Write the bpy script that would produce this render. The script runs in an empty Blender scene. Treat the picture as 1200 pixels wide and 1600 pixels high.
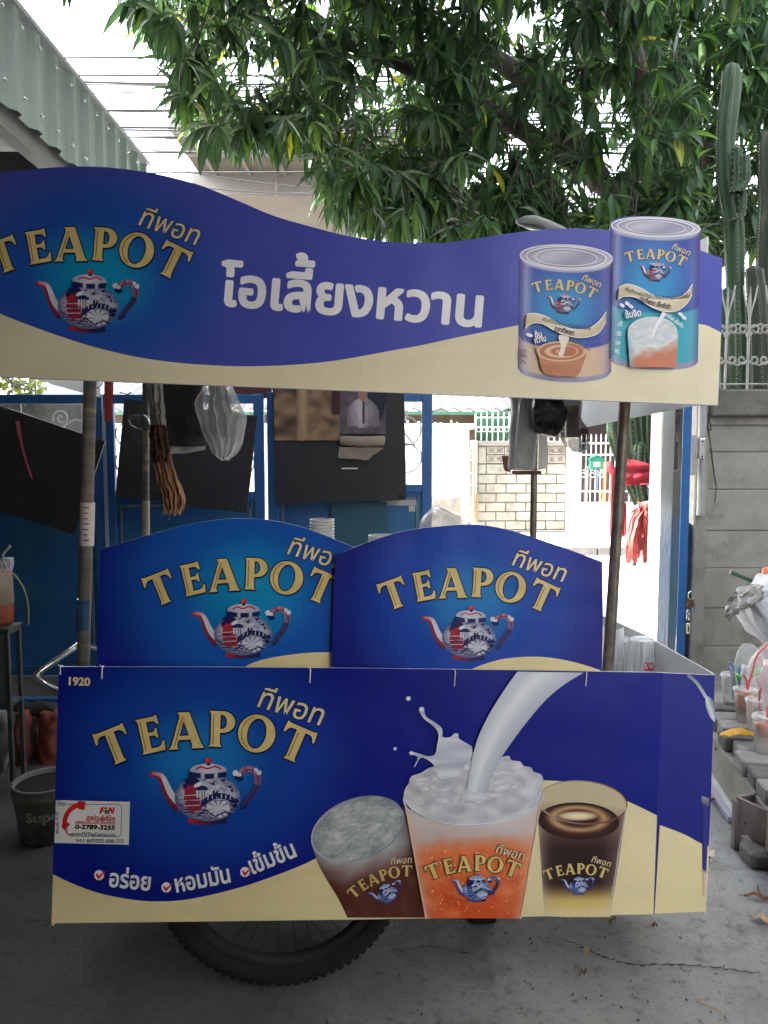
import bpy, bmesh, math, random
from mathutils import Vector, Matrix, Euler, noise
random.seed(7)
R = math.radians
scene = bpy.context.scene
COL = scene.collection

# ------------------------------------------------------------------ camera, sky, sun, exposure
EYE = Vector((0.0, 0.0, 1.47)); PITCH = R(4.6); F = 1200.0
cam_data = bpy.data.cameras.new('camera'); cam = bpy.data.objects.new('camera', cam_data); COL.objects.link(cam)
cam.location = EYE; cam.rotation_euler = (R(90) - PITCH, 0, 0)
cam_data.sensor_fit = 'VERTICAL'; cam_data.sensor_height = 24.0; cam_data.lens = 24.0 * F / 1600.0
cam_data.clip_start = 0.05; cam_data.clip_end = 2000
scene.camera = cam
TO_SUN = Vector((-0.80, -0.03, 0.60)).normalized()
world = bpy.data.worlds.new('World'); scene.world = world; world.use_nodes = True
wn = world.node_tree.nodes; wl = world.node_tree.links
sky_tex = wn.new('ShaderNodeTexSky'); sky_tex.sky_type = 'NISHITA'; sky_tex.sun_disc = False
sky_tex.sun_elevation = math.asin(TO_SUN.z); sky_tex.sun_rotation = math.atan2(TO_SUN.x, TO_SUN.y)
sky_tex.air_density = 1.2; sky_tex.dust_density = 4.0
wn['Background'].inputs['Strength'].default_value = 0.15
sky_hs = wn.new('ShaderNodeHueSaturation'); sky_hs.inputs['Saturation'].default_value = 0.40   # hazy, nearly white tropical sky
wl.new(sky_tex.outputs['Color'], sky_hs.inputs['Color']); wl.new(sky_hs.outputs['Color'], wn['Background'].inputs['Color'])
sun_data = bpy.data.lights.new('sun', 'SUN'); sun = bpy.data.objects.new('sun', sun_data); COL.objects.link(sun)
sun_data.energy = 2.3; sun_data.angle = R(0.5); sun_data.color = (1.0, 0.95, 0.88)
sun.rotation_euler = TO_SUN.to_track_quat('Z', 'Y').to_euler(); sun.location = (-20, 0, 25)
scene.view_settings.view_transform = 'Standard'; scene.view_settings.look = 'None'
scene.view_settings.exposure = 3.8; scene.view_settings.gamma = 1.0
scene.view_settings.use_curve_mapping = False
scene.cycles.max_bounces = 10; scene.cycles.transparent_max_bounces = 24

# ------------------------------------------------------------------ helpers
CP, SP = math.cos(PITCH), math.sin(PITCH)
def ray(px, py):
    x, y = (px - 600) / F, (800 - py) / F
    return Vector((x, CP + y * SP, -SP + y * CP))
def P(px, py, Y):
    d = ray(px, py); return EYE + d * (Y / d.y)
def G(px, py, z=0.0):
    d = ray(px, py); return EYE + d * ((z - EYE.z) / d.z)
def lin(c):
    return tuple(((v / 255) / 12.92 if v / 255 <= 0.04045 else ((v / 255 + 0.055) / 1.055) ** 2.4) for v in c[:3])
def mixc(a, b, t):
    t = max(0.0, min(1.0, t)); return tuple(a[i] + (b[i] - a[i]) * t for i in range(3))
def nz(x, y, z=0.0): return noise.noise(Vector((x, y, z)))
def smooth(pts, n=6, closed=False):
    out = []; m = len(pts)
    for i in range(m if closed else m - 1):
        g = lambda k: pts[k % m] if closed else pts[max(0, min(m - 1, k))]
        p0, p1, p2, p3 = g(i - 1), g(i), g(i + 1), g(i + 2)
        for k in range(n):
            t = k / n
            out.append(tuple(0.5 * (2 * b + (c - a) * t + (2 * a - 5 * b + 4 * c - d) * t * t + (3 * b - a - 3 * c + d) * t ** 3) for a, b, c, d in zip(p0, p1, p2, p3)))
    if not closed: out.append(tuple(pts[-1]))
    return out

# ------------------------------------------------------------------ materials
def new_mat(name):
    m = bpy.data.materials.new(name); m.use_nodes = True
    nt = m.node_tree; return m, nt, nt.nodes['Principled BSDF']
def node(nt, t, **kw):
    n = nt.nodes.new(t)
    for k, v in kw.items():
        if hasattr(n, k): setattr(n, k, v)
        else: n.inputs[k].default_value = v
    return n
def mat(name, c1, c2=None, rough=0.6, scale=8.0, detail=6, bump=0.0, bscale=60.0, metal=0.0, stretch=(1, 1, 1), lo=0.35, hi=0.65, alpha=1.0, trans=0.0, spec=0.5, third=None, tscale=1.5, tlo=.5, thi=.7, coat=0.0, sss=0.0):
    """a principled material whose colour wanders between c1 and c2 (linear), with wear in a third colour"""
    m, nt, b = new_mat(name); L = nt.links
    tc = node(nt, 'ShaderNodeTexCoord'); mp = node(nt, 'ShaderNodeMapping'); mp.inputs['Scale'].default_value = stretch
    L.new(tc.outputs['Object'], mp.inputs['Vector'])
    b.inputs['Roughness'].default_value = rough; b.inputs['Metallic'].default_value = metal
    b.inputs['Specular IOR Level'].default_value = spec; b.inputs['Alpha'].default_value = alpha
    b.inputs['Transmission Weight'].default_value = trans; b.inputs['Coat Weight'].default_value = coat
    if c2 is None: c2 = tuple(v * 0.8 for v in c1)
    n = node(nt, 'ShaderNodeTexNoise'); n.inputs['Scale'].default_value = scale; n.inputs['Detail'].default_value = detail; n.inputs['Roughness'].default_value = 0.65
    L.new(mp.outputs['Vector'], n.inputs['Vector'])
    mr = node(nt, 'ShaderNodeMapRange'); mr.inputs['From Min'].default_value = lo; mr.inputs['From Max'].default_value = hi
    L.new(n.outputs['Fac'], mr.inputs['Value'])
    mx = node(nt, 'ShaderNodeMix', data_type='RGBA'); mx.inputs['A'].default_value = (*c1, 1); mx.inputs['B'].default_value = (*c2, 1)
    L.new(mr.outputs['Result'], mx.inputs['Factor']); out = mx.outputs['Result']
    if third:
        n2 = node(nt, 'ShaderNodeTexNoise'); n2.inputs['Scale'].default_value = tscale; n2.inputs['Detail'].default_value = 9; n2.inputs['Roughness'].default_value = 0.7
        L.new(mp.outputs['Vector'], n2.inputs['Vector'])
        mr2 = node(nt, 'ShaderNodeMapRange'); mr2.inputs['From Min'].default_value = tlo; mr2.inputs['From Max'].default_value = thi
        L.new(n2.outputs['Fac'], mr2.inputs['Value'])
        mx2 = node(nt, 'ShaderNodeMix', data_type='RGBA'); mx2.inputs['B'].default_value = (*third, 1)
        L.new(mr2.outputs['Result'], mx2.inputs['Factor']); L.new(out, mx2.inputs['A']); out = mx2.outputs['Result']
    L.new(out, b.inputs['Base Color'])
    if bump:
        n3 = node(nt, 'ShaderNodeTexNoise'); n3.inputs['Scale'].default_value = bscale; n3.inputs['Detail'].default_value = 5
        L.new(mp.outputs['Vector'], n3.inputs['Vector'])
        bp = node(nt, 'ShaderNodeBump'); bp.inputs['Strength'].default_value = bump; bp.inputs['Distance'].default_value = 0.01
        L.new(n3.outputs['Fac'], bp.inputs['Height']); L.new(bp.outputs['Normal'], b.inputs['Normal'])
    return m
def clear_mat(name, color=(0.9, 0.92, 0.95), alpha=0.25, rough=0.12, edge=0.75, spec=0.5):
    """thin clear plastic or glass: see-through face on, whiter at grazing angles and in its creases"""
    m, nt, b = new_mat(name); L = nt.links
    b.inputs['Base Color'].default_value = (*color, 1); b.inputs['Roughness'].default_value = rough; b.inputs['Specular IOR Level'].default_value = spec
    lw = node(nt, 'ShaderNodeLayerWeight'); lw.inputs['Blend'].default_value = 0.35
    mr = node(nt, 'ShaderNodeMapRange'); mr.inputs['To Min'].default_value = alpha; mr.inputs['To Max'].default_value = edge
    L.new(lw.outputs['Facing'], mr.inputs['Value']); L.new(mr.outputs['Result'], b.inputs['Alpha'])
    n3 = node(nt, 'ShaderNodeTexNoise'); n3.inputs['Scale'].default_value = 25
    tc = node(nt, 'ShaderNodeTexCoord'); L.new(tc.outputs['Object'], n3.inputs['Vector'])
    bp = node(nt, 'ShaderNodeBump'); bp.inputs['Strength'].default_value = 0.25; bp.inputs['Distance'].default_value = 0.01
    L.new(n3.outputs['Fac'], bp.inputs['Height']); L.new(bp.outputs['Normal'], b.inputs['Normal'])
    return m
def attr_mat(name, rough=0.4, flute=0.0, alpha=1.0, translucent=0.0, spec=0.5):
    m, nt, b = new_mat(name); L = nt.links
    a = node(nt, 'ShaderNodeAttribute'); a.attribute_name = 'Col'
    L.new(a.outputs['Color'], b.inputs['Base Color']); b.inputs['Roughness'].default_value = rough
    b.inputs['Alpha'].default_value = alpha; b.inputs['Specular IOR Level'].default_value = spec
    if flute: add_flute(nt, b, flute)
    return m
def add_flute(nt, b, strength):
    L = nt.links
    tc = node(nt, 'ShaderNodeTexCoord')
    w = node(nt, 'ShaderNodeTexWave'); w.wave_type = 'BANDS'; w.bands_direction = 'Z'; w.inputs['Scale'].default_value = 52.0
    w.inputs['Distortion'].default_value = 0.35; w.inputs['Detail'].default_value = 1
    L.new(tc.outputs['Object'], w.inputs['Vector'])
    mp = node(nt, 'ShaderNodeMapping'); mp.inputs['Scale'].default_value = (1.2, 1, 30)
    L.new(tc.outputs['Object'], mp.inputs['Vector'])
    n = node(nt, 'ShaderNodeTexNoise'); n.inputs['Scale'].default_value = 2.0; L.new(mp.outputs['Vector'], n.inputs['Vector'])
    ad = node(nt, 'ShaderNodeMath', operation='ADD'); L.new(w.outputs['Fac'], ad.inputs[0]); L.new(n.outputs['Fac'], ad.inputs[1])
    # slow buckling of the sheet and a film of dust and grime, shared by board and ink
    bk = node(nt, 'ShaderNodeTexNoise'); bk.inputs['Scale'].default_value = 3.2; bk.inputs['Detail'].default_value = 2; L.new(tc.outputs['Object'], bk.inputs['Vector'])
    bb = node(nt, 'ShaderNodeBump'); bb.inputs['Strength'].default_value = 0.35; bb.inputs['Distance'].default_value = 0.05; L.new(bk.outputs['Fac'], bb.inputs['Height'])
    gm = node(nt, 'ShaderNodeMapping'); gm.inputs['Scale'].default_value = (1, 1, .45); L.new(tc.outputs['Object'], gm.inputs['Vector'])
    gn = node(nt, 'ShaderNodeTexNoise'); gn.inputs['Scale'].default_value = 6.0; gn.inputs['Detail'].default_value = 10; gn.inputs['Roughness'].default_value = .72; L.new(gm.outputs['Vector'], gn.inputs['Vector'])
    gr = node(nt, 'ShaderNodeMapRange'); gr.inputs['From Min'].default_value = .46; gr.inputs['From Max'].default_value = .78; gr.inputs['To Max'].default_value = .10; L.new(gn.outputs['Fac'], gr.inputs['Value'])
    src = b.inputs['Base Color'].links[0].from_socket
    gx = node(nt, 'ShaderNodeMix', data_type='RGBA'); gx.inputs['B'].default_value = (.07, .068, .066, 1); L.new(gr.outputs['Result'], gx.inputs['Factor']); L.new(src, gx.inputs['A']); L.new(gx.outputs['Result'], b.inputs['Base Color'])
    bp = node(nt, 'ShaderNodeBump'); bp.inputs['Strength'].default_value = strength; bp.inputs['Distance'].default_value = 0.002
    L.new(ad.outputs[0], bp.inputs['Height']); L.new(bb.outputs['Normal'], bp.inputs['Normal']); L.new(bp.outputs['Normal'], b.inputs['Normal'])
def board_mat(name, outer, glow, centre, radius, squash=1.0, mid=None):
    """printed gradient: a cyan glow round the emblem fading into navy"""
    m, nt, b = new_mat(name); L = nt.links
    tc = node(nt, 'ShaderNodeTexCoord'); sp = node(nt, 'ShaderNodeSeparateXYZ'); L.new(tc.outputs['Object'], sp.inputs[0])
    def sq(sock, c, k):
        s = node(nt, 'ShaderNodeMath', operation='SUBTRACT'); L.new(sock, s.inputs[0]); s.inputs[1].default_value = c
        q = node(nt, 'ShaderNodeMath', operation='MULTIPLY'); L.new(s.outputs[0], q.inputs[0]); q.inputs[1].default_value = k
        p = node(nt, 'ShaderNodeMath', operation='POWER'); L.new(q.outputs[0], p.inputs[0]); p.inputs[1].default_value = 2
        # power of a negative base is fine for an even exponent in Cycles only through multiply: use it
        nt.nodes.remove(p); p = node(nt, 'ShaderNodeMath', operation='MULTIPLY'); L.new(q.outputs[0], p.inputs[0]); L.new(q.outputs[0], p.inputs[1])
        return p.outputs[0]
    ad = node(nt, 'ShaderNodeMath', operation='ADD'); L.new(sq(sp.outputs['X'], centre[0], 1 / radius), ad.inputs[0]); L.new(sq(sp.outputs['Z'], centre[1], squash / radius), ad.inputs[1])
    rt = node(nt, 'ShaderNodeMath', operation='SQRT'); L.new(ad.outputs[0], rt.inputs[0])
    cr = node(nt, 'ShaderNodeValToRGB'); L.new(rt.outputs[0], cr.inputs['Fac'])
    e = cr.color_ramp; e.interpolation = 'EASE'
    e.elements[0].position = 0.08; e.elements[0].color = (*glow, 1)
    e.elements[1].position = 1.0; e.elements[1].color = (*outer, 1)
    k = e.elements.new(0.5); k.color = (*(mid or mixc(glow, outer, 0.55)), 1)
    n = node(nt, 'ShaderNodeTexNoise'); n.inputs['Scale'].default_value = 3; n.inputs['Detail'].default_value = 8; L.new(tc.outputs['Object'], n.inputs['Vector'])
    mr = node(nt, 'ShaderNodeMapRange'); mr.inputs['To Min'].default_value = 0.9; mr.inputs['To Max'].default_value = 1.1; L.new(n.outputs['Fac'], mr.inputs['Value'])
    mx = node(nt, 'ShaderNodeVectorMath', operation='SCALE'); L.new(cr.outputs['Color'], mx.inputs[0]); L.new(mr.outputs['Result'], mx.inputs['Scale'])
    L.new(mx.outputs[0], b.inputs['Base Color']); b.inputs['Roughness'].default_value = 0.33
    mr2 = node(nt, 'ShaderNodeMapRange'); mr2.inputs['To Min'].default_value = 0.22; mr2.inputs['To Max'].default_value = 0.48; L.new(n.outputs['Fac'], mr2.inputs['Value'])
    L.new(mr2.outputs['Result'], b.inputs['Roughness']); b.inputs['Specular IOR Level'].default_value = .28
    add_flute(nt, b, 0.12)
    return m

# ------------------------------------------------------------------ mesh builder
class MB:
    def __init__(s): s.v = []; s.f = []; s.c = []; s.mi = []; s.sm = []
    def add(s, v, f, col=None, mi=0, sm=False):
        o = len(s.v); s.v += [tuple(p) for p in v]
        if callable(col): s.c += [col(p) for p in v]
        elif isinstance(col, list): s.c += col
        else: s.c += [col or (0.8, 0.8, 0.8)] * len(v)
        for q in f: s.f.append(tuple(i + o for i in q)); s.mi.append(mi); s.sm.append(sm)
        return s
    def box(s, a, b, col=None, mi=0, M=None, jit=0.0):
        (x0, y0, z0), (x1, y1, z1) = a, b
        v = [Vector(p) for p in ((x0, y0, z0), (x1, y0, z0), (x1, y1, z0), (x0, y1, z0), (x0, y0, z1), (x1, y0, z1), (x1, y1, z1), (x0, y1, z1))]
        if jit: v = [p + Vector((random.uniform(-jit, jit), random.uniform(-jit, jit), random.uniform(-jit, jit))) for p in v]
        if M: v = [M @ p for p in v]
        return s.add(v, [(0, 3, 2, 1), (4, 5, 6, 7), (0, 1, 5, 4), (1, 2, 6, 5), (2, 3, 7, 6), (3, 0, 4, 7)], col, mi)
    def bbox(s, a, b, bev=0.004, col=None, mi=0, M=None):
        bm = bmesh.new(); bmesh.ops.create_cube(bm, size=1)
        for v in bm.verts: v.co = Vector([a[i] + (v.co[i] + 0.5) * (b[i] - a[i]) for i in range(3)])
        bmesh.ops.bevel(bm, geom=bm.edges[:], offset=bev, segments=1, affect='EDGES')
        vs = [(M @ v.co if M else v.co.copy()) for v in bm.verts]; bm.verts.index_update()
        fs = [tuple(v.index for v in f.verts) for f in bm.faces]; bm.free()
        return s.add(vs, fs, col, mi)
    def prism(s, poly, off, col=None, mi=0, side=None, back=None):
        """poly: list of 3-D points; off: extrusion vector"""
        n = len(poly); p = [Vector(q) for q in poly]; q = [a + Vector(off) for a in p]
        s.add(p, [tuple(range(n))], col, mi)
        s.add(q, [tuple(range(n - 1, -1, -1))], col, mi if back is None else back)
        s.add(p + q, [(i, i + n, (i + 1) % n + n, (i + 1) % n) for i in range(n)], col, mi if side is None else side)
        return s
    def tube(s, pts, r, n=8, col=None, mi=0, cap=True, sm=True, closed=False):
        pts = [Vector(p) for p in pts]; m = len(pts); rs = r if isinstance(r, (list, tuple)) else [r] * m
        v = []; prev = None
        for i, p in enumerate(pts):
            if closed: t = (pts[(i + 1) % m] - pts[i - 1])
            else: t = pts[min(i + 1, m - 1)] - pts[max(i - 1, 0)]
            t.normalize()
            if prev is None:
                a = t.orthogonal().normalized()
            else:
                a = prev - t * prev.dot(t)
                a = a.normalized() if a.length > 1e-6 else t.orthogonal().normalized()
            prev = a; b = t.cross(a)
            v += [p + (a * math.cos(2 * math.pi * k / n) + b * math.sin(2 * math.pi * k / n)) * rs[i] for k in range(n)]
        f = []
        for i in range(m if closed else m - 1):
            for k in range(n):
                j = (i + 1) % m
                f.append((i * n + k, i * n + (k + 1) % n, j * n + (k + 1) % n, j * n + k))
        s.add(v, f, col, mi, sm)
        if cap and not closed:
            s.add(v[:n], [tuple(range(n - 1, -1, -1))], col, mi); s.add(v[-n:], [tuple(range(n))], col, mi)
        return s
    def lathe(s, prof, c=(0, 0, 0), n=24, col=None, mi=0, axis='Z', sm=True, cols=None):
        v = []; f = []; cc = []
        for i, (r, z) in enumerate(prof):
            for k in range(n):
                a = 2 * math.pi * k / n; x, y = r * math.cos(a), r * math.sin(a)
                q = (x, y, z) if axis == 'Z' else ((x, -z, y) if axis == 'Y' else (z, x, y))
                v.append((c[0] + q[0], c[1] + q[1], c[2] + q[2])); cc.append(cols[i] if cols else (col or (.8, .8, .8)))
        for i in range(len(prof) - 1):
            for k in range(n): f.append((i * n + k, i * n + (k + 1) % n, (i + 1) * n + (k + 1) % n, (i + 1) * n + k))
        return s.add(v, f, cc, mi, sm)
    def loft(s, rows, n=20, wob=0.0, wf=14.0, seed=0.0, cap=True, cols=None, ribs=0.0, nr=7):
        """rows: (centre, half width vector, half depth vector): a closed bag- or cloth-like surface"""
        v = []; f = []; cc = []
        for i, (c, a, b) in enumerate(rows):
            c = Vector(c); a = Vector(a); b = Vector(b)
            for k in range(n):
                t = 2 * math.pi * k / n
                d = a * math.cos(t) + b * math.sin(t)
                w = 1 + ribs * math.sin(nr * t + i * 0.3 + seed)
                p = c + d * w
                if wob: p = p + Vector((nz(p.x * wf, p.y * wf, p.z * wf + seed), nz(p.x * wf + 9, p.y * wf, p.z * wf + seed), nz(p.x * wf, p.y * wf + 9, p.z * wf + seed))) * wob
                v.append(p); cc.append(cols[i] if cols else (.8, .8, .8))
        m = len(rows)
        for i in range(m - 1):
            for k in range(n): f.append((i * n + k, i * n + (k + 1) % n, (i + 1) * n + (k + 1) % n, (i + 1) * n + k))
        if cap: f.append(tuple(range(n - 1, -1, -1))); f.append(tuple(range((m - 1) * n, m * n)))
        return s.add(v, f, cc, 0, True)
    def sheet(s, fn, nu, nv, col=None, mi=0, thick=None, sm=True):
        v = [Vector(fn(i / nu, j / nv)) for j in range(nv + 1) for i in range(nu + 1)]
        f = [(j * (nu + 1) + i, j * (nu + 1) + i + 1, (j + 1) * (nu + 1) + i + 1, (j + 1) * (nu + 1) + i) for j in range(nv) for i in range(nu)]
        cc = [col(i / nu, j / nv) for j in range(nv + 1) for i in range(nu + 1)] if callable(col) else col
        s.add(v, f, cc, mi, sm)
        if thick is not None:
            t = Vector(thick); s.add([p + t for p in v], [q[::-1] for q in f], cc, mi, sm)
            rim = [i for i in range(nu + 1)] + [j * (nu + 1) + nu for j in range(1, nv + 1)] + [nv * (nu + 1) + i for i in range(nu - 1, -1, -1)] + [j * (nu + 1) for j in range(nv - 1, 0, -1)]
            m = len(rim); rc = [cc[i] for i in rim] * 2 if isinstance(cc, list) else cc
            s.add([v[i] for i in rim] + [v[i] + t for i in rim], [(i, i + m, (i + 1) % m + m, (i + 1) % m) for i in range(m)], rc, mi)
        return s
    def mesh(s, name, mats, org=None, attr=False):
        me = bpy.data.meshes.new(name)
        v = s.v if org is None else [(a - org[0], b - org[1], c - org[2]) for a, b, c in s.v]
        me.from_pydata(v, [], s.f)
        for m in (mats if isinstance(mats, (list, tuple)) else [mats]): me.materials.append(m)
        me.polygons.foreach_set('material_index', s.mi); me.polygons.foreach_set('use_smooth', s.sm)
        if attr:
            ca = me.color_attributes.new('Col', 'FLOAT_COLOR', 'POINT'); flat = []
            for c in s.c: flat += [c[0], c[1], c[2], 1.0]
            ca.data.foreach_set('color', flat)
        me.update(); return me
    def build(s, name, mats, parent=None, org=None, attr=False):
        """links one mesh object; world coordinates become the parent's own when the parent is an unrotated Empty"""
        if org is None and parent is not None:
            q = parent; o = Vector((0, 0, 0))
            while q is not None: o += Vector(q.location); q = q.parent
            org = o if not root_of(parent).get('_local') else None
        ob = bpy.data.objects.new(name, s.mesh(name, mats, org, attr)); COL.objects.link(ob)
        if parent is not None: ob.parent = parent
        elif org is not None: ob.location = org
        return ob
def root_of(o):
    while o.parent: o = o.parent
    return o
def tag(o, label=None, cat=None, group=None, kind=None):
    if label: o['label'] = label
    if cat: o['category'] = cat
    if group: o['group'] = group
    if kind: o['kind'] = kind
    return o
def thing(name, label, cat, loc=(0, 0, 0), group=None, rot=(0, 0, 0), local=False):
    o = bpy.data.objects.new(name, None); COL.objects.link(o); o.location = loc; o.rotation_euler = rot
    o.empty_display_size = 0.1
    if local: o['_local'] = 1
    return tag(o, label, cat, group)
def copy_tree(o, loc=None, label=None, rot=None, scale=None):
    def rec(q, par):
        c = q.copy(); COL.objects.link(c); c.parent = par
        for ch in list(q.children): rec(ch, c)
        return c
    c = rec(o, o.parent)
    if loc is not None: c.location = loc
    if rot is not None: c.rotation_euler = rot
    if scale is not None: c.scale = scale
    if label: c['label'] = label
    return c
def one(mb, name, mats, label, cat, group=None, org=None, attr=False):
    """a thing that is one mesh, its origin at its base"""
    if org is None:
        xs = [p[0] for p in mb.v]; ys = [p[1] for p in mb.v]; zs = [p[2] for p in mb.v]
        org = ((min(xs) + max(xs)) / 2, (min(ys) + max(ys)) / 2, min(zs))
    ob = mb.build(name, mats, None, org, attr); return tag(ob, label, cat, group)
def struct(mb, name, mats, attr=False):
    ob = mb.build(name, mats, None, None, attr); ob['kind'] = 'structure'; return ob
# ------------------------------------------------------------------ the drink cart: frame of reference
CART_O = Vector((0.0, 1.93, 0.0)); CART_R = Euler((0, R(1.9), R(4.5)))
CART_M = Matrix.Translation(CART_O) @ CART_R.to_matrix().to_4x4(); CART_I = CART_M.inverted()
EYE_L = CART_I @ EYE
def C(px, py, d=0.0):
    """point of the cart's own upright plane y = d"""
    q = CART_I.to_3x3() @ ray(px, py); return EYE_L + q * ((d - EYE_L.y) / q.y)
def CL(px, py, Y): return CART_I @ P(px, py, Y)

# ------------------------------------------------------------------ printed artwork: thin layers of ink on a board
_gl = {}
def glyph(ch, off):
    if (ch, off) in _gl: return _gl[(ch, off)]
    cu = bpy.data.curves.new('g', 'FONT'); cu.body = ch; cu.offset = off; cu.fill_mode = 'FRONT'; cu.resolution_u = 4
    ob = bpy.data.objects.new('g', cu); me = ob.to_mesh()
    r = ([tuple(v.co[:2]) for v in me.vertices], [tuple(p.vertices) for p in me.polygons])
    ob.to_mesh_clear(); bpy.data.objects.remove(ob); bpy.data.curves.remove(cu)
    _gl[(ch, off)] = r; return r
UP_V = set('\u0e31\u0e34\u0e35\u0e36\u0e37\u0e47'); TONE = set('\u0e48\u0e49\u0e4a\u0e4b\u0e4c'); LOW = set('\u0e38\u0e39')
_adv = {}
def adv(ch):
    if ch in UP_V or ch in TONE or ch in LOW: return 0.0
    if ch not in _adv:
        a = min(v[0] for v in glyph(ch + 'H', 0)[0][-1:]) if False else None
        w2 = max(v[0] for v in glyph(ch + 'H', 0)[0]); w1 = max(v[0] for v in glyph('H', 0)[0])
        _adv[ch] = w2 - w1
    return _adv[ch]
def layout(text, off=0.0):
    """glyphs of a line, each with its own pen position; tone marks ride above upper vowels"""
    x = 0.0; out = []; up = False
    for ch in text:
        if ch == ' ': x += 0.25; continue
        v, f = glyph(ch, off); dy = 0.0
        if ch in UP_V: up = True
        elif ch in TONE: dy = 0.235 if up else 0.0
        elif ch not in LOW: up = False
        out.append(([(a + x, b + dy) for a, b in v], f)); x += adv(ch)
    return out, x
def fill(loops):
    cu = bpy.data.curves.new('f', 'CURVE'); cu.dimensions = '2D'; cu.fill_mode = 'BOTH'
    for lp in loops:
        sp = cu.splines.new('POLY'); sp.points.add(len(lp) - 1); sp.use_cyclic_u = True
        for p, q in zip(sp.points, lp): p.co = (q[0], q[1], 0, 1)
    ob = bpy.data.objects.new('f', cu); me = ob.to_mesh()
    r = ([tuple(v.co[:2]) for v in me.vertices], [tuple(p.vertices) for p in me.polygons])
    ob.to_mesh_clear(); bpy.data.objects.remove(ob); bpy.data.curves.remove(cu); return r

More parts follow.
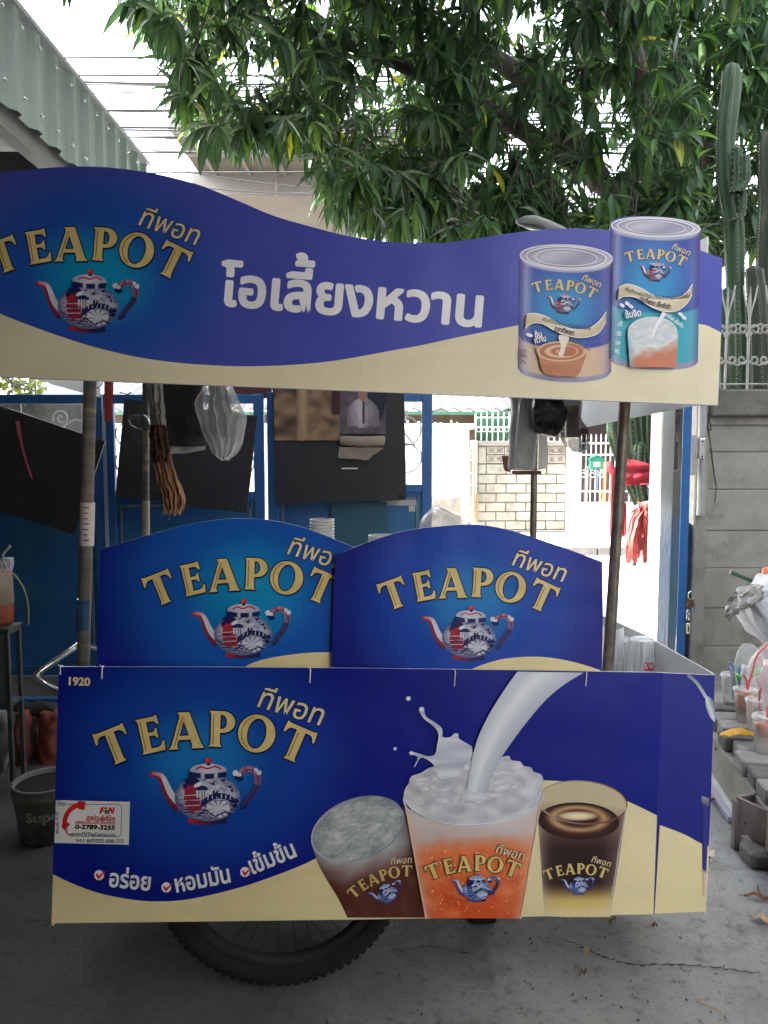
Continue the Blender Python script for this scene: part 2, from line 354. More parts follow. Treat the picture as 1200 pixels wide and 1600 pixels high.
class Art:
    STEP = 0.00009
    def __init__(s, d, base=0.0003): s.d = d; s.off = base; s.mb = MB()
    def up(s, n=1): s.off += s.STEP * n
    def _put(s, pts, faces, color, keep):
        if not keep: s.up()
        col = [lin(color(*p)) for p in pts] if callable(color) else lin(color)
        v = []
        for p in pts:
            q = C(p[0], p[1], s.d); v.append((q.x, s.d - s.off, q.z))
        s.mb.add(v, faces, col)
    def poly(s, pts, color, keep=False):
        v, f = fill([pts]); s._put(v, f, color, keep)
    def loops(s, lps, color, keep=False):
        v, f = fill(lps); s._put(v, f, color, keep)
    def grid(s, fn, nu, nv, color, keep=False):
        pts = [fn(i / nu, j / nv) for j in range(nv + 1) for i in range(nu + 1)]
        cols = [lin(color(i / nu, j / nv, *fn(i / nu, j / nv))) for j in range(nv + 1) for i in range(nu + 1)]
        f = [(j * (nu + 1) + i, j * (nu + 1) + i + 1, (j + 1) * (nu + 1) + i + 1, (j + 1) * (nu + 1) + i) for j in range(nv) for i in range(nu)]
        if not keep: s.up()
        v = []
        for p in pts:
            q = C(p[0], p[1], s.d); v.append((q.x, s.d - s.off, q.z))
        s.mb.add(v, f, cols)
    def disc(s, c, rx, ry, color, rot=0.0, nr=8, na=32, keep=False, tf=None):
        """filled ellipse; color(u, v) of the unit disc or a plain colour"""
        ca, sa = math.cos(rot), math.sin(rot); tf = tf or (lambda a, b: (a, b))
        pts = [tf(*c)]; cols = [color(0, 0) if callable(color) else color]
        for j in range(1, nr + 1):
            for i in range(na):
                a = 2 * math.pi * i / na; u, v = math.cos(a) * j / nr, math.sin(a) * j / nr
                x, y = u * rx, v * ry
                pts.append(tf(c[0] + x * ca - y * sa, c[1] + x * sa + y * ca)); cols.append(color(u, v) if callable(color) else color)
        f = [(0, 1 + i, 1 + (i + 1) % na) for i in range(na)]
        for j in range(nr - 1):
            for i in range(na): f.append((1 + j * na + i, 1 + (j + 1) * na + i, 1 + (j + 1) * na + (i + 1) % na, 1 + j * na + (i + 1) % na))
        if not keep: s.up()
        v = []
        for p in pts:
            q = C(p[0], p[1], s.d); v.append((q.x, s.d - s.off, q.z))
        s.mb.add(v, f, [lin(k) for k in cols])
    def radial(s, loop, c, color, nr=10):
        """star-shaped patch filled in rings from its centre, so that colour varies inside it too"""
        n = len(loop); pts = [c] + [(c[0] + (p[0] - c[0]) * j / nr, c[1] + (p[1] - c[1]) * j / nr) for j in range(1, nr + 1) for p in loop]
        f = [(0, 1 + i, 1 + (i + 1) % n) for i in range(n)]
        for j in range(nr - 1): f += [(1 + j * n + i, 1 + (j + 1) * n + i, 1 + (j + 1) * n + (i + 1) % n, 1 + j * n + (i + 1) % n) for i in range(n)]
        s._put(pts, f, color, False)
    def stroke(s, pts, w, color, tf=None, keep=False, closed=False):
        """ribbon along px points, w: width in px or a list"""
        tf = tf or (lambda a, b: (a, b)); n = len(pts); v = []
        ws = w if isinstance(w, (list, tuple)) else [w] * n
        for i in range(n):
            a = pts[(i - 1) % n] if closed else pts[max(0, i - 1)]; b = pts[(i + 1) % n] if closed else pts[min(n - 1, i + 1)]
            dx, dy = b[0] - a[0], b[1] - a[1]; l = math.hypot(dx, dy) or 1
            nx, ny = -dy / l * ws[i] / 2, dx / l * ws[i] / 2
            v += [tf(pts[i][0] + nx, pts[i][1] + ny), tf(pts[i][0] - nx, pts[i][1] - ny)]
        f = [(2 * i, 2 * i + 1, (2 * i + 3) % (2 * n), (2 * i + 2) % (2 * n)) for i in range(n if closed else n - 1)]
        if callable(color):
            cols = [color(i / max(1, n - 1)) for i in range(n) for _ in (0, 1)]
            it = iter(cols); s._put(v, f, lambda *p: next(it), keep)
        else: s._put(v, f, color, keep)
    def text(s, text, a, b, h, color, off=0.0, shear=0.0, keep=False, arc=0.0):
        """a line of lettering from a to b (px, on its base line); h: px per em upwards"""
        gl, w = layout(text, off); dx, dy = b[0] - a[0], b[1] - a[1]; l = math.hypot(dx, dy)
        ux, uy = dx / l, dy / l; nx, ny = uy, -ux
        if not keep: s.up()
        for v, f in gl:
            p = []
            for x, y in v:
                t = x / w; yy = y * h + arc * 4 * t * (1 - t); xx = t * l + shear * y * h
                p.append((a[0] + ux * xx + nx * yy, a[1] + uy * xx + ny * yy))
            if len(f) > 1 and off < .01 and h > 60:   # strokes of a glyph may overlap: no two of its facets share a plane
                o0 = s.off
                for k, q in enumerate(f): s.off = o0 + k % 17 * 4e-6; s._put([p[i] for i in q], [tuple(range(len(q)))], color, True)
                s.off = o0 - 1e-5
            else: s._put(p, f, color, True); s.off += 0.00001
    def build(s, name, m, parent): return s.mb.build(name, m, parent, attr=True)

# ------------------------------------------------------------------ the word and the painted pot, in one drawing's coordinates
def arcp(cx, cy, rx, ry, a0, a1, n=10): return [(cx + rx * math.cos(R(a0 + (a1 - a0) * i / n)), cy + ry * math.sin(R(a0 + (a1 - a0) * i / n))) for i in range(n + 1)]
LET = {
 'T': [[(0, .68), (.05, .69), (.10, .80), (.17, .86), (.25, .87), (.35, .87), (.35, .12), (.335, .05), (.29, 0), (.67, 0), (.625, .05), (.61, .12), (.61, .87), (.72, .87), (.79, .86), (.86, .80), (.90, .69), (.95, .68), (.945, .85), (.93, 1.02), (.86, .985), (.10, .985), (.02, 1.02), (.005, .85)]],
 'E': [[(0, 0), (.05, .04), (.07, .12), (.07, .88), (.05, .96), (0, 1), (.55, 1), (.64, 1.02), (.67, 1.03), (.69, .76), (.645, .76), (.60, .83), (.54, .87), (.32, .88), (.32, .57), (.46, .57), (.52, .60), (.55, .66), (.60, .66), (.60, .38), (.55, .38), (.52, .44), (.46, .47), (.32, .47), (.32, .12), (.54, .12), (.63, .16), (.70, .27), (.755, .27), (.72, 0)]],
 'A': [[(-.02, 0), (.04, .05), (.08, .13), (.34, .86), (.345, .94), (.29, 1), (.62, 1), (.64, .95), (.91, .12), (.95, .05), (1.0, 0), (.62, 0), (.655, .06), (.65, .13), (.615, .25), (.28, .25), (.235, .12), (.24, .05), (.28, 0)], [(.315, .36), (.58, .36), (.455, .76)]],
 'P': [[(0, 0), (.05, .04), (.07, .12), (.07, .88), (.05, .96), (0, 1)] + [(.40, 1)] + arcp(.40, .70, .345, .30, 90, -90, 12) + [(.33, .40), (.33, .12), (.345, .05), (.39, 0)], [(.33, .90), (.38, .90)] + arcp(.37, .70, .14, .20, 90, -90, 8) + [(.33, .50)]],
 'O': [arcp(.53, .5, .53, .53, 0, 355, 35), [(x, y) for x, y in arcp(.53, .5, .27, .43, 0, 350, 24)]],
}
WORD = [('T', 268, 368, 21.5, 152, 148), ('E', 424, 322, 12.5, 150, 140), ('A', 574, 303, 3.5, 156, 152), ('P', 727, 297, -2, 152, 152), ('O', 876, 316, -12, 152, 150), ('T', 1043, 358, -23, 152, 148)]
# letter, centre x, centre y, tilt, height, width scale
def similarity(a, b):
    """maps the drawing's two outer serif tips (192,325) and (1120,330) to two px points"""
    A = complex(192, 325); B = complex(1120, 330); a = complex(*a); b = complex(*b)
    k = (b - a) / (B - A)
    return lambda x, y: ((a + k * (complex(x, y) - A)).real, (a + k * (complex(x, y) - A)).imag), abs(k)
GOLD = (230, 213, 154); GOLDD = (160, 128, 62); NAVY = (14, 18, 70)
def word(A, T, k, gold=GOLD, edge=NAVY, thai=True, inner=True):
    offs = [(-6, 0), (6, 0), (0, -6), (0, 6), (4, 4), (-4, 4), (4, -4), (-4, -4), (3, 8)]
    shapes = []
    for ch, cx, cy, rot, h, ws in WORD:
        lp = LET[ch]; w = max(p[0] for p in lp[0]); ca, sa = math.cos(R(-rot)), math.sin(R(-rot))
        def tr(p, ox=0, oy=0, w=w, ws=ws, h=h, ca=ca, sa=sa, cx=cx, cy=cy):
            x = (p[0] - w / 2) * ws; y = -(p[1] - 0.5) * h
            return T(cx + ox + x * ca - y * sa, cy + oy + x * sa + y * ca)
        shapes.append((lp, tr))
    A.up()
    for o in offs:
        for lp, tr in shapes: A.loops([[tr(p, *o) for p in q] for q in lp], edge, keep=True)
        A.up(0.3)
    A.up()
    for lp, tr in shapes:
        A.loops([[tr(p) for p in q] for q in lp], lambda x, y, g=gold: mixc(g, (196, 172, 104), 0.5 + 0.5 * nz(x * 0.03, y * 0.08)), keep=True)
    if inner:
        A.up()
        lines = {'T': [[(.42, .80), (.42, .08)]], 'E': [[(.14, .92), (.14, .08)]], 'A': [[(.44, .88), (.16, .10)]], 'P': [[(.14, .92), (.14, .08)]], 'O': [[(x, y) for x, y in arcp(.50, .5, .40, .47, 110, 250, 10)]]}
        for (ch, *_), (lp, tr) in zip(WORD, shapes):
            for ln in lines[ch]: A.stroke([tr(p) for p in ln], 6 * k, GOLDD, keep=True)
    if thai:
        for dx, dy in ((-3, 0), (3, 0), (0, -3), (0, 4)):
            A.text('ทีพอท', T(868 + dx, 197 + dy), T(1152 + dx, 283 + dy), 124 * k, edge, off=0.012, shear=0.12)
        A.text('ทีพอท', T(868, 197), T(1152, 283), 124 * k, (222, 208, 168), off=0.006, shear=0.12)

def pot(A, T, k, blue=False):
    """the willow-pattern pot"""
    navy = (24, 34, 92); red = (182, 36, 48) if not blue else (60, 90, 170); white = (208, 212, 226) if not blue else (190, 205, 235)
    def sc(t): return [T(*p) for p in t]
    # soft foot shadow then foot
    A.grid(lambda u, v: T(585 + 165 * u, 668 + 30 * v + 8 * math.sin(math.pi * u)), 10, 2, lambda u, v, x, y: mixc(red, navy, u * 1.3))
    # spout
    sp = smooth([(552, 628), (520, 600), (495, 560), (478, 520), (462, 497), (432, 490), (421, 488)], 5)
    wd = [64 - 50 * (i / (len(sp) - 1)) ** 0.7 for i in range(len(sp))]
    A.stroke(sp, wd, lambda t: mixc(navy, red, 0.35 + t), T)
    A.stroke([(x + 7, y - 4) for x, y in sp[3:-2]], [w * 0.62 for w in wd[3:-2]], lambda t: mixc(white, red, max(0, t - .55) * 1.6), T)
    A.stroke([(x - 8, y + 6) for x, y in sp[:-3]], [w * 0.22 for w in wd[:-3]], lambda t: mixc(red, navy, 0.3), T)
    # handle
    hd = smooth([(788, 512), (800, 500), (815, 476), (840, 466), (868, 474), (880, 500), (876, 536), (856, 572), (834, 600), (822, 624), (806, 632)], 4)
    A.stroke(hd, [26 - 6 * abs(i / (len(hd) - 1) - 0.4) for i in range(len(hd))], lambda t: navy if t < 0.16 or t > 0.58 else mixc(mixc(white, red, .5 + 1.6 * nz(t * 34, 3)), navy, .25), T)
    A.stroke([(x + 5, y + 4) for x, y in hd[6:-4]], 6, lambda t: mixc(navy, red, .4 + nz(t * 20, 7)), T)
    A.stroke([(x - 3, y - 3) for x, y in hd[len(hd) // 2:]], 5, lambda t: mixc(navy, white, 0.25), T)
    for c, r in (((786, 484), 13), ((802, 492), 10), ((886, 482), 11), ((872, 470), 9)): A.disc(T(*c), r * k, r * k, white, nr=1, na=10)
    A.disc(T(806, 508), 15 * k, 11 * k, navy, nr=1, na=10)
    # body
    def body(u, v):
        r = math.hypot(u, v); n = nz(u * 5, v * 5, 2.0)
        c = mixc(white, (128, 140, 178), max(0, r - 0.45) * 1.3 + max(0, v) * 0.35 + n * 0.25)
        sp_ = nz(u * 11, v * 13, 5.0) + .5 * nz(u * 23, v * 25, 1.0)
        if sp_ > .22 and v > -.75: c = mixc(c, (52, 62, 122), min(.75, (sp_ - .2) * 3.5))
        pk = nz(u * 9 + 4, v * 10, 8.0)
        if pk > .2 and u < .25 and not blue: c = mixc(c, (172, 70, 92), min(.7, (pk - .18) * 3))
        return mixc(c, (78, 90, 140), max(0, r - 0.86) * 5)
    A.disc((667, 588), 140, 101, body, nr=16, na=56, tf=T)
    rr = random.Random(3)
    # landscape: waves and stripes low on the body, a bridge with its fan, pagoda, trees, birds
    for i in range(9):
        y = 612 + i * 8.2; hw = 140 * math.sqrt(max(0.05, 1 - ((y - 588) / 101) ** 2)) - 8
        A.stroke(smooth([(667 - hw + 2 * hw * t / 7, y + rr.uniform(-5, 5)) for t in range(8)], 3), rr.uniform(2, 5), navy if i % 2 else mixc(navy, white, 0.35), T)
    A.stroke(smooth([(632, 640), (648, 612), (680, 588), (716, 580), (752, 586), (782, 606)], 5), [10] * 5 + [24] * 20 + [12], navy, T)
    A.disc((712, 634), 50, 40, lambda u, v: white if int((math.atan2(v, u) + 3.2) * 5) % 3 else mixc(navy, white, 0.5), nr=2, na=30, tf=T)
    for t in range(6):
        A.stroke([(668 + t * 19, 596 - 8 * math.sin(t / 5 * 3.14)), (670 + t * 19, 580 - 8 * math.sin(t / 5 * 3.14))], 4, white, T)
    A.stroke([(622, 668), (660, 640), (700, 668), (740, 648), (770, 660)], 7, navy, T)
    A.poly(sc([(570, 560), (584, 540), (622, 532), (640, 540), (632, 560), (638, 640), (600, 650), (574, 628), (566, 590)]), mixc(red, navy, 0.15))
    A.poly(sc([(560, 548), (600, 518), (644, 540), (650, 532), (640, 552), (600, 540), (570, 556)]), red if not blue else navy)
    A.poly(sc([(618, 552), (662, 552), (660, 586), (620, 586)]), white)
    A.poly(sc([(608, 556), (628, 536), (654, 536), (674, 552), (660, 556)]), navy)
    for q in (630, 644, 655): A.stroke([(q, 558), (q, 586)], 4, navy, T)
    for q in (585, 600, 616): A.stroke([(q, 566), (q, 640)], 4, mixc(navy, red, 0.4), T)
    for q in (578, 600, 622): A.stroke([(566, q), (634, q - 4)], 3, white, T)
    for c, r in (((586, 516), 16), ((604, 504), 18), ((620, 516), 14), ((574, 536), 12), ((596, 524), 14), ((790, 600), 12), ((784, 620), 13)):
        A.disc(c, r, r * 0.8, navy, nr=1, na=9, tf=T)
    for cx, cy, w in ((690, 527, 18), (733, 514, 17), (762, 540, 16), (770, 556, 9), (705, 566, 8), (693, 566, 7)):
        A.poly(sc([(cx - w, cy - 8), (cx - 4, cy - 3), (cx + w * 0.6, cy - 12), (cx + 6, cy + 2), (cx + w, cy + 7), (cx, cy + 6)]), navy)
    for q in (692, 708): A.stroke([(q, 556), (q, 582)], 4, navy, T)
    A.stroke([(528, 592), (600, 598), (667, 600), (740, 597), (806, 588)], 2.5, mixc(navy, white, 0.3), T)
    # highlight
    A.disc((628, 530), 20, 9, lambda u, v: mixc((255, 255, 255), white, math.hypot(u, v)), rot=-0.5, nr=2, na=12, tf=T)
    # lid
    A.disc((670, 470), 79, 30, lambda u, v: mixc(white, (140, 150, 190), abs(u) * 0.7 + max(0, v) * .3), nr=4, na=28, tf=T)
    A.grid(lambda u, v: T(592 + 156 * u, 474 + 22 * v + 9 * math.sin(math.pi * u)), 14, 1, lambda u, v, x, y: white if 0.30 < u < 0.42 or 0.66 < u < 0.76 else navy)
    A.stroke(smooth([(618, 466), (640, 454), (668, 462), (700, 452), (726, 464)], 4), 7, red, T)
    A.disc((672, 428), 15, 13, lambda u, v: mixc((230, 90, 90) if not blue else (120, 150, 220), red, math.hypot(u + .4, v + .4)), nr=3, na=14, tf=T)
    A.disc((672, 443), 9, 6, navy, nr=1, na=10, tf=T)
def logo(d, parent, m, a, b, base=0.0006, **kw):
    T, k = similarity(a, b)
    A = Art(d, base); word(A, T, k, **{q: kw[q] for q in kw if q not in ('blue', 'potT')}); A.build('lettering', m, parent)
    A = Art(d, base + 0.0001); T2 = kw.get('potT') or T
    pot(A, T2, k, kw.get('blue', False)); A.build('painted_emblem', m, parent)

# ------------------------------------------------------------------ cart materials
INK = attr_mat('printed_ink', rough=0.4, flute=0.10, spec=.28)
WHITE_PP = mat('white_corrugated_plastic', (0.72, 0.72, 0.72), (0.62, 0.62, 0.62), rough=0.5, scale=5, third=(0.5, 0.49, 0.45), tlo=.58, thi=.8)
CREAM_RGB = (226, 214, 170)
STEEL = mat('worn_steel', (0.22, 0.19, 0.16), (0.10, 0.085, 0.075), rough=0.45, scale=18, metal=0.55, bump=0.15, third=(0.16, 0.08, 0.045), tscale=6, tlo=.52, thi=.72)
CHROME = mat('chrome', (0.75, 0.75, 0.76), (0.6, 0.6, 0.6), rough=0.16, metal=1.0, scale=20)
RUBBER = mat('black_rubber', (0.004, 0.004, 0.004), (0.008, 0.008, 0.0075), rough=0.9, scale=20, bump=0.2)
DARKMETAL = mat('dark_metal', (0.06, 0.058, 0.055), (0.03, 0.03, 0.03), rough=0.5, metal=0.6, scale=30)
ZIP = mat('white_nylon', (0.75, 0.75, 0.72), rough=0.4)
navy_l, glow_l, mid_l = lin((5, 24, 128)), lin((8, 140, 196)), lin((14, 78, 170))

cart = thing('drink_cart', 'blue and cream iced drink vending cart with printed signboards on a bicycle wheel', 'food cart', CART_O, rot=tuple(CART_R), local=True)

def board(name, outline, d, m, thick=0.004, parent=cart, label=None, edge=WHITE_PP):
    poly = [tuple(C(x, y, d)) for x, y in outline]
    mb = MB(); mb.prism(poly, (0, thick, 0), mi=0, side=1, back=1)
    o = mb.build(name, [m, edge], parent)
    if label: o['label'] = label
    return o
def screw(parent, px, py, d, r=0.004, m=DARKMETAL, name='screw', z=0.0):
    q = C(px, py, d); mb = MB(); mb.lathe([(0.0002, -0.004), (r * 0.7, -0.0035), (r, -0.0015), (r, 0.0)], (q.x, q.y, q.z), n=10, axis='Y')
    # lathe about Y: profile z runs towards the viewer
    return mb.build(name, m, parent)

# ------------------------------------------------------------------ front panel
FP = [(92, 1042), (300, 1042), (560, 1044), (800, 1047), (1036, 1051), (1030, 1200), (1021, 1429), (560, 1437), (80, 1443)]
q0 = C(315, 1188)
front = board('front_panel', FP, 0.0, board_mat('front_print', navy_l, lin((22, 118, 190)), (q0.x, q0.z), 0.42, 1.15, lin((14, 62, 158))), thick=0.004)
def z3(x, y): return (80 + x / 2.7273, 1030 + y / 2.7273)
def z4(x, y): return (460 + x / 1.791, 1030 + y / 1.791)
def cream(x, y): return mixc(CREAM_RGB, (214, 200, 150), 0.5 + 0.5 * nz(x * 0.01, y * 0.012))
A = Art(0.0, 0.0003)
low = smooth([(83.0, 1366), (110, 1379), (150, 1394), (190, 1403), (232, 1408), (280, 1407), (330, 1398), (380, 1385), (430, 1368), (480, 1348), (530, 1322), (600, 1285), (700, 1240), (800, 1222), (870, 1220), (930, 1232), (985, 1254), (1026.5, 1274)], 3)
A.poly(low + [(1020.6, 1428.6), (560, 1436.6), (80.4, 1442.6)], cream)
A.build('cream_swoosh', INK, front)
logo(0.0, front, INK, z3(192, 325), z3(1120, 330), base=0.0009)
# date, slogans with ticks
A = Art(0.0, 0.0009)
A.text('1920', (104.5, 1070), (141, 1071), 17.5, (232, 216, 160), off=0.035)
A.build('lettering', INK, front)
WH = (222, 226, 236)
for tx, a, b, h in (('อร่อย', (169, 1384), (236, 1391), 37), ('หอมมัน', (274, 1394), (363, 1377), 37), ('เข้มข้น', (393, 1366), (466, 1336), 37)):
    A = Art(0.0, 0.0012)
    for dx, dy in ((1.2, 1.4),): A.text(tx, (a[0] + dx, a[1] + dy), (b[0] + dx, b[1] + dy), h, (12, 20, 90), off=0.03)
    A.text(tx, a, b, h, WH, off=0.026); A.build('lettering', INK, front)
for cx, cy in ((155, 1367), (260, 1386), (383, 1362)):
    A = Art(0.0, 0.0012)
    A.disc((cx, cy), 8.6, 8.8, (70, 70, 90), nr=1, na=20); A.disc((cx, cy), 7.6, 7.8, (230, 230, 236), nr=1, na=20)
    A.poly([(cx - 5.5, cy - 1), (cx - 3, cy - 3), (cx - .5, cy + 1), (cx + 9, cy - 6.5), (cx + 10, cy - 5.5), (cx, cy + 6.2), (cx - 1.5, cy + 6)], (206, 30, 40))
    A.build('check_mark', INK, front)
# customer-care sticker
A = Art(0.0, 0.0009)
S = lambda x, y: z3(x, y)
A.poly([S(20, 600), S(336, 607), S(331, 790), S(14, 782)], (218, 222, 224))
rr_ = [S(*p) for p in ([(70, 618)] + arcp(285, 632, 16, 14, -90, 0, 4) + arcp(282, 742, 16, 14, 0, 90, 4) + arcp(85, 738, 16, 14, 90, 180, 4) + [(68, 690)])]
A.stroke(rr_, 1.3, (120, 126, 140))
# receiver
A.stroke([S(x, y) for x, y in smooth([(145, 624), (112, 622), (82, 640), (64, 668), (58, 700), (70, 715)], 5)], [13 if i < 5 or i > 20 else 7.5 for i in range(26)], (196, 34, 36))
A.stroke([S(x, y) for x, y in smooth([(66, 712), (62, 728), (72, 742), (92, 748)], 4)], 1.8, (196, 34, 36))
A.poly([S(205, 657), S(213, 630), S(241, 630), S(239, 637), S(221, 637), S(219, 642), S(234, 642), S(232, 648), S(217, 648), S(214, 657)], (200, 30, 40))
A.text('&', S(228, 657), S(247, 657), 9.0, (40, 130, 70), off=0.05)
A.poly([S(240, 657), S(248, 630), S(256, 630), S(262, 645), S(265, 630), S(273, 630), S(266, 657), S(258, 657), S(252, 642), S(248, 657)], (200, 30, 40))
A.text('สายด่วนผู้บริโภค', S(150, 684), S(274, 687), 10, (190, 40, 40), off=0.03)
A.text('เอฟแอนด์เอ็น แดรี่ส์ (ประเทศไทย)', S(104, 699), S(274, 702), 7, (190, 40, 40), off=0.02)
A.text('0-2789-3255', S(102, 721), S(272, 725), 9.6, (30, 30, 40), off=0.04, shear=0.15)
A.text('www.FNThaiDairies.com', S(88, 748), S(276, 753), 7.5, (70, 72, 84), off=0.01)
A.text('ฮ.ศ.1. ชุดที่ 02/23 -2566 17/37', S(108, 777), S(312, 781), 8, (50, 50, 60), off=0.02)
A.text('ที่กรุง', S(28, 620), S(66, 621), 8, (50, 50, 60), off=0.01)
A.text('พิมพ์-ที่-ปี', S(34, 742), S(34, 648), 6.5, (60, 60, 70), off=0.01)
A.build('sticker', INK, front)
def fleck(x, y, s=.05, k=.5): return nz(x * s, y * s, 4.0) * k

# ---- printed glass on the left: brown drink, tilted
A = Art(0.0, 0.0009)
l1 = smooth([(48, 508), (62, 560), (88, 612), (122, 668), (150, 726)], 5); r1 = smooth([(306, 412), (322, 470), (340, 560), (356, 640), (364, 722)], 5)
def body1(u, v):
    i = v * (len(l1) - 1); a = int(min(i, len(l1) - 2)); t = i - a
    L_ = [l1[a][k] + (l1[a + 1][k] - l1[a][k]) * t for k in (0, 1)]; R_ = [r1[a][k] + (r1[a + 1][k] - r1[a][k]) * t for k in (0, 1)]
    sag = (1 - v) * 66 * math.sqrt(max(0, 1 - (2 * u - 1) ** 2)) * (0.9 if u < .6 else .8)
    x = L_[0] + (R_[0] - L_[0]) * u; y = min(L_[1] + (R_[1] - L_[1]) * u + sag, 722.5)
    return z4(x, y)
def col1(u, v, x, y):
    q = v + 0.10 * u + 0.12 * nz(x * 0.03, y * 0.03) - 0.2 * u * (1 - v)
    c = mixc((176, 182, 186), (84, 40, 30), (q - 0.22) * 3.2)
    c = mixc(c, (60, 30, 26), abs(2 * u - 1) ** 4 * 0.5)
    c = mixc(c, (200, 200, 205), 0.25 * max(0, nz(x * 0.08, y * 0.06, 7) - .1))
    return mixc(c, (120, 62, 44), 0.3 * max(0, nz(x * 0.04, y * 0.1, 1)))
A.grid(body1, 26, 34, col1)
A.disc((177, 474), 134, 84, lambda u, v: mixc((206, 210, 212), (132, 140, 145), 0.5 + 0.55 * nz(u * 3, v * 3, 5) + 0.45 * nz(u * 8, v * 11, 2) + .3 * nz(u * 22, v * 26, 7) + 0.25 * math.hypot(u, v) ** 4), rot=-0.36, nr=20, na=80, tf=z4)
ring = [(177 + 134 * math.cos(t) * math.cos(-.36) - 84 * math.sin(t) * math.sin(-.36), 474 + 134 * math.cos(t) * math.sin(-.36) + 84 * math.sin(t) * math.cos(-.36)) for t in [2 * math.pi * i / 48 for i in range(48)]]
A.stroke([z4(*p) for p in ring], 1.8, lambda t: mixc((190, 200, 210), (120, 130, 150), 0.5 + 0.5 * math.sin(t * 9)), closed=True)
T1, k1 = similarity(z4(148, 648), z4(327, 580))
word(A, T1, k1, gold=(200, 180, 120), edge=(40, 18, 16), inner=False); pot(A, lambda x, y: T1(x + 20, y - 30), k1, True)
A.build('printed_glass', INK, front)
# ---- printed glass on the right: black coffee with a swirl of cream
A = Art(0.0, 0.0010)
def body3(u, v):
    xl = 678 + 22 * v; xr = 931 - 48 * v; y0 = 400 + 8 * (u - .5) + 50 * math.sqrt(max(0, 1 - (2 * u - 1) ** 2)) * (1 - v)
    return z4(xl + (xr - xl) * u, min(y0 + 322 * v, 721))
def col3(u, v, x, y):
    Y_ = (y - 1030) * 1.791
    c = mixc((96, 68, 60), (46, 26, 26), (Y_ - 470) / 60)
    c = mixc(c, (206, 178, 104), (Y_ - 628) / 46); c = mixc(c, (222, 206, 152), (Y_ - 676) / 36)
    e = abs(2 * u - 1) ** 6
    c = mixc(c, (196, 190, 180), e * 0.55)
    return mixc(c, (110, 84, 76), 0.35 * max(0, 1 - abs(u - 0.86) * 16)) if Y_ < 640 else c
A.grid(body3, 24, 40, col3)
A.disc((806, 402), 126, 62, lambda u, v: mixc((196, 182, 150), (120, 104, 92), max(0, v) * 0.9), rot=0.06, nr=5, na=40, tf=z4)
A.disc((795, 452), 114, 52, lambda u, v: (46, 22, 20), rot=0.04, nr=3, na=36, tf=z4)
A.disc((795, 450), 100, 44, lambda u, v: mixc((196, 160, 116), (62, 32, 26), abs(math.hypot(u, v + .1) - 0.72) * 4.2), rot=0.04, nr=12, na=36, tf=z4)
A.disc((792, 438), 56, 13, lambda u, v: mixc((238, 226, 190), (150, 110, 80), math.hypot(u, v) ** 3), nr=4, na=24, tf=z4)
ring = [(806 + 124 * math.cos(t), 400 + 60 * math.sin(t) + 7 * math.cos(t)) for t in [2 * math.pi * i / 60 for i in range(60)]]
A.stroke([z4(*p) for p in ring], [2.6 if 5 < i < 26 else 2.0 for i in range(60)], lambda t: mixc((170, 160, 150), (110, 60, 50), 0.5 + 0.5 * math.cos(t * 6.28 - 0.3)), closed=True)
A.stroke([z4(x, y) for x, y in ((928, 410), (917, 480), (906, 540), (898, 600), (888, 660))], 1.6, (190, 180, 170))
T3, k3 = similarity(z4(697, 592), z4(877, 590))
word(A, T3, k3, gold=(222, 204, 140), edge=(30, 14, 14), inner=False); pot(A, lambda x, y: T3(x + 20, y - 36), k3, True)
A.build('printed_glass', INK, front)
# ---- the big printed glass: orange tea under milk foam, splash and a falling stream of milk
A = Art(0.0, 0.0055)
def body2(u, v):
    xl = 304 + 61 * v; xr = 694 - 60 * v
    y0 = 376 + 84 * math.sqrt(max(0, 1 - (2 * u - 1) ** 2)) * (1 - v) - 16 * (u - .5) * (1 - v)
    return z4(xl + (xr - xl) * u, min(y0 + 347 * v, 721.5))
def col2(u, v, x, y):
    Y_ = (y - 1030) * 1.791; w = 16 * nz(x * 0.05, y * 0.02, 3)
    c = mixc((206, 204, 206), (196, 170, 164), (Y_ - 440 + w) / 70)
    c = mixc(c, (222, 112, 62), (Y_ - 500 + w + 20 * u) / 46); c = mixc(c, (206, 84, 40), (Y_ - 590) / 90)
    n = nz(x * 0.045, y * 0.06, 8); c = mixc(c, (232, 140, 92), max(0, n) * 0.8 if Y_ > 520 else 0); c = mixc(c, (176, 62, 34), max(0, -n - .1) * 0.9 if Y_ > 540 else 0)
    c = mixc(c, (244, 226, 214), 0.35 * max(0, nz(x * 0.22, y * 0.22, 2) - .25))
    e = abs(2 * u - 1) ** 7
    return mixc(c, (222, 190, 170), e * 0.7)
A.grid(body2, 40, 60, col2)
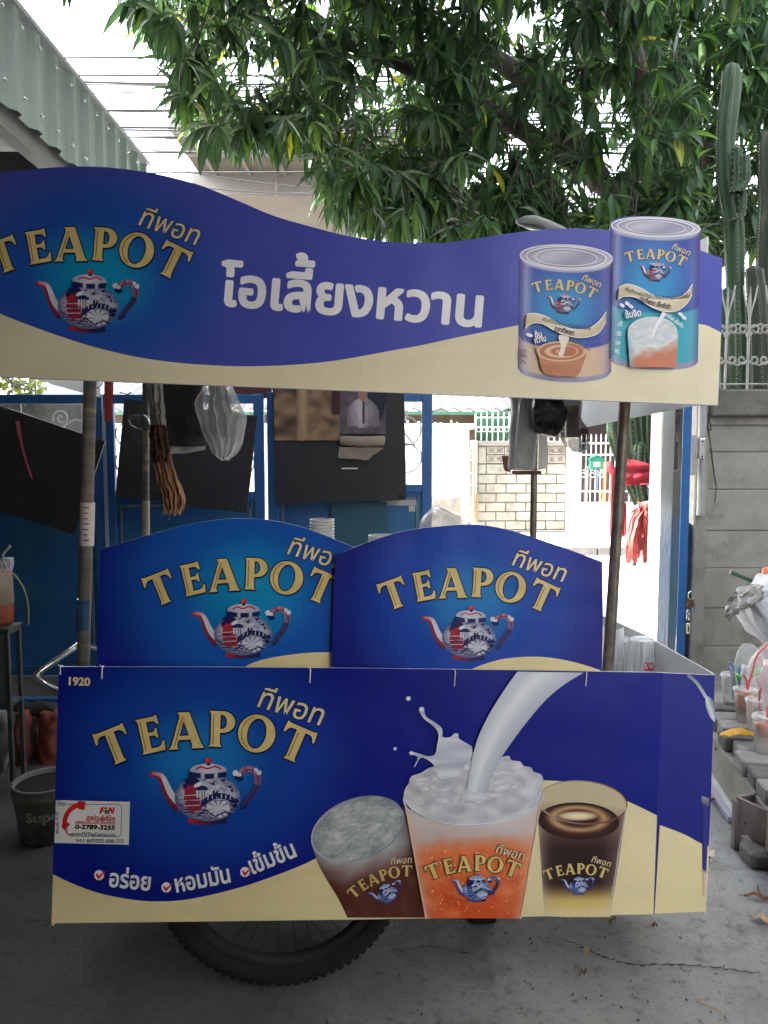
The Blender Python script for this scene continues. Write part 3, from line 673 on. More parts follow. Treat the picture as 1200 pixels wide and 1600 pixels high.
# foam crown
crown = smooth([(306, 382), (318, 350), (326, 326), (352, 316), (380, 300), (410, 296), (430, 290), (470, 262), (500, 258), (540, 268), (572, 272), (598, 268), (606, 280), (630, 284), (640, 296), (660, 300), (668, 312), (690, 322), (694, 346), (680, 380), (640, 416), (570, 440), (500, 446), (420, 436), (350, 412)], 4, True)
foam = lambda x, y: mixc((216, 218, 222), (168, 172, 182), 0.45 + 0.8 * nz(x * 0.055, y * 0.07, 6) + 0.25 * nz(x * 0.16, y * 0.16, 1))
A.disc((499, 378), 194, 86, lambda u, v: mixc((214, 216, 220), (180, 184, 192), 0.4 + 0.7 * nz(u * 4, v * 3, 9)), nr=10, na=60, tf=z4)
A.radial([z4(*p) for p in crown], z4(500, 350), foam, 14)
for i in range(26):
    a = random.uniform(0, 6.28); q = (500 + 165 * math.cos(a) * random.random() ** .5, 350 + 60 * math.sin(a) * random.random() ** .5)
    A.disc(q, random.uniform(10, 36), random.uniform(5, 15), lambda u, v: mixc((224, 226, 230), (186, 190, 200), math.hypot(u, v) ** 1.4), rot=random.uniform(-.4, .4), nr=3, na=16, tf=z4)
# splash tongues
spl = [(404, 330), (392, 300), (378, 282), (352, 272), (338, 296), (334, 296), (344, 270), (322, 262), (322, 256), (340, 258), (372, 268), (392, 262), (398, 236), (402, 206), (388, 184), (362, 164), (348, 142), (352, 133), (361, 139), (368, 158), (396, 176), (412, 192), (414, 214), (436, 214), (446, 204), (458, 206), (458, 218), (480, 232), (496, 244), (492, 270), (470, 300), (440, 330)]
A.poly([z4(*p) for p in smooth(spl, 3, True)], lambda x, y: mixc((222, 226, 234), (150, 160, 190), 0.4 + 0.9 * nz(x * 0.09, y * 0.06, 2)))
for c, r in (((318, 107), 7), ((281, 247), 5), ((355, 138), 8), ((327, 259), 6), ((451, 210), 7)):
    A.disc(z4(*c), r / 1.791, r / 1.791, lambda u, v: mixc((236, 238, 244), (160, 170, 200), math.hypot(u, v) ** 2), nr=3, na=14)
# falling stream
sl = smooth([(622, 32), (594, 70), (564, 116), (536, 164), (512, 216), (498, 264), (488, 312), (482, 352), (478, 378)], 4); sr = smooth([(806, 35), (752, 68), (706, 106), (668, 148), (630, 196), (598, 240), (566, 290), (546, 340), (530, 380)], 4)
def stream(u, v):
    i = v * (len(sl) - 1); a = int(min(i, len(sl) - 2)); t = i - a
    L_ = [sl[a][k] + (sl[a + 1][k] - sl[a][k]) * t for k in (0, 1)]; R_ = [sr[a][k] + (sr[a + 1][k] - sr[a][k]) * t for k in (0, 1)]
    return z4(L_[0] + (R_[0] - L_[0]) * u, L_[1] + (R_[1] - L_[1]) * u)
A.grid(stream, 14, 34, lambda u, v, x, y: mixc(mixc((224, 228, 234), (170, 178, 196), abs(u - 0.38) * 1.5), (186, 192, 206), 0.35 * max(0, math.sin(u * 9 + v * 3))))
A.disc((503, 380), 40, 12, lambda u, v: mixc((226, 228, 232), (198, 202, 210), math.hypot(u, v)), nr=3, na=24, tf=z4)
rim = [(499 + 195 * math.cos(R(t)), 380 + 78 * math.sin(R(t)) - 0.04 * 195 * math.cos(R(t))) for t in range(-8, 190, 6)]
A.stroke([z4(*p) for p in rim], 1.5, lambda t: mixc((200, 200, 206), (232, 232, 236), math.sin(t * 3.1)))
for e in (0, 1):
    ed = [body2(0.012 if e == 0 else 0.988, v / 12) for v in range(13)]
    A.stroke(ed, 1.4, (226, 200, 184))
for i in range(60):
    u, v = random.uniform(.05, .95), random.uniform(.28, .95)
    A.disc(body2(u, v), random.uniform(.5, 1.3), random.uniform(.6, 1.8), (236, 170, 130) if v > .42 else (226, 214, 210), nr=1, na=7, keep=i > 0)
T2, k2 = similarity(z4(365, 576), z4(630, 572))
word(A, T2, k2, gold=(226, 206, 132), edge=(60, 30, 20), inner=False); pot(A, lambda x, y: T2(x + 24, y - 30), k2, True)
A.build('printed_glass', INK, front)
for px, py in ((1014, 1418),): screw(front, px, py, -0.0006)
screw(front, 1021, 1271, -0.0006, 0.003)
# strip that carries the print round to the corner
ST = [(1034, 1051.5), (1117, 1055), (1111, 1240), (1103, 1425), (1022, 1428), (1028, 1260)]
strip = board('strip_panel', ST, 0.007, mat('navy_print', navy_l, tuple(v * 0.85 for v in navy_l), rough=0.36, scale=2), thick=0.004)
A = Art(0.007, 0.0003)
A.poly(smooth([(1031, 1289), (1050, 1296), (1070, 1304), (1094, 1317), (1108, 1322)], 3) + [(1102.7, 1424.6), (1022.5, 1427.6)], cream)
A.build('cream_swoosh', INK, strip)
A = Art(0.007, 0.0008)
A.stroke([z4(*p) for p in smooth([(1100, 44), (1122, 62), (1138, 84), (1150, 104), (1160, 112)], 4)], 5, lambda t: mixc((120, 132, 150), (200, 206, 212), t))
A.disc((1168, 140), 14, 38, lambda u, v: mixc((214, 218, 222), (104, 112, 130), abs(u + .3) * .9), rot=-0.35, nr=4, na=20, tf=lambda x, y: z4(min(x, 1176), y))
A.build('printed_spoon', INK, strip)
A = Art(0.007, 0.0008)
A.grid(lambda u, v: (min(1097 + 14 * u, 1110.4 - 0.043 * (60 + 150 * v)) if True else 0, 1252 + 146 * v + 10 * u), 6, 24, lambda u, v, x, y: mixc((60, 60, 140), (20, 24, 90), abs(u - .4) * 1.6) if v < 0.72 else mixc((214, 190, 168), (150, 120, 110), abs(u - .4)))
A.grid(lambda u, v: (min(1096 + 15 * u, 1110 - .043 * 60), 1243 + 12 * v + 6 * u), 5, 2, lambda u, v, x, y: mixc((150, 154, 160), (90, 94, 100), v))
A.build('printed_can', INK, strip)
# side board, white on its inner face
ca, cb = C(1117, 1053, 0.011), C(1103, 1427, 0.011)
mb = MB(); mb.prism([(ca.x, 0.012, ca.z), (ca.x, 0.46, ca.z - 0.002), (cb.x, 0.46, cb.z), (cb.x, 0.012, cb.z)], (-0.004, 0, 0), mi=0, side=1, back=1)
side_b = mb.build('side_panel', [mat('navy_print_side', navy_l, tuple(v * 0.85 for v in navy_l), rough=0.36, scale=2), WHITE_PP], cart)
mb = MB(); mb.prism([(ca.x, 0.46, ca.z - .002), (ca.x - 0.03, 0.88, ca.z - .01), (cb.x - .03, 0.88, cb.z), (cb.x, 0.46, cb.z)], (-0.004, 0, 0))
mb.build('side_panel', WHITE_PP, cart)
cl_, dl_ = C(92, 1042, 0.02), C(80, 1442, 0.02)
mb = MB(); mb.prism([(cl_.x + .006, 0.008, cl_.z - .03), (cl_.x + .006, 0.86, cl_.z - .27), (dl_.x + .006, 0.86, dl_.z), (dl_.x + .006, 0.008, dl_.z)], (0.004, 0, 0))
mb.build('side_panel', [WHITE_PP], cart)

# ------------------------------------------------------------------ two arched boards standing behind the front panel
LB = [(150, 1052), (152, 990), (157, 858)] + smooth([(157, 858), (237.5, 834.5), (291, 820), (345, 811.5), (381, 810), (417, 812), (470, 823), (524, 843), (566, 861)], 4)[1:] + [(575, 1055)]
q1 = C(390, 925, 0.03)
lboard = board('arched_board', LB, 0.026, board_mat('left_arch_print', lin((16, 30, 128)), glow_l, (q1.x, q1.z), 0.40, 1.1, lin((16, 84, 176))))
A = Art(0.026, 0.0003)
A.poly(smooth([(380, 1051), (386, 1040), (417, 1029), (470, 1021), (515, 1019), (560, 1022)], 4) + [(560, 1052)], cream); A.build('cream_swoosh', INK, lboard)
logo(0.026, lboard, INK, (226, 905.4), (527, 907.5))
RB = [(517, 1054), (520, 960), (523, 868)] + smooth([(523, 868), (570, 849), (605, 837), (640, 828), (696, 821.5), (747, 820), (799, 829), (855, 847), (901, 863), (941, 878)], 4)[1:] + [(942, 960), (940, 1056)]
q1 = C(738, 940, 0.012)
rboard = board('arched_board', RB, 0.012, board_mat('right_arch_print', lin((18, 26, 124)), lin((10, 120, 190)), (q1.x, q1.z), 0.37, 1.15, lin((16, 66, 166))))
A = Art(0.012, 0.0003)
A.poly(smooth([(735, 1052), (738, 1045), (765, 1035), (790, 1029), (826, 1026), (860, 1027.5), (895, 1034), (920, 1041), (938, 1047)], 3) + [(938, 1054)], cream); A.build('cream_swoosh', INK, rboard)
logo(0.012, rboard, INK, (592.4, 914.3), (871, 923.7))
for bd, d, pts in ((lboard, 0.0255, ((165, 879), (196, 957))), (rboard, 0.0115, ((533, 951), (902, 993), (935, 888)))):
    for px, py in pts: screw(bd, px, py, d, 0.0045, CHROME, 'rivet')
# nylon ties over the edge of the front panel
for px, ln in ((160, 14), (485, 17), (711, 20), (916, 18), (95, 8)):
    a = C(px, 1045 + (px - 90) * 0.0105, -0.001); mb = MB()
    mb.tube([(a.x, 0.012, a.z + 0.004), (a.x, 0.004, a.z + 0.007), (a.x, -0.004, a.z + 0.003), (a.x - .001, -0.003, a.z - ln * 0.0017)], 0.0016, 6)
    mb.tube([(a.x, 0.0, a.z + 0.006), (a.x - 0.006, -0.004, a.z + 0.012)], 0.0012, 5)
    mb.build('cable_tie', ZIP, cart)

# ------------------------------------------------------------------ wavy banner along the roof
top = smooth([(-90, 285), (-40, 275), (0, 270), (50, 264.5), (90, 261), (125, 260), (175, 262), (235, 270), (280, 280), (320, 292), (375, 315), (430, 338), (500, 358), (550, 370), (600, 377), (635, 380), (665, 380), (700, 379), (750, 372), (800, 364), (860, 358), (910, 357), (953, 360)], 3)
cantop = [(953.5, 352), (955, 347)] + [(1024 + 70 * math.cos(R(a)), 352 - 14 * math.sin(R(a)) + 4 * math.cos(R(a))) for a in range(170, 8, -12)] + [(1094, 354), (1094.5, 391)]
BN = [(-92, 586)] + top + cantop + smooth([(1094.5, 391), (1112, 398), (1129, 404)], 3)[1:] + [(1127, 520), (1122, 634), (560, 612)]
BD = -0.04
qb = C(150, 432, BD)
banner = board('roof_banner', BN, BD, board_mat('banner_print', lin((70, 80, 176)), lin((10, 150, 196)), (qb.x, qb.z), 0.36, 1.25, lin((36, 84, 176))))
A = Art(BD, 0.0003)
low = smooth([(-90, 440), (-40, 468), (0, 490), (70, 517), (140, 540), (210, 557), (280, 567), (360, 572), (440, 571), (520, 564), (600, 550), (660, 539), (720, 526), (790, 512), (860, 500), (950, 497), (1020, 500), (1092, 506), (1112, 512), (1126.6, 520)], 3)
A.poly(low + [(1121.5, 633.2), (560, 611.3), (-91, 585.3)], lambda x, y: mixc((230, 223, 196), (220, 210, 178), .5 + .5 * nz(x * .01, y * .012))); A.build('cream_swoosh', INK, banner)
logo(BD, banner, INK, (-19, 383), (296.5, 399.5))
A = Art(BD, 0.0009)
for i in range(9):   # a heavy face: the strokes thickened evenly all round
    a_ = 2 * math.pi * i / 8; q_ = 2.3 if i < 8 else 0.0
    A.text('โอเลี้ยงหวาน', (343 + q_ * math.cos(a_), 475 + q_ * math.sin(a_)), (757 + q_ * math.cos(a_), 510 + q_ * math.sin(a_)), 82, (236, 238, 246), off=0.006, keep=i > 0); A.off += 7.5e-5
A.build('lettering', INK, banner)
def z8(x, y): return (780 + x / 3.636, 360 + y / 3.636)
def can(name, xl, xr, yt, yb, tilt, ry, lower, lowcol, lab, base):
    """a printed tin: label, ribbon and pictured drink"""
    A = Art(BD, base)
    def wall(u, v):
        x = xl + (xr - xl) * u - tilt * v
        sag = ry * math.sqrt(max(0, 1 - (2 * u - 1) ** 2))
        return (x, yt + (yb - yt) * v + sag + 6 * (u - .5))
    def wc(u, v, x, y):
        g = max(0, 1 - math.hypot((u - 0.48) * 1.7, (v - 0.36) * 1.9)); c = mixc((52, 52, 152), (40, 146, 204), g * 1.35)
        if v > lower: c = lowcol(u, v)
        if v > 0.965: c = (150, 146, 180)
        if v < 0.02: c = (172, 174, 196)
        c = mixc(c, (226, 228, 240), 0.55 * max(0, 1 - abs(u - 0.07) * 12)); c = mixc(c, (200, 204, 226), 0.25 * max(0, 1 - abs(u - 0.93) * 10))
        return mixc(c, (64, 56, 120), abs(2 * u - 1) ** 9 * 0.6)
    A.grid(wall, 28, 60, wc)
    cx, cy = (xl + xr) / 2, yt
    lid = lambda s, dy=0: (lambda a: (cx + (xr - xl) / 2 * s * math.cos(a), cy + dy + ry * s * math.sin(a) + 3 * s * math.cos(a)))
    A.disc((cx, cy), (xr - xl) / 2, ry, lambda u, v: mixc((196, 196, 214), (150, 150, 178), 0.5 + 0.5 * math.sin(u * 4 + v * 2)), rot=0.03, nr=3, na=40)
    for s, w, c in ((0.99, 2.4, (216, 216, 230)), (0.86, 1.6, (232, 232, 242)), (0.80, 1.2, (128, 128, 156)), (0.66, 1.4, (218, 218, 232)), (0.60, 1.0, (140, 140, 168))):
        A.stroke([lid(s, (1 - s) * 2)(2 * math.pi * i / 40) for i in range(40)], w, c, closed=True)
    lab(A); return A.build(name, INK, banner)
def ribbon(A, up, dn):
    up = [z8(*p) for p in smooth(up, 4)]; dn = [z8(*p) for p in smooth(dn, 4)]; m = min(len(up), len(dn))
    def f(u, v):
        i = u * (m - 1); a = int(min(i, m - 2)); t = i - a
        p = [up[a][k] + (up[a + 1][k] - up[a][k]) * t for k in (0, 1)]; q = [dn[a][k] + (dn[a + 1][k] - dn[a][k]) * t for k in (0, 1)]
        return (p[0] + (q[0] - p[0]) * v, p[1] + (q[1] - p[1]) * v)
    A.grid(f, 30, 4, lambda u, v, x, y: mixc((238, 234, 222), (176, 158, 118), 0.2 + 0.8 * abs(u - 0.45) + 0.2 * v))
    A.stroke(up, 1.2, (244, 240, 228)); A.stroke(dn, 1.2, (244, 240, 228))
def lab1(A):
    T, k = similarity((831.5, 443), (933, 455)); word(A, T, k, inner=False, gold=(222, 206, 160), edge=(24, 40, 110)); pot(A, T, k)
    # cup of coffee with a ring of cream
    A.poly([z8(*p) for p in smooth([(205, 660), (220, 720), (240, 800), (300, 828), (380, 830), (440, 826), (470, 760), (486, 690), (400, 730), (300, 726)], 3, True)], lambda x, y: mixc((168, 104, 70), (206, 150, 116), 0.5 + nz(x * .06, y * .08)))
    A.disc((347, 690), 140, 58, (214, 186, 160), nr=2, na=36, tf=z8); A.disc((347, 690), 130, 51, lambda u, v: mixc((170, 100, 70), (226, 196, 168), 0.5 + 0.5 * math.sin(math.hypot(u, v) * 13)), nr=14, na=36, tf=z8)
    A.disc((380, 690), 52, 28, (176, 106, 74), nr=2, na=24, tf=z8)
    A.poly([z8(*p) for p in smooth([(330, 600), (390, 610), (376, 650), (362, 700), (345, 722), (330, 706), (344, 660)], 3, True)], (232, 222, 206))
    ribbon(A, [(150, 482), (190, 474), (260, 492), (340, 540), (420, 566), (500, 560), (560, 520), (600, 466)], [(142, 560), (180, 532), (240, 534), (320, 578), (420, 610), (500, 608), (560, 582), (598, 520)])
    A.text('ครีมเทียมข้นหวาน ชนิดพร่องไขมัน', z8(236, 516), z8(512, 568), 8.6, (60, 56, 60), off=.02, arc=-2.0)
    A.text('ตราทีพอท', z8(304, 572), z8(416, 600), 10.5, (50, 46, 60), off=.03)
    A.disc((165, 598), 20, 10, (232, 236, 240), rot=.3, nr=1, na=14, tf=z8)
    for o, c in ((.09, (64, 66, 130)), (.03, (236, 236, 240))):
        A.text('ข้น', z8(196, 614), z8(240, 606), 12.5, c, off=o); A.text('หวาน', z8(196, 644), z8(262, 630), 12.5, c, off=o)
    A.text('อร่อย หวาน มัน', z8(392, 630), z8(506, 690), 8, (110, 84, 80), off=.01)
    for y, s in ((690, 'ปริ'), (716, '380'), (752, 'ก.')): A.text(s, z8(106 + (y - 690) * .1, y), z8(146 + (y - 690) * .1, y + 14), 8, (130, 90, 80), off=.01)
def low1(u, v): return mixc((222, 196, 172), (196, 162, 140), abs(u - .4))
can('printed_can', 812, 957.5, 402, 578, 3.0, 19, 0.71, low1, lab1, 0.0012)
def lab2(A):
    T, k = similarity((976, 396), (1072.5, 405)); word(A, T, k, inner=False, gold=(222, 206, 160), edge=(24, 40, 110)); pot(A, T, k)
    A.text('EXTRA', z8(846, 198), z8(928, 204), 4.5, (190, 200, 220), off=.0)
    A.disc((862, 600), 140, 92, lambda u, v: mixc((220, 226, 230), (150, 196, 206), math.hypot(u, v) ** 2 * .8 + .3 * nz(u * 4, v * 4)), nr=6, na=30, tf=z8)
    A.grid(lambda u, v: z8(720 + 288 * u + (1 - abs(2 * u - 1)) * 0 + (14 - 28 * u) * v, 590 + 190 * v + 40 * math.sqrt(max(0, 1 - (2 * u - 1) ** 2)) * (1 - v)), 20, 24, lambda u, v, x, y: mixc(mixc((206, 214, 218), (196, 122, 96), (v + u * 0.45 - 0.42 + .25 * nz(x * .08, y * .08)) * 2.4), (120, 190, 206), max(0, .12 - u) * 6))
    A.disc((862, 580), 138, 84, lambda u, v: mixc((224, 226, 230), (176, 186, 196), .4 + .8 * nz(u * 4, v * 4, 3)), nr=6, na=30, tf=z8)
    A.stroke([z8(862 + 138 * math.cos(t), 580 + 84 * math.sin(t)) for t in [6.283 * i / 40 for i in range(40)]], 1.0, (226, 230, 236), closed=True)
    A.stroke([z8(*p) for p in smooth([(930, 470), (900, 520), (874, 570), (860, 612)], 5)], [7 - 4 * i / 15 for i in range(16)], (232, 234, 238))
    for c in ((720, 420), (740, 436), (690, 430), (1020, 480), (1040, 500)): A.disc(c, 16, 10, (226, 232, 240), rot=.6, nr=1, na=12, tf=z8)
    ribbon(A, [(672, 330), (720, 310), (790, 330), (870, 374), (950, 392), (1020, 380), (1060, 350), (1088, 308)], [(666, 396), (700, 380), (770, 386), (850, 436), (930, 464), (1000, 460), (1054, 420), (1084, 370)])
    A.text('ครีมเทียมพร่องไขมัน สำหรับอาหารและเครื่องดื่ม', z8(704, 346), z8(1070, 384), 8.6, (60, 56, 60), off=.02, arc=-8.0)
    A.text('ตราทีพอท เอ็กซ์ตร้า', z8(784, 402), z8(962, 452), 10, (50, 46, 60), off=.03, arc=-1.5)
    for o, c in ((.09, (40, 80, 140)), (.03, (232, 238, 244))): A.text('ข้นจืด', z8(708, 504), z8(800, 488), 15, c, off=o)
    A.text('อร่อย เข้มข้น', z8(932, 488), z8(1030, 560), 8, (226, 236, 240), off=.02)
    for y, s in ((545, 'ปริ'), (600, '385'), (650, 'มล'), (700, 'ML')): A.text(s, z8(660 - (y - 545) * .1, y), z8(688 - (y - 545) * .1, y + 4), 10, (210, 236, 240), off=.02)
def low2(u, v): return mixc((60, 176, 190), (40, 150, 180), abs(u - .5))
can('printed_can', 954.5, 1094, 355, 563, 4.0, 15, 0.57, low2, lab2, 0.0012)
# holes and screws of the banner
for px, py, m, r in ((21, 569, DARKMETAL, .0045), (46, 469, CHROME, .0045), (573, 486, CHROME, .0045), (1089.5, 629 - 13, DARKMETAL, .005), (1093, 518, DARKMETAL, .004), (1095, 428, DARKMETAL, .004), (1061, 498, CHROME, .004)):
    screw(banner, px, py, BD - 0.0006, r, m)
# side banners, white backs seen from below
def side_banner(pxs, front_d, depth, dz):
    a = C(pxs[0], pxs[1], front_d)
    mb = MB(); mb.prism([(a.x, front_d + .006, a.z + .004), (a.x, front_d + depth, a.z - dz), (a.x, front_d + depth, a.z + .42), (a.x, front_d + .006, a.z + .42)], (0.004, 0, 0))
    return mb.build('side_banner', WHITE_PP, cart)
side_banner((1090, 635), BD, 0.90, 0.030)
side_banner((27, 588), BD, 0.66, 0.004)
# roof sheet and its frame
ra, rb = C(27, 588, BD), C(1090, 635, BD)
mb = MB(); mb.box((ra.x + .01, BD + .01, ra.z + .285), (rb.x - .01, BD + .95, ra.z + .297)); mb.build('roof', mat('roof_sheet', (.45, .46, .47), (.35, .35, .36), rough=.5), cart)
for y in (0.06, 0.86):
    mb = MB(); mb.box((ra.x + .02, y - .012, ra.z + .255), (rb.x - .02, y + .012, ra.z + .282)); mb.build('roof_rail', STEEL, cart)
# ------------------------------------------------------------------ posts
def post(a, b, Ya, Yb, r, m=STEEL, name='post'):
    p, q = CL(a[0], a[1], Ya), CL(b[0], b[1], Yb); d = (p - q).normalized()
    mb = MB(); mb.tube([q - d * 0.45, q, p, p + d * 0.30], r, 12); return mb.build(name, m, cart)
TAPE = mat('taped_wood', (0.17, 0.155, 0.125), (0.09, 0.082, 0.068), rough=0.6, scale=9, stretch=(1, 1, 5), bump=.2, third=(.33, .28, .16), tscale=5, tlo=.55, thi=.7)
pl_ = post((141, 590), (130, 1036), 2.04, 2.04, 0.0165, TAPE)
pb_ = post((228, 600), (228, 840), 2.80, 2.80, 0.0125, TAPE)
post((976, 632), (950, 1045), 2.12, 2.12, 0.0155)
post((836, 622), (833, 842), 2.92, 2.92, 0.0125)
# label wrapped round the front post, blue tape below it
def wrap(parent, a, b, Y, r, m, name):
    p, q = CL(a[0], a[1], Y), CL(b[0], b[1], Y)
    mb = MB(); mb.tube([q, q + (p - q) * .33, q + (p - q) * .66, p], r, 14, cap=True); return mb.build(name, m, parent)
lm = mat('paper_label', (.62, .58, .56), (.5, .46, .45), rough=.6, scale=40)
wl_ = wrap(pl_, (137.2, 785), (135.5, 852), 2.04, 0.0185, lm, 'paper_label')
mb = MB()
for i in range(7):
    p = CL(135.5, 792 + i * 8.5, 2.02); mb.box((p.x - .012, p.y - .0003, p.z - .004), (p.x + .006 - .002 * (i % 3), p.y + .0002, p.z - .0005))
p = CL(140, 790, 2.1)
mb.build('print', mat('label_print', (.25, .12, .12), rough=.6), wl_)
wrap(pl_, (131.5, 936), (130, 984), 2.04, 0.0188, mat('blue_tape', (.03, .10, .22), (.015, .03, .06), rough=.35, scale=16), 'tape')
wrap(pb_, (228, 782), (228, 838), 2.80, 0.0138, mat('yellowed_tape', (.42, .38, .22), (.30, .28, .20), rough=.5, scale=30), 'tape')
# counter, under frame, legs
mb = MB(); za = C(300, 1043).z
mb.bbox((-0.80, 0.03, za - .24), (0.86, 0.84, za - .22), .004); mb.build('counter_top', mat('counter_steel', (.30, .30, .30), (.2, .2, .2), rough=.35, metal=.5), cart)
mb = MB(); mb.box((-.80, .80, za - .5), (.84, .82, za - .245)); mb.build('back_panel', WHITE_PP, cart)
zb = C(560, 1436).z
mb = MB()
mb.box((-.82, .06, zb + .05), (.84, .09, zb + .08)); mb.box((-.82, .70, zb + .05), (.84, .73, zb + .08)); mb.build('under_frame', DARKMETAL, cart)
for x, y in ((.335, .36), (.37, .76)):
    mb = MB(); mb.bbox((x - .045, y - .04, -.012 - 0), (x + .045, y + .04, .03), .012); mb.bbox((x - .03, y - .03, .045), (x + .03, y + .03, zb + .06), .003)
    mb.build('leg', RUBBER, cart)
# ------------------------------------------------------------------ wheels
def wheel(wx, wy, wr):
    w = bpy.data.objects.new('wheel', None); COL.objects.link(w); w.parent = cart; w.location = (wx, wy, wr + 0.004); w['_local'] = 1
    mb = MB(); n = 72
    for k in range(n):
        a = 2 * math.pi * k / n
    prof = [(wr - .052, -.016), (wr - .045, -.024), (wr - .028, -.030), (wr - .010, -.026), (wr - .001, -.012), (wr, 0), (wr - .001, .012), (wr - .010, .026), (wr - .028, .030), (wr - .045, .024), (wr - .052, .016)]
    mb.lathe(prof, n=72, axis='Y')
    for k in range(84):   # tread knobs
        a = 2 * math.pi * k / 84
        for sx in (-.017, 0, .017):
            aa = a + (0.02 if sx == 0 else 0); M = Matrix.Rotation(-aa, 4, 'Y') @ Matrix.Translation((wr - (.005 if sx else .003), sx, 0))
            mb.box((-.003, -.0055, -.007), (.0035, .0055, .007), M=M)
    mb.build('tyre', RUBBER, w, org=(0, 0, 0))
    mb = MB(); mb.lathe([(wr - .075, -.012), (wr - .05, -.016), (wr - .046, -.012), (wr - .046, .012), (wr - .05, .016), (wr - .075, .012), (wr - .075, -.012)], n=64, axis='Y')
    mb.build('rim', mat('rim_steel', (.018, .016, .015), (.01, .009, .008), rough=.8, metal=.1, scale=30), w, org=(0, 0, 0))
    mb = MB(); mb.lathe([(.001, -.05), (.016, -.05), (.016, -.042), (.026, -.04), (.026, -.034), (.014, -.03), (.014, .03), (.026, .034), (.026, .04), (.016, .042), (.016, .05), (.001, .05)], n=20, axis='Y')
    mb.build('hub', DARKMETAL, w, org=(0, 0, 0))
    mb = MB()
    for k in range(36):
        a = 2 * math.pi * k / 36; sd = .037 if k % 2 else -.037; h = a + (0.9 if k % 4 < 2 else -0.9)
        mb.tube([(.022 * math.cos(h), sd, .022 * math.sin(h)), ((wr - .07) * math.cos(a), 0, (wr - .07) * math.sin(a))], .0011, 5)
    sp = mb.build('spokes', DARKMETAL, w, org=(0, 0, 0)); sp['kind'] = 'stuff'
    return w
wq = CART_I @ P(440, 1351, 2.004)
w1 = wheel(wq.x, max(wq.y, 0.088), 0.342)
copy_tree(w1, loc=(wq.x, 0.66, 0.346))
mb = MB(); mb.tube([(wq.x, .06, .346), (wq.x, .70, .346)], .010, 8); mb.build('axle', DARKMETAL, cart)
# push handle bent from chromed tube
h = [CL(175, 1030, 2.5), CL(152, 1014, 2.4), CL(128, 1007, 2.28), CL(118, 1011, 2.24), CL(90, 1030, 2.2), CL(66, 1047, 2.17), CL(58, 1054, 2.16), CL(59, 1061, 2.15), CL(68, 1068, 2.13), CL(90, 1080, 2.12), CL(130, 1096, 2.12)]
mb = MB(); mb.tube(smooth([tuple(p) for p in h], 5), .0095, 12); mb.build('push_handle', CHROME, cart)
# ================================================================== THE SETTING
GROUND_Z = 0.0
# ground sheet reaching the horizon, the alley's paving, the yard slab
mb = MB(); mb.add([(-300, -300, -0.02), (300, -300, -0.02), (300, 600, -0.02), (-300, 600, -0.02)], [(0, 1, 2, 3)])
struct(mb, 'ground', mat('earth', (.16, .14, .11), (.10, .09, .07), rough=.9, scale=.5))
ALLEY = mat('alley_concrete', (.42, .41, .38), (.32, .31, .29), rough=.85, scale=2, bump=.2, third=(.24, .23, .21), tscale=.8)
mb = MB(); mb.add([(-30, 5.18, 0.0), (30, 5.18, 0.0), (30, 10.7, 0.0), (-30, 10.7, 0.0)], [(0, 1, 2, 3)]); struct(mb, 'road', ALLEY)
mb = MB(); mb.box((-30, 10.86, -.1), (30, 12.62, .115)); struct(mb, 'pavement', ALLEY)
kerb_m = mat('kerb_concrete', (.22, .21, .20), (.15, .145, .14), rough=.85, scale=6, bump=.2)
kerb = MB()
pav_k = thing('kerb', 'grey concrete kerb edging the pavement across the sunlit alley', 'kerb', (1.0, 10.7, 0)); pav_k['kind'] = 'structure'; del pav_k['category']
for i in range(-6, 10):
    mb = MB(); mb.bbox((i * 1.0 + .006, 10.7, -.05), (i * 1.0 + .994, 10.855, .118 + .004 * (i % 2)), .012); mb.build('kerbstone', kerb_m, pav_k)
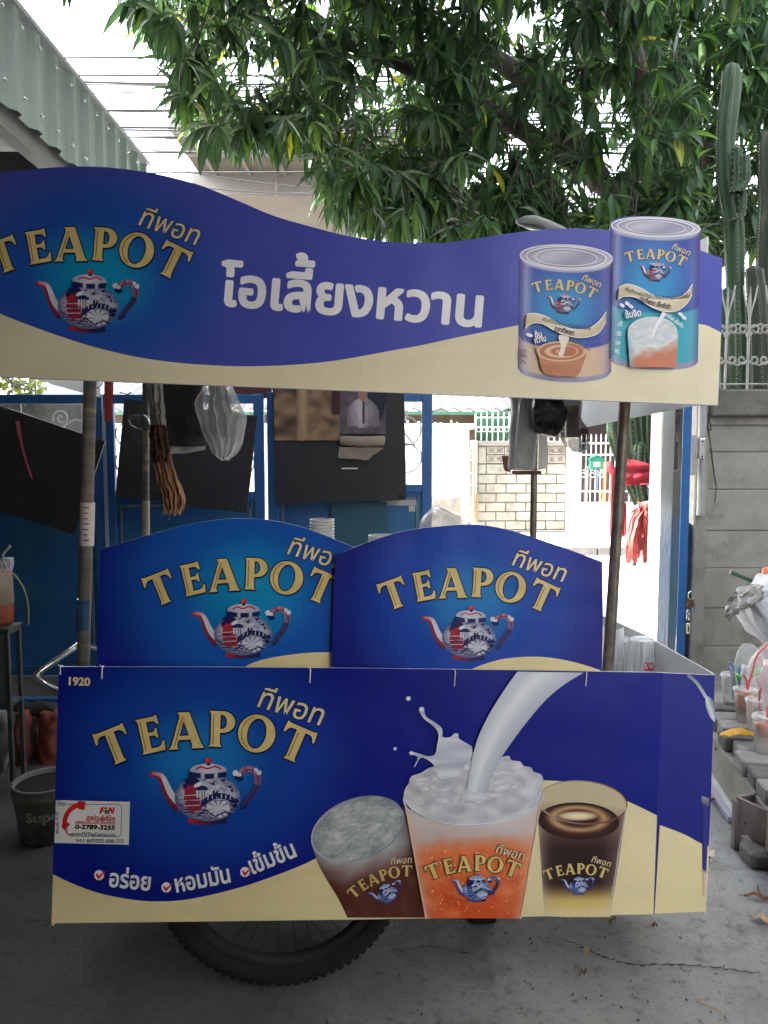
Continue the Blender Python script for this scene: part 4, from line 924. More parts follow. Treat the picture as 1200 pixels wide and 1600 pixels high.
# yard slab: a gridded sheet with gentle unevenness, worn concrete
def yard_mat():
    m, nt, b = new_mat('yard_concrete'); L = nt.links
    tc = node(nt, 'ShaderNodeTexCoord')
    def N(scale, det=8, ro=.65, off=(0, 0, 0)):
        mp = node(nt, 'ShaderNodeMapping'); mp.inputs['Location'].default_value = off; L.new(tc.outputs['Object'], mp.inputs['Vector'])
        n = node(nt, 'ShaderNodeTexNoise'); n.inputs['Scale'].default_value = scale; n.inputs['Detail'].default_value = det; n.inputs['Roughness'].default_value = ro
        L.new(mp.outputs['Vector'], n.inputs['Vector']); return n.outputs['Fac']
    def MR(s, a, c, lo=0, hi=1):
        r = node(nt, 'ShaderNodeMapRange'); r.inputs['From Min'].default_value = a; r.inputs['From Max'].default_value = c; r.inputs['To Min'].default_value = lo; r.inputs['To Max'].default_value = hi
        L.new(s, r.inputs['Value']); return r.outputs['Result']
    def MX(f, a, c):
        x = node(nt, 'ShaderNodeMix', data_type='RGBA'); L.new(f, x.inputs['Factor'])
        if isinstance(a, tuple): x.inputs['A'].default_value = (*a, 1)
        else: L.new(a, x.inputs['A'])
        if isinstance(c, tuple): x.inputs['B'].default_value = (*c, 1)
        else: L.new(c, x.inputs['B'])
        return x.outputs['Result']
    c = MX(MR(N(3.2), .35, .68), (.31, .30, .285), (.19, .185, .176))
    c = MX(MR(N(0.9, 5, .5, (3, 1, 0)), .45, .62), c, (.32, .312, .30))
    c = MX(MR(N(230, 3, .8), .56, .70, 0, .75), c, (.28, .275, .26))         # light grit
    c = MX(MR(N(150, 3, .8, (5, 2, 1)), .58, .70, 0, .8), c, (.05, .05, .048))   # dark pits
    c = MX(MR(N(4.5, 9, .72, (6, 4, 1)), .50, .66, 0, .6), c, (.085, .082, .078))   # blotches of old spills
    c = MX(MR(N(26, 6, .7, (1, 7, 1)), .54, .70, 0, .6), c, (.045, .044, .042))
    c = MX(MR(N(7, 9, .75, (8, 3, 2)), .63, .72, 0, .55), c, (.21, .205, .195))   # scuffs
    # shade darkened into the slab's colour on the carport side, with a ragged edge
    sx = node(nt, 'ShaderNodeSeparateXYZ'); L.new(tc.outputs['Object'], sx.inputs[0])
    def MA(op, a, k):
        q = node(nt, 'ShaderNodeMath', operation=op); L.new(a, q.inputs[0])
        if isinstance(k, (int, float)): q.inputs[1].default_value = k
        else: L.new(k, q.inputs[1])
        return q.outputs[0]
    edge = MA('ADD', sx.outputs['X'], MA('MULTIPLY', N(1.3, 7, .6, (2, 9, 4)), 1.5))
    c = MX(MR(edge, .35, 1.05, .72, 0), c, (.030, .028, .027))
    L.new(c, b.inputs['Base Color']); b.inputs['Roughness'].default_value = .8
    bp = node(nt, 'ShaderNodeBump'); bp.inputs['Strength'].default_value = .8; bp.inputs['Distance'].default_value = .006
    ad = node(nt, 'ShaderNodeMath', operation='ADD'); L.new(N(120, 6, .75), ad.inputs[0]); L.new(N(14, 6), ad.inputs[1])
    L.new(ad.outputs[0], bp.inputs['Height']); L.new(bp.outputs['Normal'], b.inputs['Normal'])
    return m
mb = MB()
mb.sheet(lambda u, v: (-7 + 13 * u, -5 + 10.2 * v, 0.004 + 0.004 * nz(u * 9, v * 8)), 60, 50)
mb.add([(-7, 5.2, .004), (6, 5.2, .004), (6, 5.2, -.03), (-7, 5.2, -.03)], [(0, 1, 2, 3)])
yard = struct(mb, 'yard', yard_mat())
# a crack across the slab (dark fissure strips), as real thin pieces lying in the surface
CRACK = mat('crack_dirt', (.02, .019, .018), (.04, .038, .035), rough=.95, scale=60)
def crack(pts, w):
    rr = random.Random(len(pts) + int(pts[0][0])); sp = smooth(pts, 9); mb = MB(); v = []
    for i, p in enumerate(sp):
        q = G(p[0] + rr.uniform(-2, 2), p[1] + rr.uniform(-1.6, 1.6), 0.009); ww = w * rr.uniform(.2, 1.3) * (1 - abs(2 * i / len(sp) - 1) ** 6)
        v += [(q.x, q.y - ww, q.z), (q.x, q.y + ww, q.z)]
    mb.add(v, [(2 * i, 2 * i + 2, 2 * i + 3, 2 * i + 1) for i in range(len(sp) - 1)])
    o = mb.build('crack', CRACK, yard, org=(0, 0, 0)); return o
crack([(868, 1462), (900, 1476), (930, 1489), (960, 1500), (1000, 1507), (1050, 1507), (1105, 1510), (1150, 1516), (1215, 1524)], .003)
crack([(600, 1486), (640, 1483), (670, 1477), (700, 1484), (740, 1492)], .0022)
crack([(1116, 1360), (1130, 1410), (1142, 1450)], .0014)

# ------------------------------------------------------------------ left building: carport with corrugated fascia, unseen tall block added to shade the yard
BLOCKER = mat('light_blocker_boards', (.07, .065, .06), (.045, .042, .04), rough=.9, scale=2)  # dark surface of the added light blockers, cuts bounced light
BLOCKERW = mat('blocker_render', (.40, .38, .34), (.30, .28, .25), rough=.85, scale=2, bump=.1)
house = thing('house', 'carport at the left, roof edged in pale green corrugated sheets, with an added unseen house block', 'house', (-2.2, 3.0, 0))
mb = MB(); mb.box((-7.0, -5, 0), (-3.0, 4.95, 8.4)); mb.build('wall', mat('shade_block_render', (.16, .15, .135), (.11, .10, .09), rough=.9, scale=2), house)  # unseen house block, put in tall to keep sun off the yard
SHEETG = mat('green_sheet', (.36, .44, .40), (.30, .37, .34), rough=.5, scale=3, metal=.1, third=(.30, .27, .22), tscale=5, tlo=.58, thi=.74, stretch=(1, 1, .12))
FX = -1.5
def corr(y0, y1, z0, z1, x, shade):
    """trapezoid-ribbed sheet running along y"""
    prof = [(0, 0), (.10, 0), (.125, .028), (.165, .028), (.19, 0)]; pts = []; y = y0
    k = 0
    while y < y1 - .02:
        for a, b in prof[:-1]:
            if y0 + k * .19 + a <= y1: pts.append((y0 + k * .19 + a, b))
        k += 1; y = y0 + k * .19
    pts.append((y1, 0))
    mb = MB(); v = []
    for a, b in pts: v += [(x + b, a, z0), (x + b, a, z1)]
    mb.add(v, [(2 * i, 2 * i + 2, 2 * i + 3, 2 * i + 1) for i in range(len(pts) - 1)])
    v2 = [(p[0] - .0015, p[1], p[2]) for p in v]; mb.add(v2, [(2 * i, 2 * i + 1, 2 * i + 3, 2 * i + 2) for i in range(len(pts) - 1)])
    mb.add([v[2 * i + 1] for i in range(len(pts))] + [v2[2 * i + 1] for i in range(len(pts))], [(i, i + 1, len(pts) + i + 1, len(pts) + i) for i in range(len(pts) - 1)])
    return mb
FZ0, FZ1 = 2.83, 3.235
for i, y in enumerate([-3.0, -2.05, -1.1, -.15, .8, 1.75, 2.70, 3.65]):
    y1 = min(y + .97, 4.93) if i < 7 else 4.93
    corr(y, y1, FZ0 - .004 * (i % 3), FZ1 + .003 * (i % 2), FX + .0035 * (i % 2), i).build('corrugated_sheet', SHEETG, house)
for i in range(34):
    y = 2.30 + .19 * (i // 2 % 17) * .85 + .145; z = FZ0 + .07 if i % 2 else FZ1 - .06
    if y < 4.9: mb = MB(); mb.lathe([(.001, .012), (.007, .011), (.008, .0)], (FX + .032, y, z), n=8, axis='X'); mb.build('roof_screw', CHROME, house)
mb = MB(); mb.bbox((FX - .012, -3, FZ1 + .006), (FX + .045, 4.95, FZ1 + .024), .004); mb.build('ridge_cap', mat('zinc_cap', (.38, .40, .40), (.3, .32, .32), rough=.45, metal=.2), house)
mb = MB(); mb.box((-3.0, -3, FZ1 - .06), (FX - .02, 4.9, FZ1 - .04)); mb.build('roof', mat('carport_sheet', (.25, .26, .26), (.18, .19, .19), rough=.6), house)
for y in (.6, 1.8, 2.9, 3.9, 4.8):
    mb = MB(); mb.box((-3.0, y - .03, FZ0 - .02), (FX - .03, y + .03, FZ0 + .09)); mb.build('beam', mat('beam_steel', (.20, .20, .20), (.14, .14, .14), rough=.6), house)
mb = MB(); mb.box((FX - .10, -3, FZ0 - .06), (FX - .035, 4.9, FZ0 + .06)); mb.build('gutter', mat('gutter_zinc', (.23, .235, .235), (.17, .17, .17), rough=.55, scale=3), house)
mb = MB(); mb.box((-2.99, -1.7, 2.80), (1.0, 1.25, 2.86)); mb.box((-2.99, 1.352, 2.80), (0.45, 2.1, 2.86)); mb.build('added_shade_roof', BLOCKER, house)  # unseen roof added overhead to darken the yard's left side
mb = MB(); mb.box((-2.99, -1.9, 0), (1.3, -1.7, 3.4)); bw = one(mb, 'added_back_wall', BLOCKER, 'unseen wall added opposite the blue gate to keep light out of the yard', 'wall')  # added behind the viewpoint to block light

mb = MB(); mb.box((-8, 5.75, 0), (-3.95, 7.35, 5.9)); one(mb, 'added_corner_block', BLOCKERW, 'unseen block added beyond the carport to shade the gateway cactus', 'house')  # out of view, added so its shadow covers the cactus and red cloth
mb = MB(); mb.box((3.3, -6, 0), (9, 4.6, 5.2)); one(mb, 'added_side_block', BLOCKERW, 'unseen block added right of the yard to cut its sky light', 'house')  # out of view, added to hold back low sky from the right
# ------------------------------------------------------------------ blue gates
BLUE = mat('blue_gate_paint', (.020, .115, .33), (.016, .09, .27), rough=.42, scale=5, bump=.05, third=(.03, .05, .09), tscale=6, tlo=.60, thi=.74)
BLUE2 = mat('blue_gate_panel', (.022, .12, .33), (.016, .085, .25), rough=.45, scale=1.5, bump=.05, third=(.02, .13, .22), tscale=1.2, tlo=.5, thi=.6)
WIRON = mat('white_ironwork', (.62, .62, .60), (.5, .5, .48), rough=.5, scale=20, third=(.25, .2, .16), tscale=9, tlo=.62, thi=.75)
GY = 4.9
def px2x(px, Y): return P(px, 700, Y).x
def z_at(py, Y): return P(600, py, Y).z
def spiral(c, r0, r1, a0, turns, n=22, sx=1):
    out = []
    for i in range(n + 1):
        t = i / n; a = a0 + turns * 2 * math.pi * t; r = r0 + (r1 - r0) * t; out.append((c[0] + sx * r * math.cos(a), c[1], c[2] + r * math.sin(a)))
    return out
def gate(name, label, x0, x1, tops, mid, group='leaves of the blue folding gate', stile=.065, scroll='arch', Y=GY):
    g = thing(name, label, 'gate', ((x0 + x1) / 2, Y, 0), group)
    zt, zm = z_at(tops, Y), z_at(mid, Y)
    for a in (x0, x1 - stile): mb = MB(); mb.bbox((a, Y - .02, .012), (a + stile, Y + .02, zt), .004); mb.build('stile', BLUE, g)
    for a, b in ((zt - .06, zt - .002), (zm - .05, zm), (.012, .075)):
        mb = MB(); mb.bbox((x0 + stile, Y - .018, a), (x1 - stile, Y + .018, b), .003); mb.build('rail', BLUE, g)
    mb = MB(); mb.box((x0 + stile, Y - .004, .076), (x1 - stile, Y + .002, zm - .05)); mb.build('sheet_panel', BLUE2, g)
    xa, xb = x0 + stile + .03, x1 - stile - .03; q = .006   # beading on the panel, its lit grey put into the colour
    beadm = mat('bead_lit_grey', (.16, .20, .24), (.10, .15, .20), rough=.5, scale=10)
    for a, b in (((xa, .2), (xa, zm - .09)), ((xb, .2), (xb, zm - .09)), ((xa, zm - .09), (xb, zm - .09))):
        mb = MB(); mb.box((min(a[0], b[0]) - q, Y - .014, min(a[1], b[1]) - q), (max(a[0], b[0]) + q, Y - .003, max(a[1], b[1]) + q)); mb.build('bead', beadm, g)
    w = xb - xa; cx = (xa + xb) / 2; hgt = zt - .06 - zm
    for s in (-1, 1):
        e = cx + s * w / 2
        mb = MB(); mb.tube(smooth([(cx, Y, zt - .07), (cx + s * w * .16, Y, zt - .10), (cx + s * w * .34, Y, zt - .20), (e - s * .01, Y, zt - .34)], 6), .0055, 6); mb.build('scroll', WIRON, g)
        mb = MB(); mb.tube(spiral((cx + s * w * .38, Y, zt - .15), .012, .055, 1.0, 1.4, 26, s), .005, 6); mb.build('scroll', WIRON, g)
        mb = MB(); mb.tube(smooth([(cx + s * .02, Y, zt - .07), (cx + s * w * .10, Y, zt - .13), (cx + s * w * .14, Y, zt - .2), (cx + s * w * .05, Y, zm + .02)], 6), .005, 6); mb.build('scroll', WIRON, g)
        mb = MB(); mb.tube(spiral((e - s * .07, Y, zm + hgt * .33), .085, .10, .5, 1.0, 26, s), .005, 6); mb.build('scroll', WIRON, g)
        mb = MB(); mb.tube(spiral((e - s * .075, Y, zm + hgt * .66), .085, .10, .5, 1.0, 26, s), .005, 6); mb.build('scroll', WIRON, g)
    for t in (.3, .7):
        mb = MB(); mb.tube([(xa + w * t, Y, zm), (xa + w * t, Y, zt - .06)], .005, 6); mb.build('bar', WIRON, g)
    return g
g1 = gate('gate_leaf', 'dark blue gate leaf furthest under the carport, behind the black board with a pink strap', px2x(-230, GY), px2x(162, GY), 616, 768)
g2 = gate('gate_leaf', 'blue gate leaf between the taped cart posts, behind the hanging tan cloth', px2x(164, GY), px2x(413, GY), 616, 768)
g3 = gate('gate_leaf', 'blue gate leaf behind the board with pinned posters, next to the gateway', px2x(418, GY), px2x(675, GY), 613, 757)
mb = MB(); mb.box((px2x(165, GY) - .008, GY - .03, .05), (px2x(165, GY) + .012, GY - .0205, z_at(640, GY)))  # the stile's bright lit line, painted as a pale strip
q = mb.build('lit_line_strip', mat('lit_line_tone', (.35, .45, .55), (.3, .4, .5), rough=.4), g2)
for px, py, w, h in ((624, 784, 55, 12), (644, 795, 10, 9)):
    a, b = P(px - w / 2, py - h / 2, GY - .02), P(px + w / 2, py + h / 2, GY - .02)
    mb = MB(); mb.box((a.x, GY - .010, b.z), (b.x, GY - .005, a.z)); mb.build('sticker', mat('faded_sticker', (.5, .5, .48), (.3, .33, .36), rough=.6, scale=14), g3)
# sign on the gate's top
mb = MB(); a, b = P(376, 612, GY), P(408, 621, GY); mb.bbox((a.x - .05, GY - .01, b.z - .005), (b.x + .07, GY + .01, a.z + .06), .004)
one(mb, 'house_number_plate', mat('maroon_enamel', (.09, .03, .04), (.07, .025, .03), rough=.4), 'small maroon plate with a pale rim on top of the blue gate', 'sign')
# opened leaf seen edge-on, its lock and keys
OX0, OX1 = px2x(1065.5, 4.72), px2x(1079.5, 4.72)
go = thing('gate_leaf', 'opened blue gate leaf seen edge-on beside the concrete post, padlock hanging on it', 'gate', ((OX0 + OX1) / 2, 4.72, 0), 'leaves of the blue folding gate', rot=(0, 0, -math.atan(.44)), local=True)
hw_ = (OX1 - OX0) / 2 * .93
for y in (0, .83): mb = MB(); mb.bbox((-hw_, y, .03), (hw_, y + .05, 1.83), .004); mb.build('stile', BLUE, go)
for a, b in ((1.77, 1.83), (.95, 1.0), (.06, .12)): mb = MB(); mb.box((-hw_ + .005, .051, a), (hw_ - .005, .829, b)); mb.build('rail', BLUE, go)
mb = MB(); mb.box((-.003, .051, .12), (.003, .829, .95)); mb.build('sheet_panel', BLUE2, go)
LY = 4.70
mb = MB(); a = P(1068, 917, LY); mb.tube([(a.x - .03, LY + .02, a.z + .004), (a.x + .03, LY - .01, a.z - .012), (a.x + .055, LY - .015, a.z), (a.x + .065, LY - .01, a.z - .02)], .0065, 8)
mb.bbox((OX0 + .008, LY - .004, a.z - .13), (OX1 - .01, LY + .018, a.z - .06), .003)
mb.build('latch', STEEL, go)
pad = thing('padlock', 'small brass padlock hanging from the latch of the opened blue gate', 'padlock', tuple(P(1079, 945, LY - .02)))
c = P(1079, 938, LY - .02); mb = MB(); mb.bbox((c.x - .021, c.y - .009, c.z - .045), (c.x + .021, c.y + .009, c.z + .012), .004, M=None); mb.build('body', mat('old_brass', (.20, .13, .06), (.12, .075, .04), rough=.4, metal=.8, scale=40), pad)
mb = MB(); mb.tube([(c.x - .014, c.y, c.z + .01), (c.x - .014, c.y, c.z + .04)] + [(c.x - .014 * math.cos(R(t)), c.y, c.z + .04 + .016 * math.sin(R(t))) for t in range(30, 180, 30)] + [(c.x + .014, c.y, c.z + .04), (c.x + .014, c.y, c.z + .01)], .0035, 8); mb.build('shackle', CHROME, pad)
key = thing('key_ring', 'key ring with a cream plastic fob hanging below the padlock', 'keys', tuple(P(1076, 988, LY - .025)))
c = P(1075, 958, LY - .025)
for i in range(4):
    mb = MB(); mb.tube([(c.x + .009 * math.cos(t), c.y + (.004 if i % 2 else -.004) * math.sin(t), c.z + .012 - i * .015 + .011 * math.sin(t)) for t in [6.283 * k / 12 for k in range(12)]], .002, 6, closed=True); mb.build('link', CHROME, key)
c = P(1075, 982, LY - .025); mb = MB(); mb.bbox((c.x - .012, c.y - .005, c.z - .036), (c.x + .012, c.y + .005, c.z + .034), .005); mb.build('fob', mat('cream_plastic', (.66, .60, .40), rough=.4), key)
mb = MB(); mb.box((c.x - .004, c.y - .0056, c.z - .02), (c.x + .005, c.y - .0051, c.z + .014)); mb.build('tag', DARKMETAL, key)
c = P(1083, 945, LY - .02); mb = MB(); mb.box((c.x + .004, c.y - .002, c.z - .05), (c.x + .011, c.y, c.z + .01), M=None); mb.build('key', mat('blue_key', (.04, .2, .5), rough=.4), key)

# ------------------------------------------------------------------ gate posts and the right wall
PALE = mat('sunlit_post_tone', (.55, .54, .50), (.42, .41, .38), rough=.85, scale=5, stretch=(1, 1, .3), bump=.3, third=(.22, .20, .17), tscale=4, tlo=.56, thi=.72)  # pale tone stands in for sunlight on the post
CONC = mat('grey_concrete', (.315, .30, .265), (.235, .222, .195), rough=.9, scale=6, bump=.35, third=(.15, .14, .12), tscale=3, tlo=.54, thi=.76)
CONC2 = mat('stained_concrete', (.17, .165, .145), (.10, .095, .085), rough=.92, scale=5, bump=.4, third=(.045, .042, .038), tscale=4, tlo=.48, thi=.68)
mb = MB(); x0, x1 = px2x(1029, 5.35), px2x(1050, 5.35); mb.bbox((x0, 5.30, 0), (x1, 5.52, 2.1), .008)
gp = thing('gate_post', 'concrete gate post coloured pale for its sunlit side and grey for its chipped shaded side', 'post', ((x0 + x1) / 2, 5.35, 0)); mb.build('shaft', PALE, gp)
mb = MB(); x2 = px2x(1064, 5.35)
mb.bbox((x1 + .001, 5.325, 0), (x2, 5.50, 1.33), .01); mb.build('plinth', CONC, gp)  # grey half of the post: its shaded side put into the colour
mb = MB()
bmv = []
rr = random.Random(5)
for i in range(11):
    z = 1.335 + i * .066; w = (x2 - x1) * (.55 + .45 * rr.random()); mb.bbox((x1 + .001, 5.34 + rr.uniform(0, .03), z), (x1 + w, 5.49, z + .064), .010)
mb.build('broken_edge', CONC2, gp)['kind'] = 'stuff'
WY = 4.95
wall = thing('yard_wall', 'grey precast concrete panel wall at the right of the gateway', 'wall', (3.3, WY, 0))
xw = px2x(1105, WY)
mb = MB(); mb.bbox((px2x(1083, WY), WY - .05, 0), (xw - .001, WY + .10, 1.80), .008); mb.build('post', CONC, wall)
zs = [0.0] + [z_at(p, WY) for p in (1068, 1010, 950, 888, 829, 765, 706)] + [z_at(652, WY)]
for i in range(1, len(zs) - 1):
    for k in range(2):
        xa = xw + .002 + k * 1.8; mb = MB(); mb.bbox((xa, WY - .012 * ((i + k) % 2) * .4, zs[i] + .001), (xa + 1.79, WY + .06, zs[i + 1] - .001), .006); mb.build('precast_panel', CONC, wall)
mb = MB(); mb.box((xw, WY + .012, 0), (xw + 3.6, WY + .05, zs[-1])); mb.build('joint_mortar', CONC2, wall)
zc0, zc1 = z_at(650, WY - .1), z_at(608, WY - .1)
mb = MB(); mb.bbox((xw - .02, WY - .10, zc0), (xw + 3.6, WY + .12, zc1), .012); mb.build('coping', CONC2, wall)
mb = MB(); mb.bbox((xw, WY - .03, z_at(664, WY)), (xw + 3.6, WY + .06, zc0 - .001), .004); mb.build('ledge', CONC, wall)
# grey pipe and its bracket
pp = thing('drain_pipe', 'grey plastic pipe clamped upright to the wall end by the gate hinge', 'pipe', tuple(P(1098, 805, WY - .09)))
xa = px2x(1098, WY - .09); mb = MB(); mb.tube([(xa, WY - .09, z_at(805, WY - .09)), (xa, WY - .09, z_at(720, WY - .09)), (xa - .012, WY - .09, z_at(620, WY - .09)), (xa - .012, WY - .09, 2.0)], .026, 14); mb.build('tube', mat('grey_pvc', (.30, .31, .31), (.24, .25, .25), rough=.5), pp)
mb = MB(); a = P(1096, 702, WY - .13); mb.bbox((a.x - .018, a.y - .006, a.z - .06), (a.x + .024, a.y + .02, a.z + .068), .004); mb.build('hinge', CHROME, pp)
for dz in (-.045, .05):
    mb = MB(); mb.lathe([(.001, .0), (.006, .0), (.006, -.004), (.001, -.005)], (a.x + .004, a.y - .007, a.z + dz), n=8, axis='Y'); mb.build('bolt', DARKMETAL, pp)
mb = MB(); a = P(1084, 712, WY - .1); mb.bbox((a.x - .02, a.y - .01, a.z - .12), (a.x + .012, a.y + .02, a.z + .13), .004); mb.build('bracket', mat('bracket_zinc', (.34, .35, .35), (.28, .28, .28), rough=.5, scale=20), pp)
WIRE = mat('black_wire', (.03, .03, .03), rough=.6)
for i, pts in enumerate(([(1113, 610), (1112, 640), (1106, 662), (1110, 690), (1116, 740), (1119, 760), (1117, 785)], [(1116, 610), (1108, 650), (1111, 672), (1104, 668)], [(1110, 700), (1114, 730), (1118, 757)])):
    mb = MB(); mb.tube(smooth([tuple(P(x, y, WY - .06 - .01 * i)) for x, y in pts], 5), .0035, 6)
    one(mb, 'loose_wire', WIRE, ('long thin wire dangling furthest down the wall beside the grey pipe', 'short wire curling beside the top of the grey pipe', 'faint wire hanging right of the gate hinge')[i], 'wire', 'loose wires by the gate hinge')
# railing on the wall
GIRON = mat('grey_ironwork', (.34, .34, .33), (.26, .26, .25), rough=.5, scale=20, third=(.16, .12, .09), tscale=9, tlo=.58, thi=.75)
rail = thing('railing', 'white iron railing with spear tips and scrolls on top of the right wall', 'railing', (3.2, WY, zc1))
x = px2x(1129, WY); i = 0
while x < 4.9:
    mb = MB(); mb.tube([(x, WY, zc1), (x, WY, z_at(470, WY)), (x, WY, z_at(448, WY))], [.0085, .008, .002], 8); mb.build('bar', GIRON, rail)
    mb = MB(); mb.bbox((x - .014, WY - .012, z_at(526, WY)), (x + .014, WY + .012, z_at(518, WY)), .003); mb.build('collar', GIRON, rail)
    for s in (-1, 1):
        mb = MB(); mb.tube(smooth([(x, WY, z_at(500, WY)), (x + s * .012, WY, z_at(484, WY)), (x + s * .03, WY, z_at(468, WY)), (x + s * .045, WY, z_at(446, WY))], 4), .005, 6); mb.build('blade', GIRON, rail)
        for py, fl in ((515, 1), (562, -1)):
            c = (x + s * .038, WY, z_at(py, WY)); mb = MB()
            sp = [(c[0] - s * r * math.cos(a), WY, c[2] - fl * r * math.sin(a)) for r, a in [(.012 + .020 * t, 4.7 * t * 1.3) for t in [k / 16 for k in range(17)]]]
            mb.tube(sp + [(x + s * .071, WY, c[2] + fl * .036)], .006, 6); mb.build('scroll', GIRON, rail)
    x += px2x(1163.5, WY) - px2x(1129, WY); i += 1
for py in (520, 600):
    mb = MB(); mb.tube([(px2x(1112, WY), WY + .012, z_at(py, WY)), (4.95, WY + .012, z_at(py, WY))], .006, 6); mb.build('rail', GIRON, rail)

# ------------------------------------------------------------------ across the alley
AY = 12.6
def ax(px): return px2x(px, AY)
def az(py): return z_at(py, AY)
REND = mat('lime_render', (.60, .585, .54), (.50, .485, .44), rough=.9, scale=3, bump=.2, third=(.20, .185, .16), tscale=1.3, tlo=.60, thi=.76)
GREYR = mat('bare_mortar', (.24, .225, .20), (.16, .15, .135), rough=.95, scale=5, bump=.4, third=(.10, .095, .085), tscale=3)
BLOCK = mat('cement_block', (.44, .41, .35), (.30, .275, .23), rough=.92, scale=3, bump=.5, third=(.15, .13, .105), tscale=1.8, tlo=.48, thi=.72)
lw = thing('rendered_wall', 'whitewashed plaster wall with a flat coping across the sunlit alley', 'wall', (ax(640), AY, 0))
mb = MB(); mb.box((ax(-300), AY, .1), (ax(733), AY + .15, az(671))); mb.build('plaster', REND, lw)
mb = MB(); mb.bbox((ax(-300), AY - .05, az(671) + .002), (ax(741), AY + .2, az(662)), .01); mb.build('coping', REND, lw)
mb = MB(); rr = random.Random(2); xs = [ax(560) + i * .12 for i in range(18)]
pts = [(x, AY - .012, az(782 - rr.uniform(0, 10))) for x in xs if x < ax(731)]
mb.prism([(pts[0][0], AY - .012, .1)] + pts[:] + [(pts[-1][0], AY - .012, .1)][::1], (0, .011, 0)); mb.build('bare_patch', GREYR, lw)
mb = MB(); 
for i in range(50): x = ax(300) + i * .09; mb.box((x, AY + .03 + .02 * (i % 3), az(662)), (x + .02 + .02 * rr.random(), AY + .05, az(662) + .02 + .05 * rr.random()))
mb.build('glass_shards', mat('shard_glass', (.5, .55, .5), rough=.2), lw)['kind'] = 'stuff'
bwall = thing('block_wall', 'old cement block wall with two rows of pierced vent blocks beyond the alley', 'wall', (ax(820), AY, 0))
mb = MB(); mb.box((ax(746), AY + .03, .1), (ax(887), AY + .12, az(690))); mb.build('mortar', GREYR, bwall)
for a, b in ((735, 746), (885, 904)):
    mb = MB(); mb.bbox((ax(a) + .003, AY - .07, .1), (ax(b) - .003, AY + .17, az(688 if a == 735 else 684)), .012); mb.build('pillar', REND if a > 800 else BLOCK, bwall)
mb = MB(); mb.bbox((ax(746), AY - .04, az(697)), (ax(885), AY + .17, az(689)), .01); mb.build('coping', GREYR, bwall)
mb = MB(); mb.bbox((ax(746) + .002, AY - .03, .1), (ax(885) - .002, AY + .02, az(828)), .01); mb.build('plinth', GREYR, bwall)
ys = [828, 814, 799.5, 785, 770.5, 756, 741, 725]; bwpx = 31.5
for i in range(7):
    edges = [747.0]; e = 760 + (16 if i % 2 else 0) - (0 if i % 2 else 0)
    while e < 884: edges.append(e); e += bwpx
    edges.append(884.5)
    for a, b in zip(edges, edges[1:]):
        if b - a < 3: continue
        mb = MB(); d = rr.uniform(-.008, .008); mb.bbox((ax(a) + .008, AY + d, az(ys[i]) + .008), (ax(b) - .008, AY + .08, az(ys[i + 1]) - .008), .008); mb.build('block', BLOCK, bwall)
def vent_block(x0, x1, z0, z1, parent):
    v = bpy.data.objects.new('vent_block', None); COL.objects.link(v); v.parent = parent; v.location = (0, 0, 0)
    t = .018; mb = MB()
    for a, b in (((x0, z0), (x1, z0 + t)), ((x0, z1 - t), (x1, z1)), ((x0, z0 + t), (x0 + t, z1 - t)), ((x1 - t, z0 + t), (x1, z1 - t))): mb.box((a[0], AY + .0, a[1]), (b[0], AY + .09, b[1]))
    mb.build('frame', BLOCK, v, org=tuple(parent.location))
    cx, cz = (x0 + x1) / 2, (z0 + z1) / 2; hw, hh = (x1 - x0) / 2 - t, (z1 - z0) / 2 - t
    for k in (0, 1):
        mb = MB(); s = 1 if k else -1
        mb.tube([(cx + hw * math.cos(a) * .96, AY + .025, cz + s * hh * .9 * abs(math.sin(a)) ** 1.5 * (1 if math.sin(a) > 0 else 1)) for a in [math.pi * j / 10 for j in range(11)]], .012, 5); mb.build('petal', BLOCK, v, org=tuple(parent.location))
        mb = MB(); mb.tube([(cx + s * hw, AY + .025, cz + hh), (cx + s * hw * .25, AY + .025, cz), (cx + s * hw, AY + .025, cz - hh)], .010, 5); mb.build('petal', BLOCK, v, org=tuple(parent.location))
    mb = MB(); mb.lathe([(.001, -.012), (.03, -.01), (.04, 0), (.03, .012), (.001, .012)], (cx, AY + .025, cz), n=10, axis='Y'); mb.build('boss', BLOCK, v, org=tuple(parent.location))
for r_, (ya, yb) in enumerate(((710, 697.5), (723.5, 711))):
    for a in (761, 789, 829, 856.5):
        vent_block(ax(a) + .004, ax(a + 27) - .004, az(ya) + .004, az(yb) - .004, bwall)
for ya, yb in ((724.5, 697.5),):
    for a, b in ((747, 760), (817, 828)):
        mb = MB(); mb.bbox((ax(a) + .006, AY + .003, az(ya) + .006), (ax(b) - .004, AY + .08, az(yb) - .004), .008); mb.build('block', BLOCK, bwall)
# pole of stacked blocks and bamboo sticks in front of it
stk = thing('block_stack', 'narrow stack of cement blocks standing at the whitewashed wall end', 'block stack', (ax(733), AY - .25, .115))
for i in range(6):
    a = 700 + i * 19.5; mb = MB(); mb.bbox((ax(730.5) + rr.uniform(-.01, .01), AY - .32, max(.116, z_at(min(a + 18, 828), AY - .3))), (ax(736.5), AY - .18, z_at(a, AY - .3)), .01); mb.build('block', GREYR, stk)
for i, (a, b, c) in enumerate(((741, 700, 815), (745, 770, 812), (738.5, 780, 812))):
    mb = MB(); p, q = P(a, b, AY - .35), P(a - 1.5 * (1 - i), c + 15, AY - .42); q.z = .118; mb.tube([q, p], .022, 7); one(mb, 'bamboo_stick', mat('bamboo', (.34, .24, .11), (.22, .16, .08), rough=.6, scale=8), ('tallest weathered bamboo stick at the wall corner across the alley', 'short bamboo stick right of the tallest one across the alley', 'short bamboo stick leaning beside the narrow block stack')[i], 'stick', 'bamboo sticks by the wall corner')
